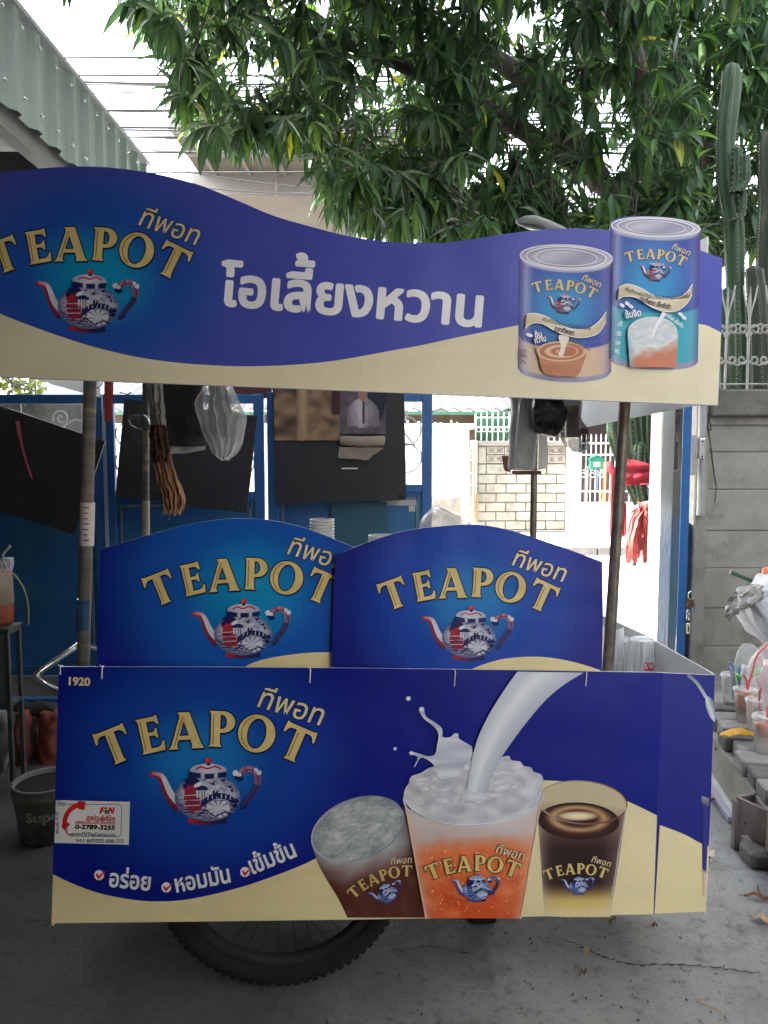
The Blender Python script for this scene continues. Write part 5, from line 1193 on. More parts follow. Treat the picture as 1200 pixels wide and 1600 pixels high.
# white fence with green sheet on the block wall
fn = thing('iron_fence', 'white spear-topped fence with ring scrolls above the cement block wall', 'fence', (ax(800), AY + .05, az(689)))
xi = 743.5
while xi < 886:
    mb = MB(); mb.tube([(ax(xi), AY + .05, az(689)), (ax(xi), AY + .05, az(648)), (ax(xi), AY + .05, az(643))], [.011, .011, .002], 6); mb.build('bar', WIRON, fn); xi += 8.8
for py in (652, 667):
    mb = MB(); mb.tube([(ax(742), AY + .065, az(py)), (ax(886), AY + .065, az(py))], .010, 6); mb.build('rail', WIRON, fn)
xi = 748
while xi < 884:
    mb = MB(); mb.tube([(ax(xi) + .033 * math.cos(t), AY + .035, az(671) + .038 * math.sin(t)) for t in [6.283 * k / 14 for k in range(14)]], .007, 5, closed=True); mb.build('ring', WIRON, fn); xi += 8.8
mb = MB(); mb.bbox((ax(744), AY + .12, az(689)), (ax(806), AY + .14, az(653)), .004); one(mb, 'green_sheet', mat('dark_green_board', (.03, .11, .06), (.02, .08, .045), rough=.5, scale=4), 'dark green sheet standing behind the white fence over the block wall', 'board')
# white gate with letter box
wg = thing('white_gate', 'white steel gate with barred top across the alley', 'gate', (ax(940), AY, .1))
WG = mat('white_gate_paint', (.68, .68, .66), (.6, .6, .58), rough=.5, scale=4, third=(.4, .37, .32), tscale=3, tlo=.6, thi=.8)
mb = MB(); mb.bbox((ax(906), AY - .01, az(834)), (ax(1010), AY + .02, az(788)), .006); mb.build('sheet_panel', WG, wg)
for a, b, c, d in ((904, 907, 835, 700), (1008, 1011, 835, 700)):
    mb = MB(); mb.bbox((ax(a), AY - .02, az(c)), (ax(b), AY + .03, az(d)), .006); mb.build('stile', WG, wg)
for py in (787, 769, 712, 694):
    mb = MB(); mb.bbox((ax(904), AY - .015, az(py)), (ax(1010), AY + .025, az(py - 2.6)), .005); mb.build('rail', WG, wg)
xi = 908.5
while xi < 1008:
    mb = MB(); mb.tube([(ax(xi), AY, az(788)), (ax(xi), AY, az(683)), (ax(xi), AY, az(678))], [.009, .009, .001], 6); mb.build('bar', WG, wg); xi += 7.6
for xi in (912, 926, 940): 
    mb = MB(); mb.tube(spiral((ax(xi), AY - .02, az(741)), .02, .07, 0, 1.3), .008, 5); mb.build('scroll', WG, wg)
lb = thing('letter_box', 'green letter box with a pitched lid hanging on the white gate', 'letter box', tuple(P(932, 735, AY - .1)))
mb = MB(); a, b = P(922.5, 718, AY - .12), P(942.5, 733, AY - .12); ym = AY - .12
poly = [(a.x, ym, b.z), (b.x, ym, b.z), (b.x, ym, a.z), ((a.x + b.x) / 2, ym, a.z + .05), (a.x, ym, a.z)]
mb.prism(poly, (0, .10, 0)); mb.build('box', mat('green_plastic', (.02, .17, .11), (.016, .13, .085), rough=.4), lb)
mb = MB(); mb.prism([(a.x - .02, ym - .015, a.z - .005), ((a.x + b.x) / 2, ym - .015, a.z + .055), (b.x + .02, ym - .015, a.z - .005), (b.x + .02, ym - .015, a.z + .012), ((a.x + b.x) / 2, ym - .015, a.z + .075), (a.x - .02, ym - .015, a.z + .012)], (0, .13, 0)); mb.build('lid', mat('green_lid', (.015, .14, .09), rough=.4), lb)
mb = MB(); mb.box((a.x + .05, ym - .003, b.z + .04), (b.x - .05, ym - .001, a.z - .04)); mb.build('card', mat('yellowed_card', (.55, .48, .28), rough=.6), lb)
# things in the yard behind the white gate
SHADEY = AY + 1.6
for i, (px, w, py0, py1, c, nm, lab) in enumerate(((934, 7, 735, 765, (.10, .14, .25), 'hanging_shirt', 'dark blue shirt hanging behind the white gate'), (945, 7, 722, 785, (.55, .26, .06), 'orange_board', 'upright orange board behind the bars of the white gate'), (919, 10, 728, 787, (.06, .05, .05), 'dark_curtain', 'dark curtain hanging behind the bars of the white gate'))):
    a, b = P(px - w / 2, py0, SHADEY), P(px + w / 2, py1, SHADEY); mb = MB(); mb.sheet(lambda u, v: (a.x + (b.x - a.x) * u, SHADEY + .03 * math.sin(u * 9 + v), a.z + (b.z - a.z) * v), 10, 6, thick=(0, .02, 0))
    one(mb, nm, mat(nm + '_cloth', c, rough=.8, scale=8), lab, nm.split('_')[1])
nh = thing('neighbour_house', 'low house with a corrugated grey roof behind the whitewashed wall', 'house', (ax(720), 17, 0))
mb = MB(); mb.box((-8, 17.0, 0), (ax(860) * 1.25, 22, 2.25)); mb.build('wall', mat('brown_boards', (.20, .15, .11), (.14, .10, .075), rough=.8, scale=2), nh)
def roofsheet(x0, x1, y0, y1, z0, z1, pitch, m, parent, name='roof'):
    n = int((x1 - x0) / pitch * 4); mb = MB(); v = []
    for i in range(n + 1):
        x = x0 + (x1 - x0) * i / n; d = .03 * math.sin(i * math.pi / 2); v += [(x, y0, z0 + d), (x, y1, z1 + d)]
    mb.add(v, [(2 * i, 2 * i + 2, 2 * i + 3, 2 * i + 1) for i in range(n)]); mb.add([(a, b, c - .02) for a, b, c in v], [(2 * i, 2 * i + 1, 2 * i + 3, 2 * i + 2) for i in range(n)])
    return mb.build(name, m, parent)
GROOF = mat('grey_roofing', (.075, .078, .078), (.05, .053, .053), rough=.7, scale=3, metal=.1)
roofsheet(-8.2, 3.2, 16.0, 20, 2.31, 3.35, .28, GROOF, nh)
for px in (745, 787):
    a = P(px, 650, 16.2); mb = MB(); mb.box((a.x - .04, 16.15, 0), (a.x + .04, 16.25, 2.2)); mb.build('post', mat('green_post', (.04, .13, .08), rough=.5), nh)
mb = MB(); mb.box((-8.2, 15.98, 2.20), (3.2, 16.03, 2.27)); mb.build('fascia', mat('green_fascia', (.04, .13, .08), rough=.5), nh)
dh = thing('dark_porch', 'dark porch of a house behind the white gate', 'house', (ax(1000) * 1.2, 16.5, 0))
mb = MB(); mb.box((2.9, 16.6, 0), (9, 19, 3.0)); mb.build('wall', mat('porch_dark', (.05, .04, .045), (.08, .06, .06), rough=.8, scale=2), dh)
mb = MB(); mb.box((2.7, 13.6, 2.25), (9, 18, 2.35)); mb.build('roof', GROOF, dh)
# grey side wall seen through the scrolls of the left gate leaves
mb = MB(); mb.bbox((-7.0, 6.0, 0), (px2x(132, 6.0), 6.15, z_at(628, 6.0)), .02); one(mb, 'grey_wall', GREYR, 'weathered grey wall glimpsed through the scrolls of the left gate', 'wall')
# ================================================================== TREE, SKYLINE, CABLES
def leaf_mat(name, c1, c2, tr=(.10, .22, .03), tf=.30):
    m, nt, b = new_mat(name); L = nt.links
    gi = node(nt, 'ShaderNodeNewGeometry'); oi = node(nt, 'ShaderNodeObjectInfo')
    a = node(nt, 'ShaderNodeAttribute'); a.attribute_name = 'Col'
    b.inputs['Roughness'].default_value = .45; b.inputs['Specular IOR Level'].default_value = .28
    L.new(a.outputs['Color'], b.inputs['Base Color'])
    t = node(nt, 'ShaderNodeBsdfTranslucent'); mx = node(nt, 'ShaderNodeMixShader'); mx.inputs['Fac'].default_value = tf
    hs = node(nt, 'ShaderNodeHueSaturation'); hs.inputs['Hue'].default_value = .47; hs.inputs['Saturation'].default_value = 1.15; hs.inputs['Value'].default_value = 2.0
    L.new(a.outputs['Color'], hs.inputs['Color']); L.new(hs.outputs['Color'], t.inputs['Color'])
    L.new(b.outputs[0], mx.inputs[1]); L.new(t.outputs[0], mx.inputs[2]); L.new(mx.outputs[0], nt.nodes['Material Output'].inputs['Surface'])
    return m
LEAF = leaf_mat('mango_leaf', None, None)
rt = random.Random(11)
def leaf_geo(mb, base, d, up, ln, w, droop, col, fold=.25):
    """a long mango leaf: pointed blade folded along its midrib, drooping towards the tip"""
    d = Vector(d).normalized(); s = d.cross(Vector(up)); s = s.normalized() if s.length > 1e-4 else Vector((1, 0, 0)); n = s.cross(d)
    rows = ((0, .05), (.12, .45), (.38, 1.0), (.68, .78), (.9, .28), (1.0, .02)); v = []; p = Vector(base); prev = 0; dd = d.copy()
    for t, k in rows:
        p = p + dd * (t - prev) * ln; prev = t
        dd = (dd + Vector((0, 0, -droop * .35))).normalized()
        e = s * w * k * .5; f = n * w * k * fold
        v += [p + e + f, p, p - e + f]
    fc = []
    for i in range(len(rows) - 1):
        o = i * 3; fc += [(o, o + 1, o + 4, o + 3), (o + 1, o + 2, o + 5, o + 4)]
    mid = tuple(min(1, c * 1.5 + .01) for c in col)
    mb.add(v, fc, [col, mid, col] * len(rows), 0, True)
def leaf_col():
    t = rt.random(); g = rt.uniform(.7, 1.25)
    if t < .0012: return (.30, .16, .03)
    if t < .012: return (.22, .26, .04)
    if t < .20: return (.050 * g, .11 * g, .026 * g)
    return (.021 * g, .052 * g, .020 * g)
def whorl(mb, c, ln=.2, n=None, axis=None, young=False):
    c = Vector(c); ax_ = Vector(axis) if axis else Vector((rt.uniform(-1, 1), rt.uniform(-1, 1), rt.uniform(-.7, .5))).normalized()
    n = n or rt.randint(8, 13); o = ax_.orthogonal(); out = []
    for i in range(n):
        a = 2.4 * i + rt.uniform(-.4, .4); q = Matrix.Rotation(a, 3, ax_) @ o
        d = (q * rt.uniform(.7, 1.1) + ax_ * rt.uniform(.1, .9) + Vector((0, 0, -rt.uniform(.1, .8)))).normalized()
        col = leaf_col() if not young else tuple(k * rt.uniform(.8, 1.2) for k in (.11, .20, .035))
        args = (c + ax_ * (i * .006), d, (0, 0, 1), ln * rt.uniform(.7, 1.15), ln * rt.uniform(.20, .27), rt.uniform(.1, .9), col)
        if mb is None: out.append(args)
        else: leaf_geo(mb, *args)
    return out
def proj(p):
    q = p - EYE; dz = q.y * CP - q.z * SP
    if dz < .05: return None
    return 600 + F * q.x / dz, 800 - F * (q.y * SP + q.z * CP) / dz
# lower-left outline of the crown against the open sky (as heights of its underside along the alley)
def under(px):
    pts = [(205, -60), (216, 25), (232, 60), (262, 90), (280, 150), (290, 205), (320, 225), (360, 228), (400, 232), (440, 225), (470, 230), (495, 262), (520, 318), (560, 352), (590, 372), (640, 378), (700, 378), (760, 384), (860, 392), (960, 398), (1120, 402), (1300, 420)]
    if px < 205: return -1e3
    for a, b in zip(pts, pts[1:]):
        if a[0] <= px <= b[0]: return a[1] + (b[1] - a[1]) * (px - a[0]) / (b[0] - a[0])
    return 420
tree = thing('mango_tree', 'dense mango tree with long drooping leaves hanging over the gate and the cart', 'tree', (2.9, 7.4, 0))
BARK = mat('mango_bark', (.065, .052, .042), (.035, .03, .025), rough=.9, scale=12, stretch=(1, 1, .3), bump=.6)
mb = MB(); mb.tube(smooth([(2.9, 7.4, -.05), (2.92, 7.38, .9), (2.8, 7.3, 1.9), (2.7, 7.1, 2.9), (2.6, 7.0, 3.7)], 5), [.21 - .004 * i for i in range(21)], 12); mb.build('trunk', BARK, tree)
limbs = [[(2.65, 7.05, 3.2), (1.8, 6.6, 3.7), (.9, 6.0, 3.95), (.0, 5.6, 4.2), (-1.0, 5.3, 4.35)], [(2.65, 7.05, 3.3), (2.0, 6.0, 4.1), (1.2, 4.8, 4.5), (.8, 3.2, 4.5)], [(2.7, 7.1, 3.0), (3.6, 6.2, 3.6), (4.2, 5.2, 4.0), (4.6, 4.0, 4.2)], [(2.6, 7.0, 3.5), (2.4, 7.0, 4.8), (1.6, 6.8, 5.8)], [(2.6, 7.0, 3.6), (3.4, 7.4, 4.8), (4.4, 7.4, 5.4)], [(1.8, 6.6, 3.7), (1.1, 6.5, 4.5), (.2, 6.6, 5.0), (-.7, 6.4, 5.2)]]
for lb_ in limbs:
    sp = smooth(lb_, 6); mb = MB(); mb.tube(sp, [.11 - .085 * i / (len(sp) - 1) for i in range(len(sp))], 8); mb.build('branch', BARK, tree)
crown_mb = MB(); twigs = MB(); near = []
def clear_of(p, m=0):
    q = proj(p)
    return q is not None and q[1] < under(q[0]) - 22 - m
count = 0; tries = 0
while count < 3000 and tries < 60000:
    tries += 1
    px = rt.uniform(205, 1290); py = rt.uniform(-330, 392) if rt.random() < .8 else under(px) - rt.uniform(22, 90); Y = rt.uniform(4.6, 8.6)
    p = P(px, py, Y)
    if p.z < 2.3 or not clear_of(p) or (px > 1085 and Y < 6.2): continue
    # uneven density: gaps between clumps
    dens = .42 + 1.15 * nz(px * .009, py * .011, Y * .35) + .35 * nz(px * .03, py * .03, 3)
    if px < 420: dens -= .12
    if rt.random() > dens + .25: continue
    whorl(crown_mb, p, rt.choice((rt.uniform(.12, .18), rt.uniform(.16, .24), rt.uniform(.2, .29)))); count += 1
    a = Vector((rt.uniform(-.12, .12), rt.uniform(-.05, .2), rt.uniform(.12, .3))); twigs.tube([p, p + a * .5, p + a], [.003, .004, .005], 4)
# the deep part of the crown behind the cactus columns and towards the right edge
count = 0
while count < 620:
    px = rt.uniform(1020, 1420); py = rt.uniform(-260, 420) ; Y = rt.uniform(6.2, 9.4); p = P(px, py, Y)
    if not clear_of(p): continue
    whorl(crown_mb, p, rt.uniform(.19, .29)); count += 1
# part of the crown that arches over the yard, above the view, thickened at left for shade
count = 0
while count < 1150:
    p = Vector((rt.uniform(-1.3, 4.6) if rt.random() < .4 else rt.uniform(-1.4, .9), rt.uniform(.2, 5.6), rt.uniform(3.45, 5.2)))
    q = proj(p)
    if q is not None and q[1] > -40: continue
    whorl(crown_mb, p, rt.uniform(.17, .25), n=10); count += 1
c_ob = crown_mb.build('crown', LEAF, tree, attr=True); c_ob['kind'] = 'stuff'
t_ob = twigs.build('twigs', BARK, tree); t_ob['kind'] = 'stuff'
# the nearest leaves, one by one
shapes = []
for k in range(8):
    m_ = MB(); col = ((.020, .050, .020), (.026, .060, .022), (.018, .046, .020), (.034, .075, .024), (.022, .054, .018), (.045, .095, .028))[k] if k < 6 else (.075, .145, .028); leaf_geo(m_, (0, 0, 0), (1, 0, 0), (0, 0, 1), 1.0, .22, .3 + .08 * k, col, .2 + .02 * k); shapes.append(m_.mesh('leaf', LEAF, None, True))
made = 0
front = []
while made < 296:
    px = rt.choice((rt.uniform(230, 560), rt.uniform(300, 1190), rt.uniform(480, 760))); lim = under(px)
    py = lim - 22 - abs(rt.gauss(0, 90)); Y = rt.uniform(3.9, 4.6); p = P(px, py, Y)
    if py < 5 or px > 1090 or not clear_of(p, 4): continue
    n_ = rt.randint(7, 11); young = rt.random() < .08 and px < 640; axd = Vector((rt.uniform(-.5, .5), rt.uniform(-.9, -.1), rt.uniform(-.9, .2))).normalized()
    for base, d, up, ln, w, dr, col in whorl(None, p, rt.uniform(.18, .24), n_, axd):
        if made >= 296: break
        sidev = d.cross(Vector((0, 0, 1)))
        if sidev.length < .05: continue
        y_ = sidev.normalized(); z_ = d.cross(y_) * -1 if d.cross(y_).z < 0 else d.cross(y_)
        M = Matrix((d, z_.cross(d), z_)).transposed()
        o = bpy.data.objects.new('leaf', shapes[rt.randrange(6, 8) if young else rt.randrange(0, 6)]); COL.objects.link(o); o.parent = tree
        o.location = base - Vector(tree.location); o.rotation_euler = M.to_euler(); o.scale = (ln, ln, ln); made += 1

# columnar cactus behind the right wall and by the gateway
CACT = mat('cactus_skin', (.030, .070, .028), (.018, .046, .018), rough=.6, scale=6, stretch=(1, 1, .3), bump=.15, third=(.06, .07, .045), tscale=3, tlo=.58, thi=.75)
CACT_D = mat('cactus_corky', (.04, .05, .032), (.026, .033, .022), rough=.75, scale=9, stretch=(1, 1, .3), bump=.3, third=(.13, .12, .08), tscale=4, tlo=.55, thi=.72)
SPINE = mat('cactus_spines', (.24, .23, .19), rough=.7)
def cactus_col(parent, path, r, m=CACT, nr=6, name='stem'):
    sp = smooth(path, 6); n = nr * 4; mb = MB(); rows = []; v = []; f = []
    N_ = len(sp)
    for i, c in enumerate(sp):
        t = i / (N_ - 1); rr_ = r * (1 if t < .9 else math.sqrt(max(.02, 1 - ((t - .9) / .1) ** 2))) * (1 + .05 * math.sin(i * .8))
        for k in range(n):
            a = 2 * math.pi * k / n + .3; q = rr_ * (.72 + .28 * abs(math.cos(nr * (a - .3) / 2)) ** .8)
            v.append((c[0] + q * math.cos(a), c[1] + q * math.sin(a), c[2]))
    for i in range(N_ - 1):
        for k in range(n): f.append((i * n + k, i * n + (k + 1) % n, (i + 1) * n + (k + 1) % n, (i + 1) * n + k))
    f.append(tuple(range((N_ - 1) * n, N_ * n))); mb.add(v, f, None, 0, True); st = mb.build(name, m, parent)
    mb = MB()
    for k in range(nr):
        a = 2 * math.pi * k / nr + .3
        if math.sin(a) > .5: continue
        L_ = sum((Vector(sp[i + 1]) - Vector(sp[i])).length for i in range(N_ - 1)); st_n = int(L_ / .035)
        for j in range(st_n):
            u = j / st_n * (N_ - 1) * .95; i = int(u); c = Vector(sp[i]).lerp(Vector(sp[min(i + 1, N_ - 1)]), u - i); d = Vector((math.cos(a), math.sin(a), 0)); b = c + d * r
            mb.add([b - Vector((.005, 0, .004)), b + Vector((.005, 0, -.004)), b + Vector((0, 0, .007)), b + d * .012], [(0, 1, 3), (1, 2, 3), (2, 0, 3)])
    mb.build('spines', SPINE, st, org=tuple(parent.location))['kind'] = 'stuff'
def pxs(pts, Y): return [tuple(P(x, y, Y)) for x, y in pts]
CY = 5.5
def cactus(label, stems, base_px, Y, m=CACT, group='columnar cacti'):
    b = P(base_px, 700, Y); t = thing('cactus', label, 'cactus', (b.x, Y, 0), group)
    for path, r in stems: cactus_col(t, path, r, m)
    return t
def stem_to_ground(pts, Y): p = pxs(pts, Y); return [(p[0][0], p[0][1], 0.0)] + p
cactus('tallest columnar cactus behind the railing with short side arms', [(stem_to_ground([(1150, 640), (1149, 480), (1146, 360), (1137, 300), (1133, 220), (1140, 150), (1143, 98)], CY), .070), (pxs([(1148, 300), (1152, 280), (1152, 250), (1151, 230)], CY - .1), .036), (pxs([(1154, 300), (1163, 284), (1164, 262), (1163, 242)], CY - .12), .036), (pxs([(1146, 345), (1158, 335), (1160, 312), (1160, 300)], CY - .1), .028)], 1150, CY)
cactus('columnar cactus at the far right edge behind the railing', [(stem_to_ground([(1204, 640), (1203, 500), (1200, 400), (1203, 300), (1200, 205)], CY + .1), .08)], 1204, CY + .1, CACT_D)
cactus('leaning corky cactus behind the railing between the two taller columns', [(stem_to_ground([(1186, 640), (1186, 540), (1181, 460), (1176, 415)], CY - .15), .06), (stem_to_ground([(1172, 640), (1170, 560), (1166, 500), (1165, 470)], CY + .15), .07)], 1180, CY, CACT_D)
cactus('low columnar cactus behind the railing nearest the banner', [(stem_to_ground([(1136, 640), (1136, 560), (1135, 500), (1134, 450)], CY - .2), .055)], 1136, CY - .2, CACT)
KY = 6.3
cactus('cluster of dark green cactus columns by the gateway draped with red cloth', [(stem_to_ground([(1066, 900), (1050, 850), (1018, 800), (996, 740), (986, 650), (982, 560)], KY), .085), (stem_to_ground([(1068, 880), (1046, 800), (1018, 720), (1014, 640), (1014, 560)], KY + .12), .095), (stem_to_ground([(1066, 880), (1046, 780), (1032, 680), (1030, 560)], KY + .05), .08), (pxs([(1030, 850), (1004, 800), (974, 730), (958, 680), (957, 640)], KY - .12), .05), (pxs([(1016, 820), (1003, 770), (998, 730), (1000, 690)], KY - .22), .05)], 1066, KY, CACT)

# elevated building with a deep battened eave, far behind
eb = thing('elevated_building', 'pale building with a wide battened eave beyond the overhead cables', 'building', (-3.5, 24, 0))
SOFF = mat('soffit_boards', (.10, .09, .082), (.075, .067, .06), rough=.8, scale=2); BWALL = mat('far_wall', (.16, .155, .15), (.13, .127, .122), rough=.85, scale=.7)
p0, p1 = P(267, 205, 20.5), P(660, 205, 20.5); w0 = P(300, 262, 23.5); zb_ = z_at(307, 23.5)
zs_ = p0.z
mb = MB(); mb.box((p0.x, 20.5, zs_), (p1.x, 28, zs_ + .25)); mb.build('eave', SOFF, eb)
mb = MB(); mb.box((w0.x, 23.5, zb_), (p1.x - .3, 28, zs_ - .002)); mb.build('wall', BWALL, eb)
mb = MB(); mb.box((p0.x - .05, 20.44, zs_ - .05), (p1.x, 20.49, zs_ + .35)); mb.build('fascia', BWALL, eb)
for i in range(9):
    x = p0.x + .5 + i * 1.02; mb = MB(); mb.box((x - .05, 20.5, zs_ - .10), (x + .05, 23.49, zs_ - .003)); mb.build('batten', BWALL, eb)
mb = MB(); mb.box((p0.x, 21.9, zs_ - .06), (p1.x, 22.0, zs_ - .0035)); mb.build('batten', BWALL, eb)
for x in (-1.2, 1.6):
    mb = MB(); mb.bbox((x - .35, 25, 0), (x + .35, 25.7, zb_), .03); mb.build('column', BWALL, eb)
mb = MB(); mb.tube([tuple(P(432, 262, 23.3)), tuple(P(432, 307, 23.3))], .03, 6); mb.build('pipe', GREYR, eb)

# overhead cables
CAB = mat('cable_black', (.03, .03, .032), (.05, .05, .05), rough=.7)
def cable(pl, pr, Yl, Yr, sag, r, label):
    a, b = P(pl[0], pl[1], Yl), P(pr[0], pr[1], Yr); d = b - a; a2 = a - d * 1.6; b2 = b + d * 1.2; n = 40; mb = MB(); pts = []
    for i in range(n + 1):
        t = i / n; p = a2.lerp(b2, t); s_ = (t - 1.6 / 3.8) / (1 / 3.8); p.z -= sag * 4 * s_ * (1 - s_) if 0 < s_ < 1 else -abs(sag) * .6 * min(abs(s_), abs(s_ - 1)); pts.append(tuple(p))
    mb.tube(pts, r, 5); return one(mb, 'cable', CAB, label, 'cable', 'overhead cables', org=pts[0])
cabs = [(130, 128, 640, 126, .04, .020), (140, 132, 640, 134, .02, .012), (145, 146, 640, 142, -.02, .012), (190, 199, 640, 196, .02, .022), (190, 203, 640, 202, .02, .018), (195, 207, 640, 204, .05, .012), (205, 218, 640, 214, .0, .009), (205, 221, 640, 226, .06, .010), (210, 234, 640, 230, .05, .012), (215, 238, 640, 240, .02, .010), (215, 243, 640, 236, .05, .008), (265, 262, 640, 292, .12, .010), (320, 294, 640, 302, .05, .010), (330, 306, 640, 300, -.02, .008)]
ORD = ('topmost', 'second', 'third', 'fourth', 'fifth', 'sixth', 'seventh', 'eighth', 'ninth', 'tenth', 'eleventh', 'twelfth', 'thirteenth', 'lowest')
for i, (a, b, c, d, sg, r) in enumerate(cabs):
    cable((a, b), (c, d), 10 + .13 * i, 10.6 + .13 * i, sg, r * .8, ORD[i] + ' of the black cables across the open sky by the corrugated eave')
for i, (b, d) in enumerate(((86, 78), (120, 118), (172, 168), (182, 186), (212, 206), (222, 226), (236, 230), (268, 262))):
    cable((700, b), (1200, d), 9.2 + .12 * i, 9.4 + .12 * i, .05, .012, (ORD[i] if i < 7 else 'lowest') + ' of the thin cables glimpsed behind the right half of the crown')
# small lamp-like head rising behind the banner
LPY = 2.30; LPS = LPY / 9.5
lp = thing('lamp', 'small grey lamp-like head on a bent arm sticking up behind the banner', 'lamp', tuple(P(905, 420, LPY)))
a = [P(x, y, LPY) for x, y in ((807, 346), (818, 345), (832, 346), (850, 351), (872, 358), (892, 368), (903, 385), (906, 420), (906, 440))]
k_ = LPS
mb = MB(); mb.loft([(a[0], (.0, .0, .02 * k_), (0, .05 * k_, 0)), (a[1], (.01 * k_, 0, .05 * k_), (0, .12 * k_, 0)), (a[2], (.02 * k_, 0, .065 * k_), (0, .14 * k_, 0)), (a[3], (.02 * k_, 0, .055 * k_), (0, .12 * k_, 0)), (a[4], (.02 * k_, 0, .045 * k_), (0, .08 * k_, 0)), (a[5], (.02 * k_, 0, .035 * k_), (0, .04 * k_, 0))], n=18)
mb.build('lamp_like_head', mat('head_grey', (.30, .31, .31), (.24, .25, .25), rough=.5, scale=30), lp)
mb = MB(); b1, b2 = a[0] + Vector((.02, 0, -.022)) * k_, a[3] + Vector((.0, 0, -.075)) * k_
mb.loft([(b1, (.0, 0, .008 * k_), (0, .04 * k_, 0)), ((b1 + b2) / 2, (0, 0, .02 * k_), (0, .09 * k_, 0)), (b2, (0, 0, .012 * k_), (0, .08 * k_, 0))], n=12); mb.build('lens', mat('lamp_lens', (.05, .05, .05), (.08, .08, .08), rough=.25), lp)
mb = MB(); mb.tube(smooth([tuple(q) for q in a[4:]], 5), .030 * k_, 10); mb.build('arm', GROOF, lp)
# climbing leaves beyond the left gate leaf
vine = thing('creeper', 'yellow-green creeper growing over the grey wall behind the left gate', 'plant', (px2x(30, 6.05), 6.1, z_at(640, 6.05)))
mb = MB()
for i in range(150):
    p = P(rt.uniform(-60, 66), rt.uniform(585, 625) if rt.random() < .8 else rt.uniform(560, 640), rt.uniform(5.9, 6.3)); g = rt.uniform(.7, 1.2)
    leaf_geo(mb, p, (rt.uniform(-1, 1), rt.uniform(-1, .5), rt.uniform(-1, .4)), (0, 0, 1), rt.uniform(.06, .10), .05, .4, (.13 * g, .18 * g, .04 * g))
mb.build('foliage', LEAF, vine, attr=True)['kind'] = 'stuff'
mb = MB(); mb.tube(pxs([(-30, 640), (0, 610), (30, 600), (60, 612), (72, 640)], 6.1), .006, 5); mb.build('stem', BARK, vine)
for i, pts in enumerate(([(2, 585), (14, 597), (30, 606), (46, 609)], [(9, 585), (20, 598), (34, 600), (50, 597)], [(19, 590), (19, 616)], [(55, 598), (56, 616)])):
    mb = MB(); mb.tube(smooth(pxs(pts, GY), 5) if len(pts) > 2 else pxs(pts, GY), .0065, 6); mb.build('finial', WIRON, g1)
# ================================================================== GOODS AND CLUTTER
def flat_on(name, px, Y, thick, m, label, cat, group=None, ripple=0.0, parent=None):
    """a board or sheet of real thickness whose outline lies in the upright plane at distance Y"""
    poly = [P(x, y, Y) for x, y in px]
    if ripple: poly = [p + Vector((0, ripple * nz(p.x * 4, p.z * 4), 0)) for p in poly]
    mb = MB(); mb.prism([tuple(p) for p in poly], (0, thick, 0))
    if parent is not None: return mb.build(name, m, parent)
    return one(mb, name, m, label, cat, group)
BLACKB = mat('black_foam_board', (.012, .013, .018), (.020, .021, .027), rough=.6, scale=3, bump=.25, bscale=5, third=(.05, .05, .055), tscale=3, tlo=.54, thi=.8)
def ruffle(px, amp=1.0, step=14, seed=1):
    rr = random.Random(seed); out = []
    for a, b in zip(px, px[1:] + px[:1]):
        n = max(1, int(math.hypot(b[0] - a[0], b[1] - a[1]) / step))
        for i in range(n): t = i / n; out.append((a[0] + (b[0] - a[0]) * t + (rr.uniform(-amp, amp) if i else 0), a[1] + (b[1] - a[1]) * t + (rr.uniform(-amp, amp) if i else 0)))
    return out
bb1 = flat_on('black_board', ruffle([(-150, 588), (0, 634), (164, 690), (115, 835), (0, 799), (-150, 755)], .5), 4.62, .012, BLACKB, 'tilted black board at the far left of the gate with a pink strap', 'board', 'black boards hung on the gate')
bb2 = flat_on('black_board', ruffle([(194, 623), (402, 650), (385, 802), (180, 776)], .5, seed=2), 4.62, .012, BLACKB, 'black board hung on the gate behind the tan cloth and the clear bag', 'board', 'black boards hung on the gate')
bb3 = flat_on('black_board', ruffle([(425, 600), (631, 608), (635, 781), (431, 789)], .4, seed=3), 4.80, .012, BLACKB, 'large black board on the gate with faded posters pinned to its top', 'board', 'black boards hung on the gate')
PINK = mat('pink_strap', (.42, .10, .13), (.34, .07, .10), rough=.5, scale=20)
mb = MB(); mb.sheet(lambda u, v: P(27 + 12 * v + 11 * v * v + (5 - 1.2 * v) * (u - .5) * (1.3 if v < .3 else .9), 658 + 90 * v, 4.60 - .01 * math.sin(v * 6)), 2, 14, thick=(0, .003, 0)); one(mb, 'pink_strap', PINK, 'pink strap dangling across the leftmost black board', 'strap')
# staple-like white clip
mb = MB(); a, b = P(534, 732, 4.79), P(559, 732, 4.79); mb.tube([tuple(a), tuple(b)], .005, 6); one(mb, 'white_clip', ZIP, 'thin white clip across the front of the poster board', 'clip')
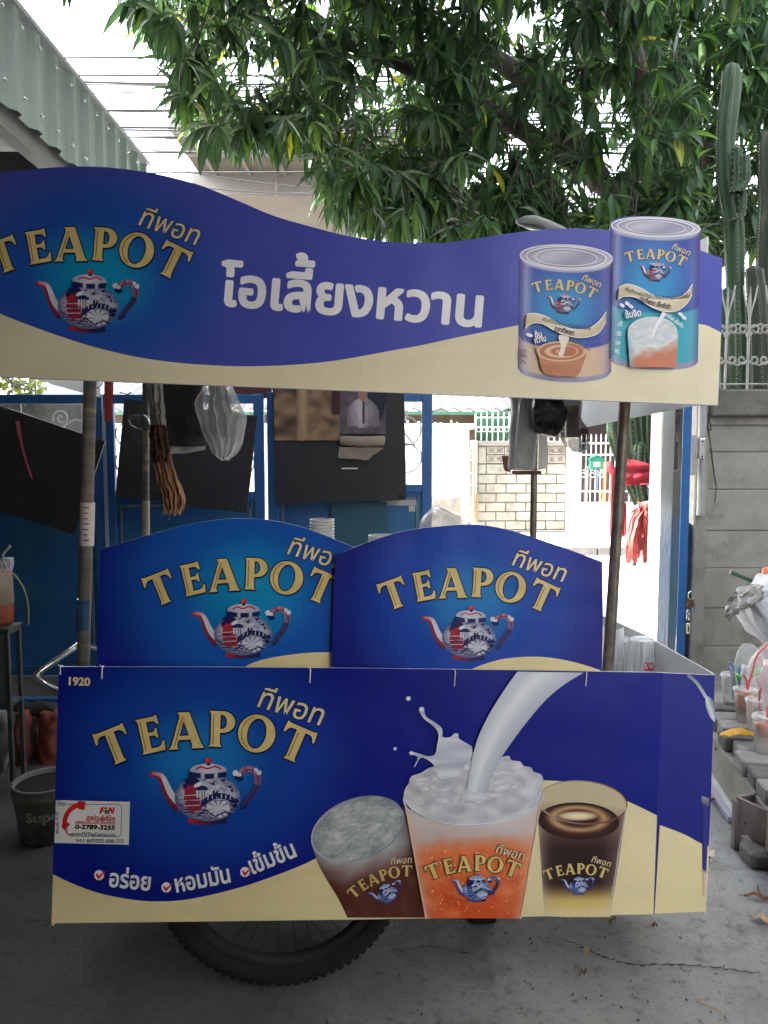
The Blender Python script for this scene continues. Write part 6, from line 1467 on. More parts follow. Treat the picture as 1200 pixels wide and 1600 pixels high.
# posters
PAPER = attr_mat('poster_print', rough=.75)
def poster(name, x0, x1, y0, y1, Y, fn, label, cat='poster', n=36, wavy=.006):
    mb = MB(); a, b = P(x0, y0, Y), P(x1, y1, Y)
    mb.sheet(lambda u, v: (a.x + (b.x - a.x) * u, Y + wavy * (nz(u * 3, v * 3, Y * 9) - .4), a.z + (b.z - a.z) * v + .004 * nz(u * 6, 2)), n, n, lambda u, v: lin(fn(u, v)), thick=(0, .003, 0))
    return one(mb, name, PAPER, label, cat, 'posters pinned to the black board', attr=True)
def post1(u, v):
    c = mixc((150, 122, 96), (104, 80, 62), .5 + .8 * nz(u * 4, v * 5, 1)); c = mixc(c, (46, 34, 34), 1.6 * max(0, nz(u * 3 + 5, v * 4, 2) + .18) if u < .45 else max(0, nz(u * 5, v * 7) * .9))
    if .36 < u < .52 and v > .1: c = mixc((168, 140, 110), (110, 84, 64), abs(u - .44) * 8 + .3 * nz(u * 20, v * 5))
    if u > .88 and v < .55: c = (60, 28, 34)
    return mixc(c, (150, 118, 88), max(0, v - .72) * 2)
poster('poster', 428, 531, 600, 688, 4.785, post1, 'brown faded poster of hanging garments pinned at the left of the black board')
def post2(u, v):
    c = mixc((96, 88, 98), (70, 62, 74), .5 + .8 * nz(u * 6, v * 6, 3))
    if (u - .80) ** 2 / .05 + (v - .15) ** 2 / .35 < 1: c = (26, 30, 52)
    hwid = .10 + .24 * max(0, min(1, (v - .30) / .22)) ** .6
    if abs(u - .5) < hwid and .30 < v < .86 + .05 * nz(u * 5, 1): c = mixc((186, 180, 182), (112, 104, 118), abs(u - .45) * 3 + .5 * abs(nz(u * 9, v * 4)) + max(0, v - .6))
    if abs(u - .50 - .02 * v) < .022 and .34 < v < .8: c = (58, 50, 62)
    if (u - .5) ** 2 / .012 + (v - .16) ** 2 / .034 < 1: c = (150, 112, 102)
    return c
poster('poster', 531, 603, 600, 678, 4.783, post2, 'faded portrait poster of a person in white shirt and dark tie')
mb = MB(); mb.loft([(P(530, 686, 4.77), (0, 0, .012), (0, .012, 0)), (P(532, 688, 4.77), (0, 0, .030), (0, .02, 0)), (P(564, 690, 4.77), (0, 0, .033), (0, .02, 0)), (P(598, 689, 4.77), (0, 0, .034), (0, .02, 0)), (P(602, 687, 4.77), (0, 0, .02), (0, .012, 0))], n=14, wob=.004)
one(mb, 'rolled_paper', mat('old_paper', (.30, .25, .20), (.22, .18, .14), rough=.8, scale=9), 'rolled edge of old paper below the portrait poster', 'paper', 'posters pinned to the black board')
flat_on('torn_paper', ruffle([(530, 698), (600, 700), (582, 712), (576, 719), (529, 716)], 1.0, 8), 4.772, .003, mat('old_paper_torn', (.28, .24, .20), (.18, .15, .12), rough=.8, scale=12), 'torn paper flap hanging under the rolled paper on the black board', 'paper', 'posters pinned to the black board')
# faded notice on the gate, lighter repair panel
flat_on('repair_sheet', [(517, 786), (605, 784), (607, 850), (520, 850)], 4.86, .004, mat('teal_sheet', (.02, .10, .15), (.016, .08, .13), rough=.5, scale=3, third=(.03, .06, .08), tscale=5), 'teal repair sheet on the blue gate below the black poster board', 'sheet')

# ---- hung from the cart roof (each its own thing)
CLEAR = clear_mat('clear_bag', (.66, .65, .65), .22, .45, .85, .3)
CLEARD = clear_mat('smoky_bag', (.10, .09, .09), .55, .25, .85)
def hang(name, rows, Y, m, label, cat='bag', depth=.55, n=44, wob=.012, ribs=.05, nr=6, seed=0., group=None, cols=None, attr=False):
    """rows: (left px, right px, y px) from top to bottom"""
    sp = []
    for a, b in zip(rows, rows[1:]):
        m_ = max(1, int((b[2] - a[2]) / 6)); sp += [tuple(a[k] + (b[k] - a[k]) * j / m_ for k in range(3)) for j in range(m_)]
    sp.append(rows[-1]); rr = []
    cc = None
    for x0, x1, y in sp:
        a, b = P(x0, y, Y), P(x1, y, Y); h = (b - a) / 2; rr.append(((a + b) / 2, h, Vector((0, h.length * depth, 0))))
    if cols: cc = [lin(cols[min(len(cols) - 1, int(i / len(sp) * len(cols)))]) for i in range(len(sp))]
    mb = MB(); mb.loft(rr, n, wob * .35, 13., seed, True, cc, 0, nr)
    H_ = max(p[2] for p in mb.v) - min(p[2] for p in mb.v); nv = []
    for x, y, z in mb.v:      # folds that run down the cloth or film, and crumples across it
        f1 = 1 - 2 * abs(nz(x * 26 + 2 * nz(x * 4, z * 5, seed), z * 3.2, seed + (3 if y > Y else 0))); f2 = 1 - 2 * abs(nz(x * 12, z * 15, seed + 9))
        dy = (ribs * .16 + wob * .35) * (f1 * .8 + f2 * .7); nv.append((x + .35 * wob * nz(z * 22, y * 20, seed), y + (dy if y > Y else -dy), z + .3 * wob * nz(x * 20, y * 20, seed + 4)))
    mb.v = nv
    if cols: mb.c = [tuple(k * (1 + .45 * nz(p[0] * 30, p[1] * 30, p[2] * 22)) for k in c) for c, p in zip(mb.c, nv)]
    return one(mb, name, m, label, cat, group, attr=attr)
hang('bag_contents', [(328, 352, 600), (326, 362, 640), (328, 364, 668), (338, 358, 682)], 2.55, mat('grey_contents', (.12, .11, .12), (.2, .19, .19), rough=.7, scale=9), 'dark grey bundle inside the large clear hanging bag', 'bundle', depth=.25)
hang('black_package', [(236, 316, 590), (238, 318, 620), (243, 320, 660), (246, 321, 694), (250, 320, 698)], 2.66, mat('black_plastic', (.016, .016, .02), (.03, .03, .034), rough=.35, scale=6, bump=.3), 'black plastic package hanging behind the tan cloth', 'package', depth=.10, wob=.008, ribs=.02)
hang('white_liner', [(262, 300, 690), (264, 322, 697), (268, 320, 703), (266, 286, 709)], 2.69, mat('liner_white', (.6, .58, .56), (.45, .43, .42), rough=.5, scale=15), 'crumpled white plastic edge under the black package', 'bag', depth=.1)
CLOTHM = attr_mat('tea_stained_cloth', rough=.92, spec=.1)
cs = thing('cloth_strainer', 'long tea-stained cloth strainer with a frayed hem hanging beside the rear cart post', 'strainer', tuple(P(262, 800, 2.48)))
def drape(name, rows, Y, c0, c1, pleats, amp, jag=0.0, nu=44, nv=30, seed=0., m=None, par=None):
    """pleated hanging cloth: rows of (left px, right px, y px)"""
    def at(v):
        i = v * (len(rows) - 1); k = int(min(i, len(rows) - 2)); t = i - k; return [rows[k][j] + (rows[k + 1][j] - rows[k][j]) * t for j in range(3)]
    rj = [random.Random(int(seed * 7) + i).uniform(-1, 1) for i in range(nu + 1)]
    def f(u, v):
        l, r, y = at(v); ph = u * pleats * 6.283 + 1.6 * nz(u * 3, v * 2.5, seed) + v * .8
        q = P(l + (r - l) * u + 1.4 * nz(v * 9, u * 2, seed), y + jag * rj[int(u * nu)] * v ** 8 + 1.2 * nz(u * 6, 3, seed) * v, Y)
        q.y += amp * (abs(math.sin(ph)) ** .7 - .5) * (.5 + .5 * v) + .014 * nz(u * 5, v * 7, seed + 5) - .03 * math.sin(math.pi * u); return q
    def col(u, v):
        n = .5 + .7 * nz(u * 4, v * 6, seed + 2) + .4 * nz(u * 13, v * 16, seed); c = mixc(lin(c0), lin(c1), v * .7 + n * .3); k = 1 + .35 * nz(u * 18, v * 9, seed + 8); return tuple(w * k for w in c)
    mb = MB(); mb.sheet(f, nu, nv, col, thick=(0, .003, 0)); return mb.build(name, m or CLOTHM, par or cs, attr=True)
drape('net', [(227, 252, 592), (231, 254, 625), (238, 258, 655), (241, 257, 672)], 2.50, (168, 164, 160), (132, 122, 116), 2.2, .035, seed=1.)
drape('band', [(236, 259, 664), (233, 263, 682), (234, 265, 702), (238, 267, 722)], 2.47, (92, 66, 56), (72, 50, 42), 2.0, .030, 2.0, seed=2.)
drape('cloth', [(237, 266, 706), (241, 270, 727), (245, 277, 750), (250, 286, 768), (253, 288, 782), (257, 286, 792), (261, 281, 800)], 2.48, (140, 98, 76), (184, 142, 112), 2.6, .045, 6.0, seed=3.)
cbag = thing('clear_bag', 'large clear plastic bag hanging under the banner beside the black package', 'bag', tuple(P(345, 718, 2.55)))
BR_ = [(322, 352, 594), (317, 362, 604), (311, 368, 616), (304, 374, 631), (308, 384, 650), (313, 382, 669), (325, 378, 694), (331, 371, 707), (338, 362, 714), (346, 358, 718)]
drape('film', BR_, 2.50, (190, 188, 188), (200, 198, 198), 2.3, .030, 2.0, 40, 34, 5., CLEAR, cbag)
drape('film', BR_, 2.585, (190, 188, 188), (200, 198, 198), 1.7, .030, 2.0, 40, 34, 9., CLEAR, cbag)
for bd_, Yb, cs_ in ((bb1, 4.61, ((8, 640), (152, 690))), (bb2, 4.61, ((200, 628), (394, 652), (376, 798))), (bb3, 4.79, ((432, 612), (624, 613), (628, 776)))):
    for px, py in cs_:
        q = P(px, py, Yb); mb = MB(); mb.tube([q + Vector((-.012, 0, .03)), q + Vector((-.004, -.006, 0)), q + Vector((.006, -.006, -.004)), q + Vector((.012, 0, .032))], .0028, 5); mb.build('wire_tie', WIRE, bd_, org=tuple(bd_.location))
rr = random.Random(8); mb = MB()
for i in range(26):
    x = rr.uniform(252, 287); y0 = 776 + rr.uniform(0, 16); mb.tube(smooth([tuple(P(x, y0, 2.46 + rr.uniform(-.01, .01))), tuple(P(x + rr.uniform(-2, 2), y0 + 8, 2.46)), tuple(P(x + rr.uniform(-4, 4), y0 + rr.uniform(12, 22), 2.46))], 3), .0012, 4)
fz = one(mb, 'frayed_threads', mat('tan_threads', (.30, .18, .11), rough=.9), 'loose frayed threads at the bottom of the tea-stained strainer', 'threads'); fz['kind'] = 'stuff'
hang('grey_bag', [(202, 224, 648), (200, 232, 655), (206, 236, 664), (224, 238, 672)], 2.62, CLEARD, 'small smoky plastic bag tucked beside the rear left post', depth=.3)
mb = MB(); mb.sheet(lambda u, v: P(163 + 11.5 * u, 590 + 69 * v, 2.35 - .006 * math.sin(3 * v)), 2, 8, thick=(0, .004, 0)); one(mb, 'red_ribbon', mat('red_ribbon', (.42, .045, .04), (.32, .03, .03), rough=.5, scale=9), 'flat red ribbon hanging under the banner beside the front left post', 'ribbon')
mb = MB(); mb.tube(smooth([tuple(P(x, y, 2.36)) for x, y in ((176, 590), (175.5, 620), (174, 640), (173, 659))], 4), .0028, 6); one(mb, 'red_string', mat('red_cord', (.35, .04, .04), rough=.6), 'thin red cord hanging next to the flat red ribbon', 'cord')
for i, (x0, y0, x1, y1) in enumerate(((160, 592, 149, 607), (187, 613, 205, 613), (372, 590, 366, 606))):
    mb = MB(); mb.tube(smooth([tuple(P(x0, y0, 2.4)), tuple(P((x0 + x1) / 2 + 3, (y0 + y1) / 2 + 3, 2.4)), tuple(P(x1, y1, 2.4))], 4), .0018, 5); one(mb, 'thin_wire', WIRE, ('short wire curling beside the front left post', 'thin wire between the red ribbon and the rear left post', 'short wire curling above the clear hanging bag')[i], 'wire')
# right group
WBAG = mat('stacked_bags', (.55, .54, .53), (.42, .41, .41), rough=.4, scale=14, stretch=(3, 3, .4), bump=.2)
hang('bag_pack', [(797, 833, 615), (799, 838, 640), (797, 838, 690), (795, 834, 728), (796, 832, 734)], 2.62, WBAG, 'thick pack of white plastic bags hanging beside the rear right post', 'bag pack', depth=.25, wob=.012, ribs=.09)
hang('clear_sleeve', [(812, 834, 620), (808, 838, 680), (804, 832, 712), (806, 828, 730)], 2.55, clear_mat('sleeve', (.5, .49, .48), .45, .25, .8), 'long clear plastic sleeve hanging in front of the white bag pack', 'bag', depth=.3, wob=.012)
flat_on('white_card', [(842, 668), (856, 676), (855, 731), (841, 735)], 2.95, .004, WBAG, 'white card sheet behind the rear right post', 'card')
flat_on('brown_card', [(784, 712), (797, 712), (798, 738), (788, 735)], 2.70, .004, mat('brown_card', (.30, .13, .07), (.2, .085, .05), rough=.7, scale=12), 'brown card corner poking out left of the white bag pack', 'card')
mb = MB(); mb.box(tuple(P(800, 741, 2.66)), tuple(P(846, 736, 2.60)) ); one(mb, 'wooden_lath', mat('red_lath', (.18, .07, .05), (.12, .05, .04), rough=.7), 'reddish lath under the hanging white bag pack', 'lath')
BLKB = mat('black_bag', (.016, .015, .016), (.035, .033, .033), rough=.3, scale=10, bump=.4)
hang('black_bag', [(832, 880, 612), (830, 884, 640), (833, 880, 662), (842, 872, 676), (858, 868, 682)], 2.50, BLKB, 'black plastic bag bundle hanging next to the rear right post', depth=.5, wob=.03, ribs=.16, seed=4.)
hang('smoky_bag', [(880, 904, 616), (876, 908, 650), (874, 914, 675), (882, 914, 694), (895, 906, 706)], 2.46, CLEARD, 'smoky translucent bag with a knotted bottom hanging right of the black bag', depth=.5, wob=.03, ribs=.18, seed=7.)
# ---- standing on the counter
def cup_stack(px, py, Y, r, n, m, label, name='cup_stack', dz=.010, h=.075):
    p = P(px, py, Y); z0 = p.z - h - dz * n; t = thing(name, label, 'cups', (p.x, Y, z0), 'stacked white cups on the cart')
    for i in range(n + 1):
        mb = MB(); z = z0 + i * dz; mb.lathe([(.001, z), (r * .72, z), (r * .97, z + h - .006), (r * 1.04, z + h - .005), (r * 1.05, z + h), (r * .95, z + h), (r * .69, z + .004), (.001, z + .004)], (p.x, Y, 0), n=24); mb.build('cup', m, t)
    return t
CUPW = mat('white_cup', (.78, .78, .77), (.7, .7, .7), rough=.4, scale=5)
cup_stack(503, 811, 2.45, .038, 9, CUPW, 'tall stack of white plastic cups behind the left arched board')
cup_stack(597, 836, 2.45, .043, 7, CUPW, 'lower stack of white cups in the dip between the two arched boards')
hang('crumpled_bag', [(672, 690, 796), (664, 724, 808), (655, 760, 822), (648, 776, 842), (646, 780, 860)], 2.45, clear_mat('crumpled_clear', (.82, .80, .80), .28, .2, .8), 'crumpled clear plastic bag behind the top of the right arched board', depth=.5, wob=.045, ribs=.14, nr=7, seed=3.)
GLASS = clear_mat('glass', (.80, .82, .83), .22, .05, .85)
def jar(px, Y, label, red=False):
    b = P(px, 1046, Y); z0 = (CART_M @ Vector((0.6, .3, za - .03))).z; z0 = za - .215
    top = P(px, 998, Y).z; h = top - z0; r = .05
    t = thing('glass_tumbler', label, 'glass', (b.x, Y, z0), 'upturned glasses on the cart')
    mb = MB(); prof = [(r, z0), (r * 1.01, z0 + .01), (r * .93, z0 + h * .6), (r * .80, z0 + h * .96), (r * .72, z0 + h), (r * .5, z0 + h - .004), (.001, z0 + h - .006)]
    v = MB(); v.lathe(prof, (b.x, Y, 0), n=28); v.build('glass', GLASS, t)
    mb = MB()
    for k in range(14):
        a = 2 * math.pi * k / 14; mb.tube([(b.x + r * 1.0 * math.cos(a), Y + r * math.sin(a), z0 + .01), (b.x + r * .94 * math.cos(a), Y + r * .94 * math.sin(a), z0 + h * .6), (b.x + r * .78 * math.cos(a), Y + r * .78 * math.sin(a), z0 + h)], .0022, 5)
    mb.build('flutes', GLASS, t)['kind'] = 'stuff'
    if red:
        lm_ = MB()
        a0 = -1.75; zl = P(px, 1041, Y).z
        def q(u, v): a = a0 + u * .62; rr_ = r * (1.0 - .10 * v) + .0012; return (b.x + rr_ * math.cos(a), Y + rr_ * math.sin(a), zl + .024 * v)
        lm_.sheet(q, 10, 2); bl = lm_.build('label', mat('red_label', (.55, .03, .03), (.45, .02, .025), rough=.4), t)
        lm_ = MB()
        for u0, u1, v0, v1 in ((.10, .20, .25, .85), (.20, .36, .25, .40), (.46, .56, .45, .85), (.62, .72, .3, .75), (.72, .86, .62, .75), (.72, .86, .3, .43), (.80, .86, .43, .62)):
            def q2(u, v): a = a0 + (u0 + (u1 - u0) * u) * .62; vv = v0 + (v1 - v0) * v; rr_ = r * (1.0 - .10 * vv) + .0018; return (b.x + rr_ * math.cos(a), Y + rr_ * math.sin(a), zl + .024 * vv)
            lm_.sheet(q2, 2, 1)
        lm_.build('lettering', ZIP, bl)
    return t
jar(976, 2.52, 'plain upturned glass nearest the front right post on the cart')
jar(1003, 2.40, 'upturned glass with a red printed label on the cart', True)
jar(990, 2.62, 'upturned glass behind the one with a red label')
mb = MB(); p = P(948, 1000, 2.48); mb.sheet(lambda u, v: (p.x - .05 + .10 * u, p.y + .02 * math.sin(u * 5), p.z - .07 + .11 * v + .01 * math.sin(u * 7)), 10, 6, thick=(0, .004, 0)); one(mb, 'white_carton', CUPW, 'white carton flap behind the right arched board', 'carton')

# ---- red cloth and fringe on the cactus by the gateway
RED = mat('red_cloth', (.46, .030, .045), (.36, .02, .035), rough=.7, scale=5, bump=.15)
rc = thing('red_cloth', 'bright red cloth tied round the cactus and hanging down its side', 'cloth', tuple(P(985, 835, 6.0)))
def bandf(u, v):
    x = 966 + 72 * u; yt = 716 + 14 * max(0, u - .15) + 6 * u * u; yb = 760 - 9 * u; p = P(x, yt + (yb - yt) * v, 6.05); p.y -= .10 * math.sin(math.pi * min(1, u * 1.1)) - .02 * math.sin(v * 14 + u * 5); return p
mb = MB(); mb.sheet(bandf, 22, 12, thick=(0, .012, 0)); mb.build('band', RED, rc)
mb = MB(); mb.sheet(lambda u, v: P(957 + 20 * u - 4.5 * v + (4 if u > .5 else 0) * v, 735 + 103 * v + 4 * math.sin(u * 5), 5.95 + .02 * math.sin(u * 9 + v * 2)), 10, 14, thick=(0, .012, 0)); mb.build('drape', RED, rc)
mb = MB(); mb.sheet(lambda u, v: P(973 + 6 * u, 790 + 50 * v - 5 * u, 6.0), 4, 8, thick=(0, .012, 0)); mb.build('drape', RED, rc)
mb = MB(); mb.loft([(P(951, 722, 5.98), (.012, 0, .01), (0, .02, 0)), (P(953, 730, 5.98), (.025, 0, .02), (0, .03, 0)), (P(960, 741, 5.98), (.02, 0, .02), (0, .03, 0)), (P(968, 745, 5.98), (.02, 0, .03), (0, .03, 0))], n=10); mb.build('knot', RED, rc)
fr = thing('ribbon_bundle', 'bundle of coral pink plastic ribbons hanging like a mop by the gateway', 'ribbon bundle', tuple(P(1004, 880, 5.8)))
rr = random.Random(4); CORAL = [mat('coral_ribbon', (.48, .075, .065), (.42, .06, .055), rough=.45, scale=9), mat('pale_coral_ribbon', (.58, .13, .105), (.50, .10, .085), rough=.45, scale=9)]
for i in range(120):
    e = (978 + 52 * rr.random(), 862 + rr.uniform(-12, 20)); s_ = (1005 + rr.uniform(-8, 10), 786 + rr.uniform(-2, 6)); Yq = 5.8 + rr.uniform(-.06, .08); w = rr.uniform(1.0, 2.3); ph = rr.uniform(0, 6)
    if e[0] > 1026: e = (1026, e[1])
    mid = ((s_[0] + e[0]) / 2 + (e[0] - s_[0]) * .22, (s_[1] + e[1]) / 2 - 8)
    sp = smooth([s_, mid, e], 5); mb = MB(); v = []
    for k, (x, y) in enumerate(sp):
        t = k / (len(sp) - 1); p = P(x, y, Yq + .015 * math.sin(t * 6 + ph) - .06 * math.sin(t * 3.1)); a = ph + t * 2.5; d = Vector((math.cos(a), .8 * math.sin(a), 0)) * w * .006; v += [p - d, p + d]
    mb.add(v, [(2 * k, 2 * k + 1, 2 * k + 3, 2 * k + 2) for k in range(len(sp) - 1)], None, 0, True); mb.build('ribbon', CORAL[i % 2], fr)
mb = MB(); mb.tube(smooth([tuple(P(x, y, 5.8)) for x, y in ((984, 800), (1000, 790), (1014, 786), (1032, 780))], 4), .018, 8); mb.build('tie', mat('blue_tie', (.25, .32, .48), (.4, .45, .55), rough=.6, scale=12), fr)
mb = MB(); mb.tube([tuple(P(990, 862, 5.82)), tuple(P(990, 884, 5.82))], [.028, .022], 8); one(mb, 'green_bottle', mat('green_grey_plastic', (.10, .14, .12), (.07, .10, .09), rough=.4), 'small green-grey bottle hanging below the coral ribbons', 'bottle')
mb = MB()
ch = [P(x, y, 6.12) for x, y in ((1009, 752), (1010, 762), (1015, 769), (1022, 769))]
sp = smooth([tuple(q) for q in ch], 4)
for i in range(len(sp) - 1):
    c = (Vector(sp[i]) + Vector(sp[i + 1])) / 2; mb.tube([(c.x + .016 * math.cos(t), c.y + (.006 if i % 2 else -.006) * math.sin(t * 1), c.z + .016 * math.sin(t)) for t in [6.283 * k / 8 for k in range(8)]], .004, 5, closed=True)
one(mb, 'chain', CHROME, 'short pale chain looped round the cactus under the red cloth', 'chain')['kind'] = 'stuff'

# ---- ledge of blocks with cups at the right
led = thing('brick_ledge', 'low concrete ledge topped with loose grey paving bricks along the right wall', 'ledge', (1.62, 3.3, 0))
LX0, LX1 = 1.535, 1.33   # its left face at the far and at the near end
def lface(y): return LX1 + (LX0 - LX1) * (y - 2.5) / (3.8 - 2.5)
mb = MB(); mb.prism([(lface(2.3), 2.3, -.02), (lface(3.66), 3.66, -.02), (lface(3.66) + .9, 3.66, -.02), (lface(2.3) + .9, 2.3, -.02)], (0, 0, .222)); mb.build('base', CONC, led)
rr = random.Random(9); y = 2.42
BR = [mat('paving_brick', (.25, .24, .225), (.18, .172, .16), rough=.9, scale=9, bump=.4, third=(.34, .33, .31), tscale=6, tlo=.55, thi=.72), mat('dark_brick', (.13, .12, .115), (.09, .085, .08), rough=.9, scale=9, bump=.4)]
while y < 3.62:
    w = rr.uniform(.105, .125)
    for k in range(3):
        x = lface(y) + .012 + k * .215 + rr.uniform(-.012, .02); M = Matrix.Translation((x, y, .203)) @ Matrix.Rotation(rr.uniform(-.06, .06) + math.atan((LX0 - LX1) / 1.3) * -1, 4, 'Z')
        hh = .062 + rr.uniform(-.006, .01)
        if rr.random() < .12 and k == 0: continue
        mb = MB(); mb.bbox((0, .003, 0), (.205, w - .006, hh), .006, M=M); mb.build('brick', BR[1 if rr.random() < .15 else 0], led)
    y += w + .004
LZ = .268
CUPC = clear_mat('cup_plastic', (.78, .78, .76), .14, .12, .7)
def tea_cup(px, py, Y, liquid, lvl, label, straw=None, r=.046, h=.148, scol=None, bend=(0, 0)):
    p = P(px, py, Y); z0 = LZ; t = thing('takeaway_cup', label, 'cup', (p.x, p.y, z0), 'clear takeaway cups on the brick ledge')
    mb = MB(); mb.lathe([(.001, z0 + .002), (r * .72, z0 + .002), (r * .74, z0), (r * .98, z0 + h - .012), (r * 1.0, z0 + h)], (p.x, p.y, 0), n=26); mb.build('cup', CUPC, t)
    mb = MB(); mb.lathe([(r * .9, z0 + h - .012), (r * 1.08, z0 + h - .012), (r * 1.10, z0 + h - .004), (r * 1.04, z0 + h + .003), (r * .86, z0 + h + .004), (r * .8, z0 + h - .003), (.001, z0 + h - .003)], (p.x, p.y, 0), n=26); mb.build('lid', CUPC, t)
    if liquid:
        l0, l1 = lvl; f = lambda z: r * (.72 + .27 * (z - z0) / h) - .002
        mb = MB(); a, b = z0 + h * l0, z0 + h * l1; mb.lathe([(.001, a), (f(a), a), (f((a + b) / 2), (a + b) / 2), (f(b), b), (.001, b)], (p.x, p.y, 0), n=24); mb.build('drink', liquid, t)
    if straw:
        mb = MB(); a = Vector((p.x + .008, p.y, z0 + .03)); b = Vector((p.x + .004, p.y - .005, z0 + h + .035)); c = b + Vector((bend[0], -.01, bend[1]))
        mb.tube([a, b, b + (c - b) * .15 + Vector((0, 0, .004)), c], .0042, 8); mb.build('straw', straw, t)
    return t
TEA = mat('milk_tea', (.42, .15, .06), (.34, .115, .045), rough=.35, scale=14, third=(.5, .24, .12), tscale=9); PALET = mat('pale_tea', (.48, .36, .25), (.42, .31, .2), rough=.35, scale=9)
SB, SR, SP_ = mat('blue_straw', (.02, .25, .50), rough=.35), mat('coral_straw', (.62, .10, .09), rough=.35), mat('pink_straw', (.65, .14, .18), rough=.35)
tea_cup(1141, 1128, 3.55, None, None, 'empty clear cup with a blue straw at the back of the brick ledge', SB, bend=(-.028, .028))
tea_cup(1162, 1141, 3.33, TEA, (.22, .84), 'clear cup of brown milk tea with a green-tipped coral straw', SR, bend=(-.024, .034))
tea_cup(1181, 1168, 3.18, None, None, 'nearly empty cup with a pink straw behind the front cup of the ledge', SP_, bend=(.02, .05))
tea_cup(1193, 1190, 2.98, TEA, (.50, .80), 'front cup on the ledge with tea over a pale layer and a pink straw', SP_, bend=(.03, .055))
tea_cup(1192, 1125, 3.6, TEA, (.1, .9), 'cup of tea half hidden under the clear plastic bag on the ledge', SR, bend=(-.05, .005))
p = P(1193, 1190, 2.98)
mb = MB(); c = P(1155, 1061, 3.3); mb.loft([(c, (.010, 0, 0), (0, .01, 0)), (c + Vector((0, 0, .01)), (.012, 0, 0), (0, .012, 0)), (c + Vector((-.012, 0, .02)), (.008, 0, .004), (0, .006, 0))], n=8, wob=.006); one(mb, 'green_wrapper', mat('green_wrapper', (.05, .30, .06), rough=.4), 'scrap of green wrapper on the tip of a coral straw', 'wrapper')
for i, (x0, y0, x1, y1, m_, lab) in enumerate(((1141, 1042, 1152, 1064, mat('lilac_straw', (.32, .28, .52), rough=.4), 'lilac straw sticking up among the cups'), (1147, 1050, 1154, 1066, mat('lime_straw', (.30, .42, .10), rough=.4), 'lime green straw among the cups'), (1155, 1042, 1155, 1075, SB, 'blue straw standing among the cups at the back'))):
    a, b = P(x0, y0, 3.5), P(x1, y1 + 40, 3.5); mb = MB(); mb.tube([tuple(b), tuple(a)], .0055, 8); one(mb, 'drinking_straw', m_, lab, 'straw', 'loose straws')
# yellow leaf-like peel on the bricks
mb = MB(); a = P(1152, 1164, 3.12)
mb.sheet(lambda u, v: (a.x - .075 + .15 * u, a.y + (v - .5) * .06 * math.sin(math.pi * (u * .9 + .02)) ** .7 + .01 * u, LZ + .012 + .028 * math.sin(math.pi * u) * (1 - abs(v - .5)) + .01 * nz(u * 7, v * 7)), 14, 6, thick=(0, 0, .004)); one(mb, 'yellow_peel', mat('yellow_peel', (.62, .33, .02), (.50, .24, .015), rough=.45, scale=9), 'bright yellow curled peel lying on the paving bricks', 'peel')
# clear box, bags, sack, ladle
hang('clear_tray', [(1160, 1176, 1006), (1152, 1188, 1018), (1147, 1200, 1040), (1146, 1204, 1070), (1147, 1206, 1110)], 3.75, clear_mat('tray_plastic', (.55, .58, .58), .30, .15, .8), 'clear plastic tray standing on edge behind the cups', 'tray', depth=.3, wob=.006, ribs=.0)
tr_ = thing('red_edged_bag', 'clear bag with a red edge holding bottles at the right of the cups', 'bag', tuple(P(1192, 1100, 3.42)))
mb = MB(); mb.loft([(P(1206, 1006, 3.42), (.02, 0, 0), (0, .02, 0)), (P(1198, 1030, 3.42), (.06, 0, 0), (0, .06, 0)), (P(1194, 1060, 3.42), (.085, 0, 0), (0, .08, 0)), (P(1196, 1100, 3.42), (.09, 0, 0), (0, .08, 0))], n=18, wob=.02, ribs=.06); mb.build('film', clear_mat('pink_film', (.72, .60, .60), .25, .12, .75), tr_)
mb = MB(); mb.tube(smooth([tuple(P(x, y, 3.34)) for x, y in ((1204, 1004), (1190, 1016), (1181, 1028), (1176, 1048), (1171, 1064), (1168, 1082))], 4), .0045, 6); mb.build('red_edge', SR, tr_)
mb = MB(); c = P(1183, 1052, 3.36); mb.loft([(c + Vector((-.022, 0, -.018)), (.001, 0, .001), (0, .002, 0)), (c + Vector((-.006, 0, -.004)), (.02, 0, .02), (0, .006, 0)), (c + Vector((.012, 0, .012)), (.022, 0, -.02), (0, .006, 0)), (c + Vector((.026, 0, .02)), (.001, 0, .001), (0, .002, 0))], n=10, wob=.012, wf=60); mb.build('green_label', mat('green_label', (.03, .36, .06), (.5, .55, .5), rough=.4, scale=60), tr_)
hang('pink_bag', [(1198, 1214, 1034), (1192, 1220, 1060), (1191, 1222, 1090), (1194, 1222, 1118)], 3.1, clear_mat('pink_bag', (.75, .62, .66), .55, .15, .85), 'pinkish clear plastic bag at the right edge over the cups', depth=.6, wob=.02)
hang('water_bottle', [(1160, 1168, 1040), (1158, 1172, 1052), (1160, 1182, 1066), (1168, 1186, 1078)], 3.45, clear_mat('bottle_clear', (.72, .76, .80), .3, .06, .8), 'clear bottle lying behind the cups with a torn paper label', 'bottle', depth=.6, wob=.01)
SACK = mat('woven_sack', (.50, .51, .53), (.42, .43, .45), rough=.55, scale=5, bump=.25, bscale=120, third=(.30, .30, .31), tscale=3, tlo=.58, thi=.75)
sk = thing('white_sack', 'full white woven sack with a torn rolled mouth leaning on the right wall', 'sack', tuple(P(1200, 1030, 3.95)))
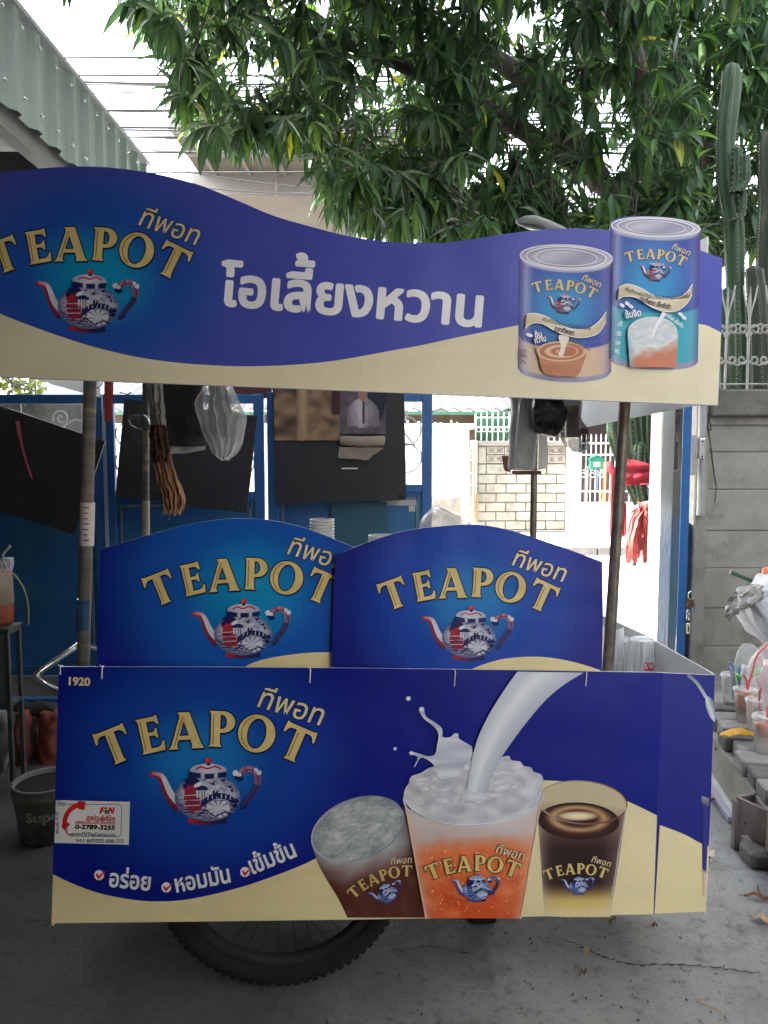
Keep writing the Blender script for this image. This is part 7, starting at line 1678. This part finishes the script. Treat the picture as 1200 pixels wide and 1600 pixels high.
mb = MB(); mb.loft([(P(1250, 896, 3.95), (.10, 0, .02), (0, .08, 0)), (P(1228, 914, 3.95), (.22, 0, .02), (0, .20, 0)), (P(1214, 935, 3.95), (.22, 0, 0), (0, .26, 0)), (P(1214, 965, 3.95), (.205, 0, 0), (0, .28, 0)), (P(1222, 992, 3.95), (.17, 0, 0), (0, .25, 0)), (P(1232, 1014, 3.95), (.12, 0, 0), (0, .18, 0)), (P(1240, 1026, 3.95), (.05, 0, 0), (0, .1, 0))], n=44, wob=.05, wf=9, ribs=.05, nr=7)
mb.v = [(x + .03 * (1 - 2 * abs(nz(x * 9, z * 14, 3))), y - .05 * (1 - 2 * abs(nz(x * 11 + z * 7, z * 9, 1))), z + .015 * nz(x * 22, z * 22, 6)) for x, y, z in mb.v]; mb.build('body', SACK, sk)
mb = MB(); mb.loft([(P(1143, 960, 3.86), (.012, 0, .03), (0, .03, 0)), (P(1148, 942, 3.84), (.03, 0, .035), (0, .05, 0)), (P(1160, 935, 3.82), (.02, 0, .05), (0, .06, 0)), (P(1174, 930, 3.80), (.012, 0, .055), (0, .06, 0)), (P(1186, 926, 3.80), (.01, 0, .03), (0, .05, 0))], n=30, wob=.045, wf=34, ribs=.2); mb.build('mouth', mat('torn_sack_mouth', (.45, .44, .41), (.25, .245, .23), rough=.7, scale=30, bump=.5, bscale=60), sk)
mb = MB(); mb.sheet(lambda u, v: P(1168 + 42 * u, 934 - 16 * u + 9 * v + 2 * math.sin(u * 9), 3.74 + .05 * u + .01 * math.sin(u * 12)), 14, 4, thick=(0, .006, 0)); mb.build('hem', SACK, sk)
gb = thing('green_basin', 'dark green plastic basin with a stick handle resting behind the white sack', 'basin', tuple(P(1192, 925, 4.25)))
GPL = mat('dark_green_plastic', (.012, .05, .03), (.02, .07, .04), rough=.45, scale=6)
mb = MB(); mb.loft([(P(1196, 930, 4.25), (.08, 0, 0), (0, .08, 0)), (P(1196, 912, 4.25), (.085, 0, 0), (0, .09, 0)), (P(1200, 898, 4.25), (.07, 0, .02), (0, .08, 0)), (P(1206, 888, 4.25), (.05, 0, .02), (0, .06, 0))], n=20, wob=.01); mb.build('bowl', GPL, gb)
mb = MB(); mb.tube([tuple(P(1141, 894, 4.22)), tuple(P(1160, 902, 4.22)), tuple(P(1178, 909, 4.22))], [.011, .010, .010], 8); mb.build('handle', GPL, gb)
mb = MB(); c = P(1199, 893, 4.1); mb.lathe([(.001, -.02), (.022, -.02), (.026, 0), (.020, .01), (.008, .012), (.001, .006)], tuple(c), n=16, axis='Y'); one(mb, 'orange_disc', mat('orange_cap', (.70, .22, .11), rough=.5), 'round orange cap at the right edge above the sack', 'cap')
# planks and tools on the ground by the ledge
PLK = [mat('white_plank', (.58, .58, .57), (.45, .45, .44), rough=.6, scale=7), mat('lilac_plank', (.34, .33, .42), (.42, .41, .45), rough=.5, scale=7)]
for i, (a, b, w, lab) in enumerate(((G(1108, 1216), G(1186, 1336), .05, 'white painted batten lying nearest the brick ledge'), (G(1112, 1236), G(1150, 1290), .06, 'lilac-grey strip of moulding lying beside the white batten'), (G(1107, 1242), G(1152, 1284), .04, 'narrow pale batten lying beside the fallen leaves'))):
    d = (b - a); d.z = 0; d.normalize(); s_ = Vector((-d.y, d.x, 0)) * w / 2; h_ = .012 + .008 * (2 - i)
    a = a - d * .35; mb = MB(); mb.prism([tuple(a - s_ + Vector((0, 0, .012))), tuple(b - s_ + Vector((0, 0, .012))), tuple(b + s_ + Vector((0, 0, .012))), tuple(a + s_ + Vector((0, 0, .012)))], (0, 0, h_)); one(mb, 'batten', PLK[1 if i == 1 else 0], lab, 'batten', 'battens on the ground')
mb = MB(); a = P(1117, 1172, 3.25); b = P(1140, 1134, 3.3); mb.tube([tuple(a), tuple(b)], .0045, 6); one(mb, 'thin_rod', DARKMETAL, 'thin dark rod leaning on the corner of the brick ledge', 'rod')
for i, (px, py) in enumerate(((1140, 1240), (1146, 1248))):
    q = G(px, py); mb = MB(); mb.bbox((q.x - .018, q.y - .018, .026), (q.x + .018, q.y + .018, .075 - .01 * i), .003); one(mb, 'grey_block', CONC, ('taller small grey block on the white batten', 'shorter small grey block on the white batten')[i], 'block')
# steel tray on legs, on a stone
ty = thing('steel_tray', 'brown-stained steel tray on short legs holding a white bag at the right edge', 'tray', tuple(G(1160, 1330)))
RUST = mat('stained_steel', (.27, .225, .21), (.17, .13, .12), rough=.45, scale=7, stretch=(1, 1, .4), metal=.35, bump=.1, third=(.09, .05, .04), tscale=5, tlo=.56, thi=.74)
o_ = P(1152, 1246, 2.72); ztp = o_.z; zbt = P(1156, 1318, 2.68).z
e_ = Vector((.30, -.58, 0)).normalized(); s_ = Vector((.92, .30, 0)).normalized()
def trq(u, v, z): q = Vector((o_.x, o_.y, 0)) + e_ * u + s_ * v; return (q.x, q.y, z)
for (u0, v0, u1, v1) in ((0, 0, .75, 0), (0, 0, 0, .55), (0, .55, .75, .55), (.75, 0, .75, .55)):
    a, b = Vector(trq(u0, v0, 0)), Vector(trq(u1, v1, 0)); t = (b - a).normalized(); nn = Vector((-t.y, t.x, 0)) * .004
    mb = MB(); mb.prism([tuple(a - nn + Vector((0, 0, zbt))), tuple(b - nn + Vector((0, 0, zbt))), tuple(b - nn + Vector((0, 0, ztp))), tuple(a - nn + Vector((0, 0, ztp)))], tuple(nn * 2)); mb.build('side', RUST, ty)
    mb = MB(); mb.tube([a + Vector((0, 0, ztp)), b + Vector((0, 0, ztp))], .006, 6); mb.build('rim', RUST, ty)
mb = MB(); mb.prism([trq(.004, .004, zbt + .004), trq(.746, .004, zbt + .004), trq(.746, .546, zbt + .004), trq(.004, .546, zbt + .004)], (0, 0, .004)); mb.build('bottom', DARKMETAL, ty)
for u, v in ((.0, .0), (.75, 0), (0, .55), (.75, .55)):
    a = Vector(trq(u, v, 0)); mb = MB(); mb.box((a.x - .012, a.y - .012, .008), (a.x + .012, a.y + .012, ztp - .01)); mb.build('leg', RUST, ty)
a = Vector(trq(.045, -.006, 0)); mb = MB(); mb.lathe([(.001, -.004), (.006, -.003), (.006, 0)], (a.x, a.y, (ztp + zbt) / 2), n=8, axis='Y'); mb.build('rivet', DARKMETAL, ty)
q = Vector(trq(.36, .22, 0)); mb = MB(); mb.loft([((q.x, q.y, zbt + .01), (.20, -.2, 0), (.12, .12, 0)), ((q.x, q.y, zbt + .06), (.21, -.21, 0), (.13, .13, 0)), ((q.x + .01, q.y, zbt + .10), (.13, -.13, 0), (.09, .09, 0)), ((q.x + .01, q.y, zbt + .12), (.03, -.03, 0), (.03, .03, 0))], n=20, wob=.02, wf=18); one(mb, 'white_bag', mat('white_plastic_bag', (.55, .57, .60), (.45, .47, .5), rough=.35, scale=9, bump=.3), 'crumpled white plastic bag lying inside the stained steel tray', 'bag')
for i, (px, py, r, h_) in enumerate(((1176, 1332, .05, .085), (1192, 1352, .065, .07))):
    q = G(px, py); mb = MB(); mb.bbox((q.x - r, q.y - .05, .006), (q.x + r, q.y + .06, h_), .014, M=None); one(mb, 'stone_block', CONC if i == 0 else CONC2, ('pale concrete lump under the corner of the steel tray', 'dark concrete block in front of the steel tray')[i], 'block')
# fallen leaves
DRY = [mat('dry_leaf_brown', (.16, .07, .035), (.10, .045, .025), rough=.7, scale=30), mat('dry_leaf_tan', (.42, .30, .18), (.34, .23, .13), rough=.7, scale=30), mat('dry_leaf_yellow', (.40, .27, .09), (.3, .19, .06), rough=.65, scale=30), mat('pale_leaf', (.52, .47, .36), (.42, .36, .26), rough=.6, scale=30), mat('wilted_green', (.16, .17, .06), (.30, .30, .16), rough=.65, scale=40)]
def fallen(px, py, ln, w, ang, m, label, curl=.35, lift=.012):
    q = G(px, py); mb = MB(); ca, sa = math.cos(ang), math.sin(ang)
    def f(u, v):
        x = (u - .5) * ln; y = (v - .5) * w * math.sin(math.pi * min(1, u * .96 + .02)) ** .8
        z = lift + curl * abs(v - .5) * w * 1.2 + .012 * math.sin(u * 5 + px) ** 2
        return (q.x + x * ca - y * sa, q.y + x * sa + y * ca, z)
    mb.sheet(f, 10, 4, thick=(0, 0, .0015)); a, b = f(0, .5), (q.x - ca * ln * .68, q.y - sa * ln * .68, lift + .004); mb.tube([a, b], .0012, 5)
    return one(mb, 'fallen_leaf', m, label, 'leaf', 'leaves fallen on the yard')
fallen(1108, 1346, .075, .035, 1.3, DRY[3], 'pale curled leaf on the ground against the edge of the cart', .5, .02)
fallen(1184, 1410, .085, .022, -.35, DRY[0], 'dark brown rolled leaf on the ground below the dark block', .35)
fallen(1190, 1445, .06, .03, -.6, DRY[1], 'tan curled leaf on the ground at the right edge', .3)
fallen(1122, 1254, .11, .04, .3, DRY[2], 'yellow-brown dry leaf beside the battens', .25)
fallen(1128, 1258, .10, .03, -.1, DRY[0], 'brown dry leaf overlapping the yellow-brown one by the battens', .3)
fallen(955, 1451, .035, .022, .8, DRY[4], 'small crumpled yellowish leaf on the concrete below the coffee print', 1.2, .01)
fallen(911, 1530, .018, .010, .1, DRY[0], 'tiny brown leaf scrap left of the long crack', .9)
fallen(1023, 1455, .018, .009, .1, DRY[0], 'tiny brown leaf scrap below the strip at the cart corner', .9)
fallen(917, 1496, .016, .012, .9, DRY[1], 'tiny pinkish leaf scrap by the crack', .9)
mb = MB(); a, b = G(1086, 1570), G(1136, 1592); mb.tube([(a.x, a.y, .012), ((a.x + b.x) / 2, (a.y + b.y) / 2 + .004, .013), (b.x, b.y, .011)], [.0022, .002, .001], 6); one(mb, 'dry_twig', DRY[1], 'thin dry twig lying on the concrete at the lower right', 'twig')
mb = MB(); mb.tube(smooth([tuple(G(x, y, .012)) for x, y in ((1184, 1384), (1186, 1394), (1194, 1402), (1206, 1405))], 4), .0035, 6); one(mb, 'bent_stalk', DRY[0], 'bent dark stalk lying at the right edge above the brown rolled leaf', 'stalk')
rr = random.Random(21); mb = MB()
for i in range(110):
    px = rr.uniform(40, 1200); py = rr.uniform(1430, 1600); q = G(px, py, .008); s_ = rr.uniform(.0008, .0024)
    mb.box((q.x - s_, q.y - s_, .006), (q.x + s_, q.y + s_ * rr.uniform(.5, 1.5), .009 + s_), jit=s_ * .4)
gr = mb.build('grit', CONC2, None); gr['kind'] = 'stuff'; gr['label'] = 'small grit scattered over the yard concrete'

# ---- left edge: glazed stand, jar, bucket, bundles
st = thing('glass_stand', 'dim glazed stand at the left edge with a light metal frame', 'stand', tuple(G(-30, 1262)))
SY = 3.15
AL = mat('aluminium', (.12, .125, .125), (.085, .09, .09), rough=.45, metal=.5, scale=20)
xr = px2x(1, SY); zt = z_at(986, SY)
for x, y in ((xr - .018, SY), (xr - .018, SY + .10), (xr - .8, SY)):
    mb = MB(); mb.bbox((x, y, .006), (x + .018, y + .018, zt), .002); mb.build('leg', AL, st)
for z in (zt - .018, z_at(1105, SY)):
    mb = MB(); mb.bbox((xr - .78, SY, z), (xr - .019, SY + .018, z + .018), .002); mb.build('rail', AL, st)
    mb = MB(); mb.bbox((xr - .018, SY + .019, z), (xr, SY + .099, z + .018), .002); mb.build('rail', AL, st)
mb = MB(); mb.box((xr - .80, SY - .002, zt + .001), (xr + .004, SY + .12, zt + .010)); mb.build('top', AL, st)
mb = MB(); mb.box((xr - .78, SY + .006, z_at(1104, SY)), (xr - .02, SY + .010, zt - .019)); mb.build('pane', mat('dusty_glass', (.10, .13, .15), (.14, .16, .17), rough=.25, scale=4), st)
hang('grey_sack', [(-60, 10, 1112), (-60, 18, 1135), (-60, 17, 1170), (-60, 8, 1204), (-60, -4, 1215)], SY + .18, mat('grey_cloth_sack', (.20, .185, .17), (.15, .14, .13), rough=.8, scale=5, bump=.2), 'greyish sack stuffed under the glazed stand', 'sack', depth=.3)
jx = thing('tea_jar', 'plastic jar of orange tea with a tan cover on the glazed stand', 'jar', tuple(P(-12, 985, SY + .1)))
c = P(-14, 984, SY + .1); r_ = .092; mb = MB(); z1, z2 = z_at(944, SY + .1), z_at(893, SY + .1)
mb.lathe([(.001, zt + .012), (r_ * .94, zt + .012), (r_, zt + .02), (r_, z1)], (c.x, c.y, 0), n=28); mb.build('tea', mat('orange_tea', (.30, .075, .02), (.22, .05, .018), rough=.4, scale=18), jx)
mb = MB(); mb.lathe([(r_ * 1.01, z1 + .001), (r_ * 1.03, z1 + .002), (r_ * .98, z2), (.001, z2 + .004)], (c.x, c.y, 0), n=28); mb.build('cover', mat('tan_cover', (.30, .22, .16), (.24, .17, .12), rough=.6, scale=12), jx)
hang('clear_cup', [(2, 18, 872), (1, 19, 884), (3, 17, 893)], SY + .1, CLEAR, 'small clear cup on top of the orange tea jar', 'cup', depth=.9, wob=.004)
mb = MB(); mb.tube([tuple(P(10, 890, SY + .1)), tuple(P(4, 866, SY + .1)), tuple(P(16, 853, SY + .1))], .0055, 8); one(mb, 'bent_straw', mat('pale_green_straw', (.40, .44, .33), rough=.5), 'pale bent straw sticking out of the clear cup at the left edge', 'straw')
mb = MB(); mb.tube(smooth([tuple(P(x, y, SY + .1)) for x, y in ((20, 895), (30, 908), (39, 925), (44, 950), (44, 978))], 5), [.004] * 20 + [.001], 6); one(mb, 'plastic_strip', mat('yellow_green_strip', (.28, .30, .13), rough=.5), 'thin yellow-green plastic strip drooping from the tea jar', 'strip')
bk = thing('paint_bucket', 'dirty white paint bucket with dark mouth standing behind the cart corner', 'bucket', tuple(G(74, 1306)))
q = G(74, 1306); BKT = mat('dirty_bucket', (.23, .22, .195), (.14, .135, .115), rough=.6, scale=6, third=(.05, .045, .04), tscale=6, tlo=.52, thi=.68)
R1 = 49 / F * (q.y); hb = .222
mb = MB(); mb.lathe([(.001, .008), (R1 * .82, .008), (R1 * .98, hb - .05), (R1 * 1.02, hb - .048), (R1 * 1.02, hb - .035), (R1 * .99, hb - .03), (R1 * 1.0, hb - .008), (R1 * 1.05, hb - .006), (R1 * 1.05, hb), (R1 * .96, hb), (R1 * .9, hb - .04), (.001, hb - .045)], (q.x, q.y, 0), n=36, cols=None); bo = mb.build('shell', BKT, bk)
mb = MB(); mb.lathe([(.001, hb - .018), (R1 * .93, hb - .018)], (q.x, q.y, 0), n=30); mb.build('contents', mat('black_sludge', (.012, .011, .01), (.02, .018, .016), rough=.95, scale=14, bump=.4), bk)
# the word on the bucket, bent round its side
gl, w_ = layout('Super', .035); mb = MB(); a0 = -1.85
for v, f in gl:
    vv = []
    for x, y in v:
        a = a0 + x / w_ * 1.35; z = .105 + y * .055; rr_ = R1 * (.82 + .16 * (z - .008) / (hb - .058)) + .0015; vv.append((q.x + rr_ * math.cos(a), q.y + rr_ * math.sin(a), z))
    mb.add(vv, f)
mb.build('lettering', mat('bucket_print', (.48, .46, .42), (.3, .29, .26), rough=.6, scale=20), bk)
for i, (x0, x1, c1, c2, lab, nm) in enumerate(((24, 46, (.26, .07, .035), (.18, .04, .03), 'dull orange cloth bundle behind the bucket at the left', 'orange_bundle'), (62, 98, (.30, .08, .04), (.2, .045, .03), 'orange cloth bundle half hidden by the cart corner', 'orange_bundle'), (41, 60, (.22, .20, .19), (.15, .14, .13), 'greyish bundle between the two orange cloth bundles', 'grey_bundle'))):
    hang(nm, [(x0 + 3, x1 - 3, 1112), (x0, x1, 1130), (x0 - 1, x1 + 1, 1170), (x0, x1, 1205), (x0 + 2, x1 - 2, 1216)], 3.5 + .04 * i, mat('bundle_%d' % i, c1, c2, rough=.8, scale=9, bump=.2), lab, 'bundle', depth=.6, wob=.02, ribs=.08, group='cloth bundles behind the bucket')
mb = MB(); mb.bbox((px2x(-40, 3.75), 3.70, z_at(1112, 3.7)), (px2x(130, 3.75), 3.74, z_at(1092, 3.7)), .004); mb.box((px2x(22, 3.75), 3.71, .01), (px2x(28, 3.75), 3.735, z_at(1112, 3.7))); mb.box((px2x(118, 3.75), 3.71, .01), (px2x(124, 3.75), 3.735, z_at(1112, 3.7)))
bn = one(mb, 'low_rack', BLUE, 'low blue rail rack standing in front of the gate at the left', 'rack')
mb = MB(); mb.loft([(P(28, 1104, 3.6), (.02, 0, .01), (0, .03, 0)), (P(46, 1108, 3.6), (0, 0, .03), (0, .05, 0)), (P(66, 1106, 3.6), (0, 0, .035), (0, .05, 0)), (P(92, 1110, 3.6), (0, 0, .03), (0, .05, 0))], n=12, wob=.03, wf=12); one(mb, 'dark_rag', mat('dark_rag', (.02, .018, .018), (.04, .035, .035), rough=.9), 'dark rag lying over the orange bundles', 'rag')
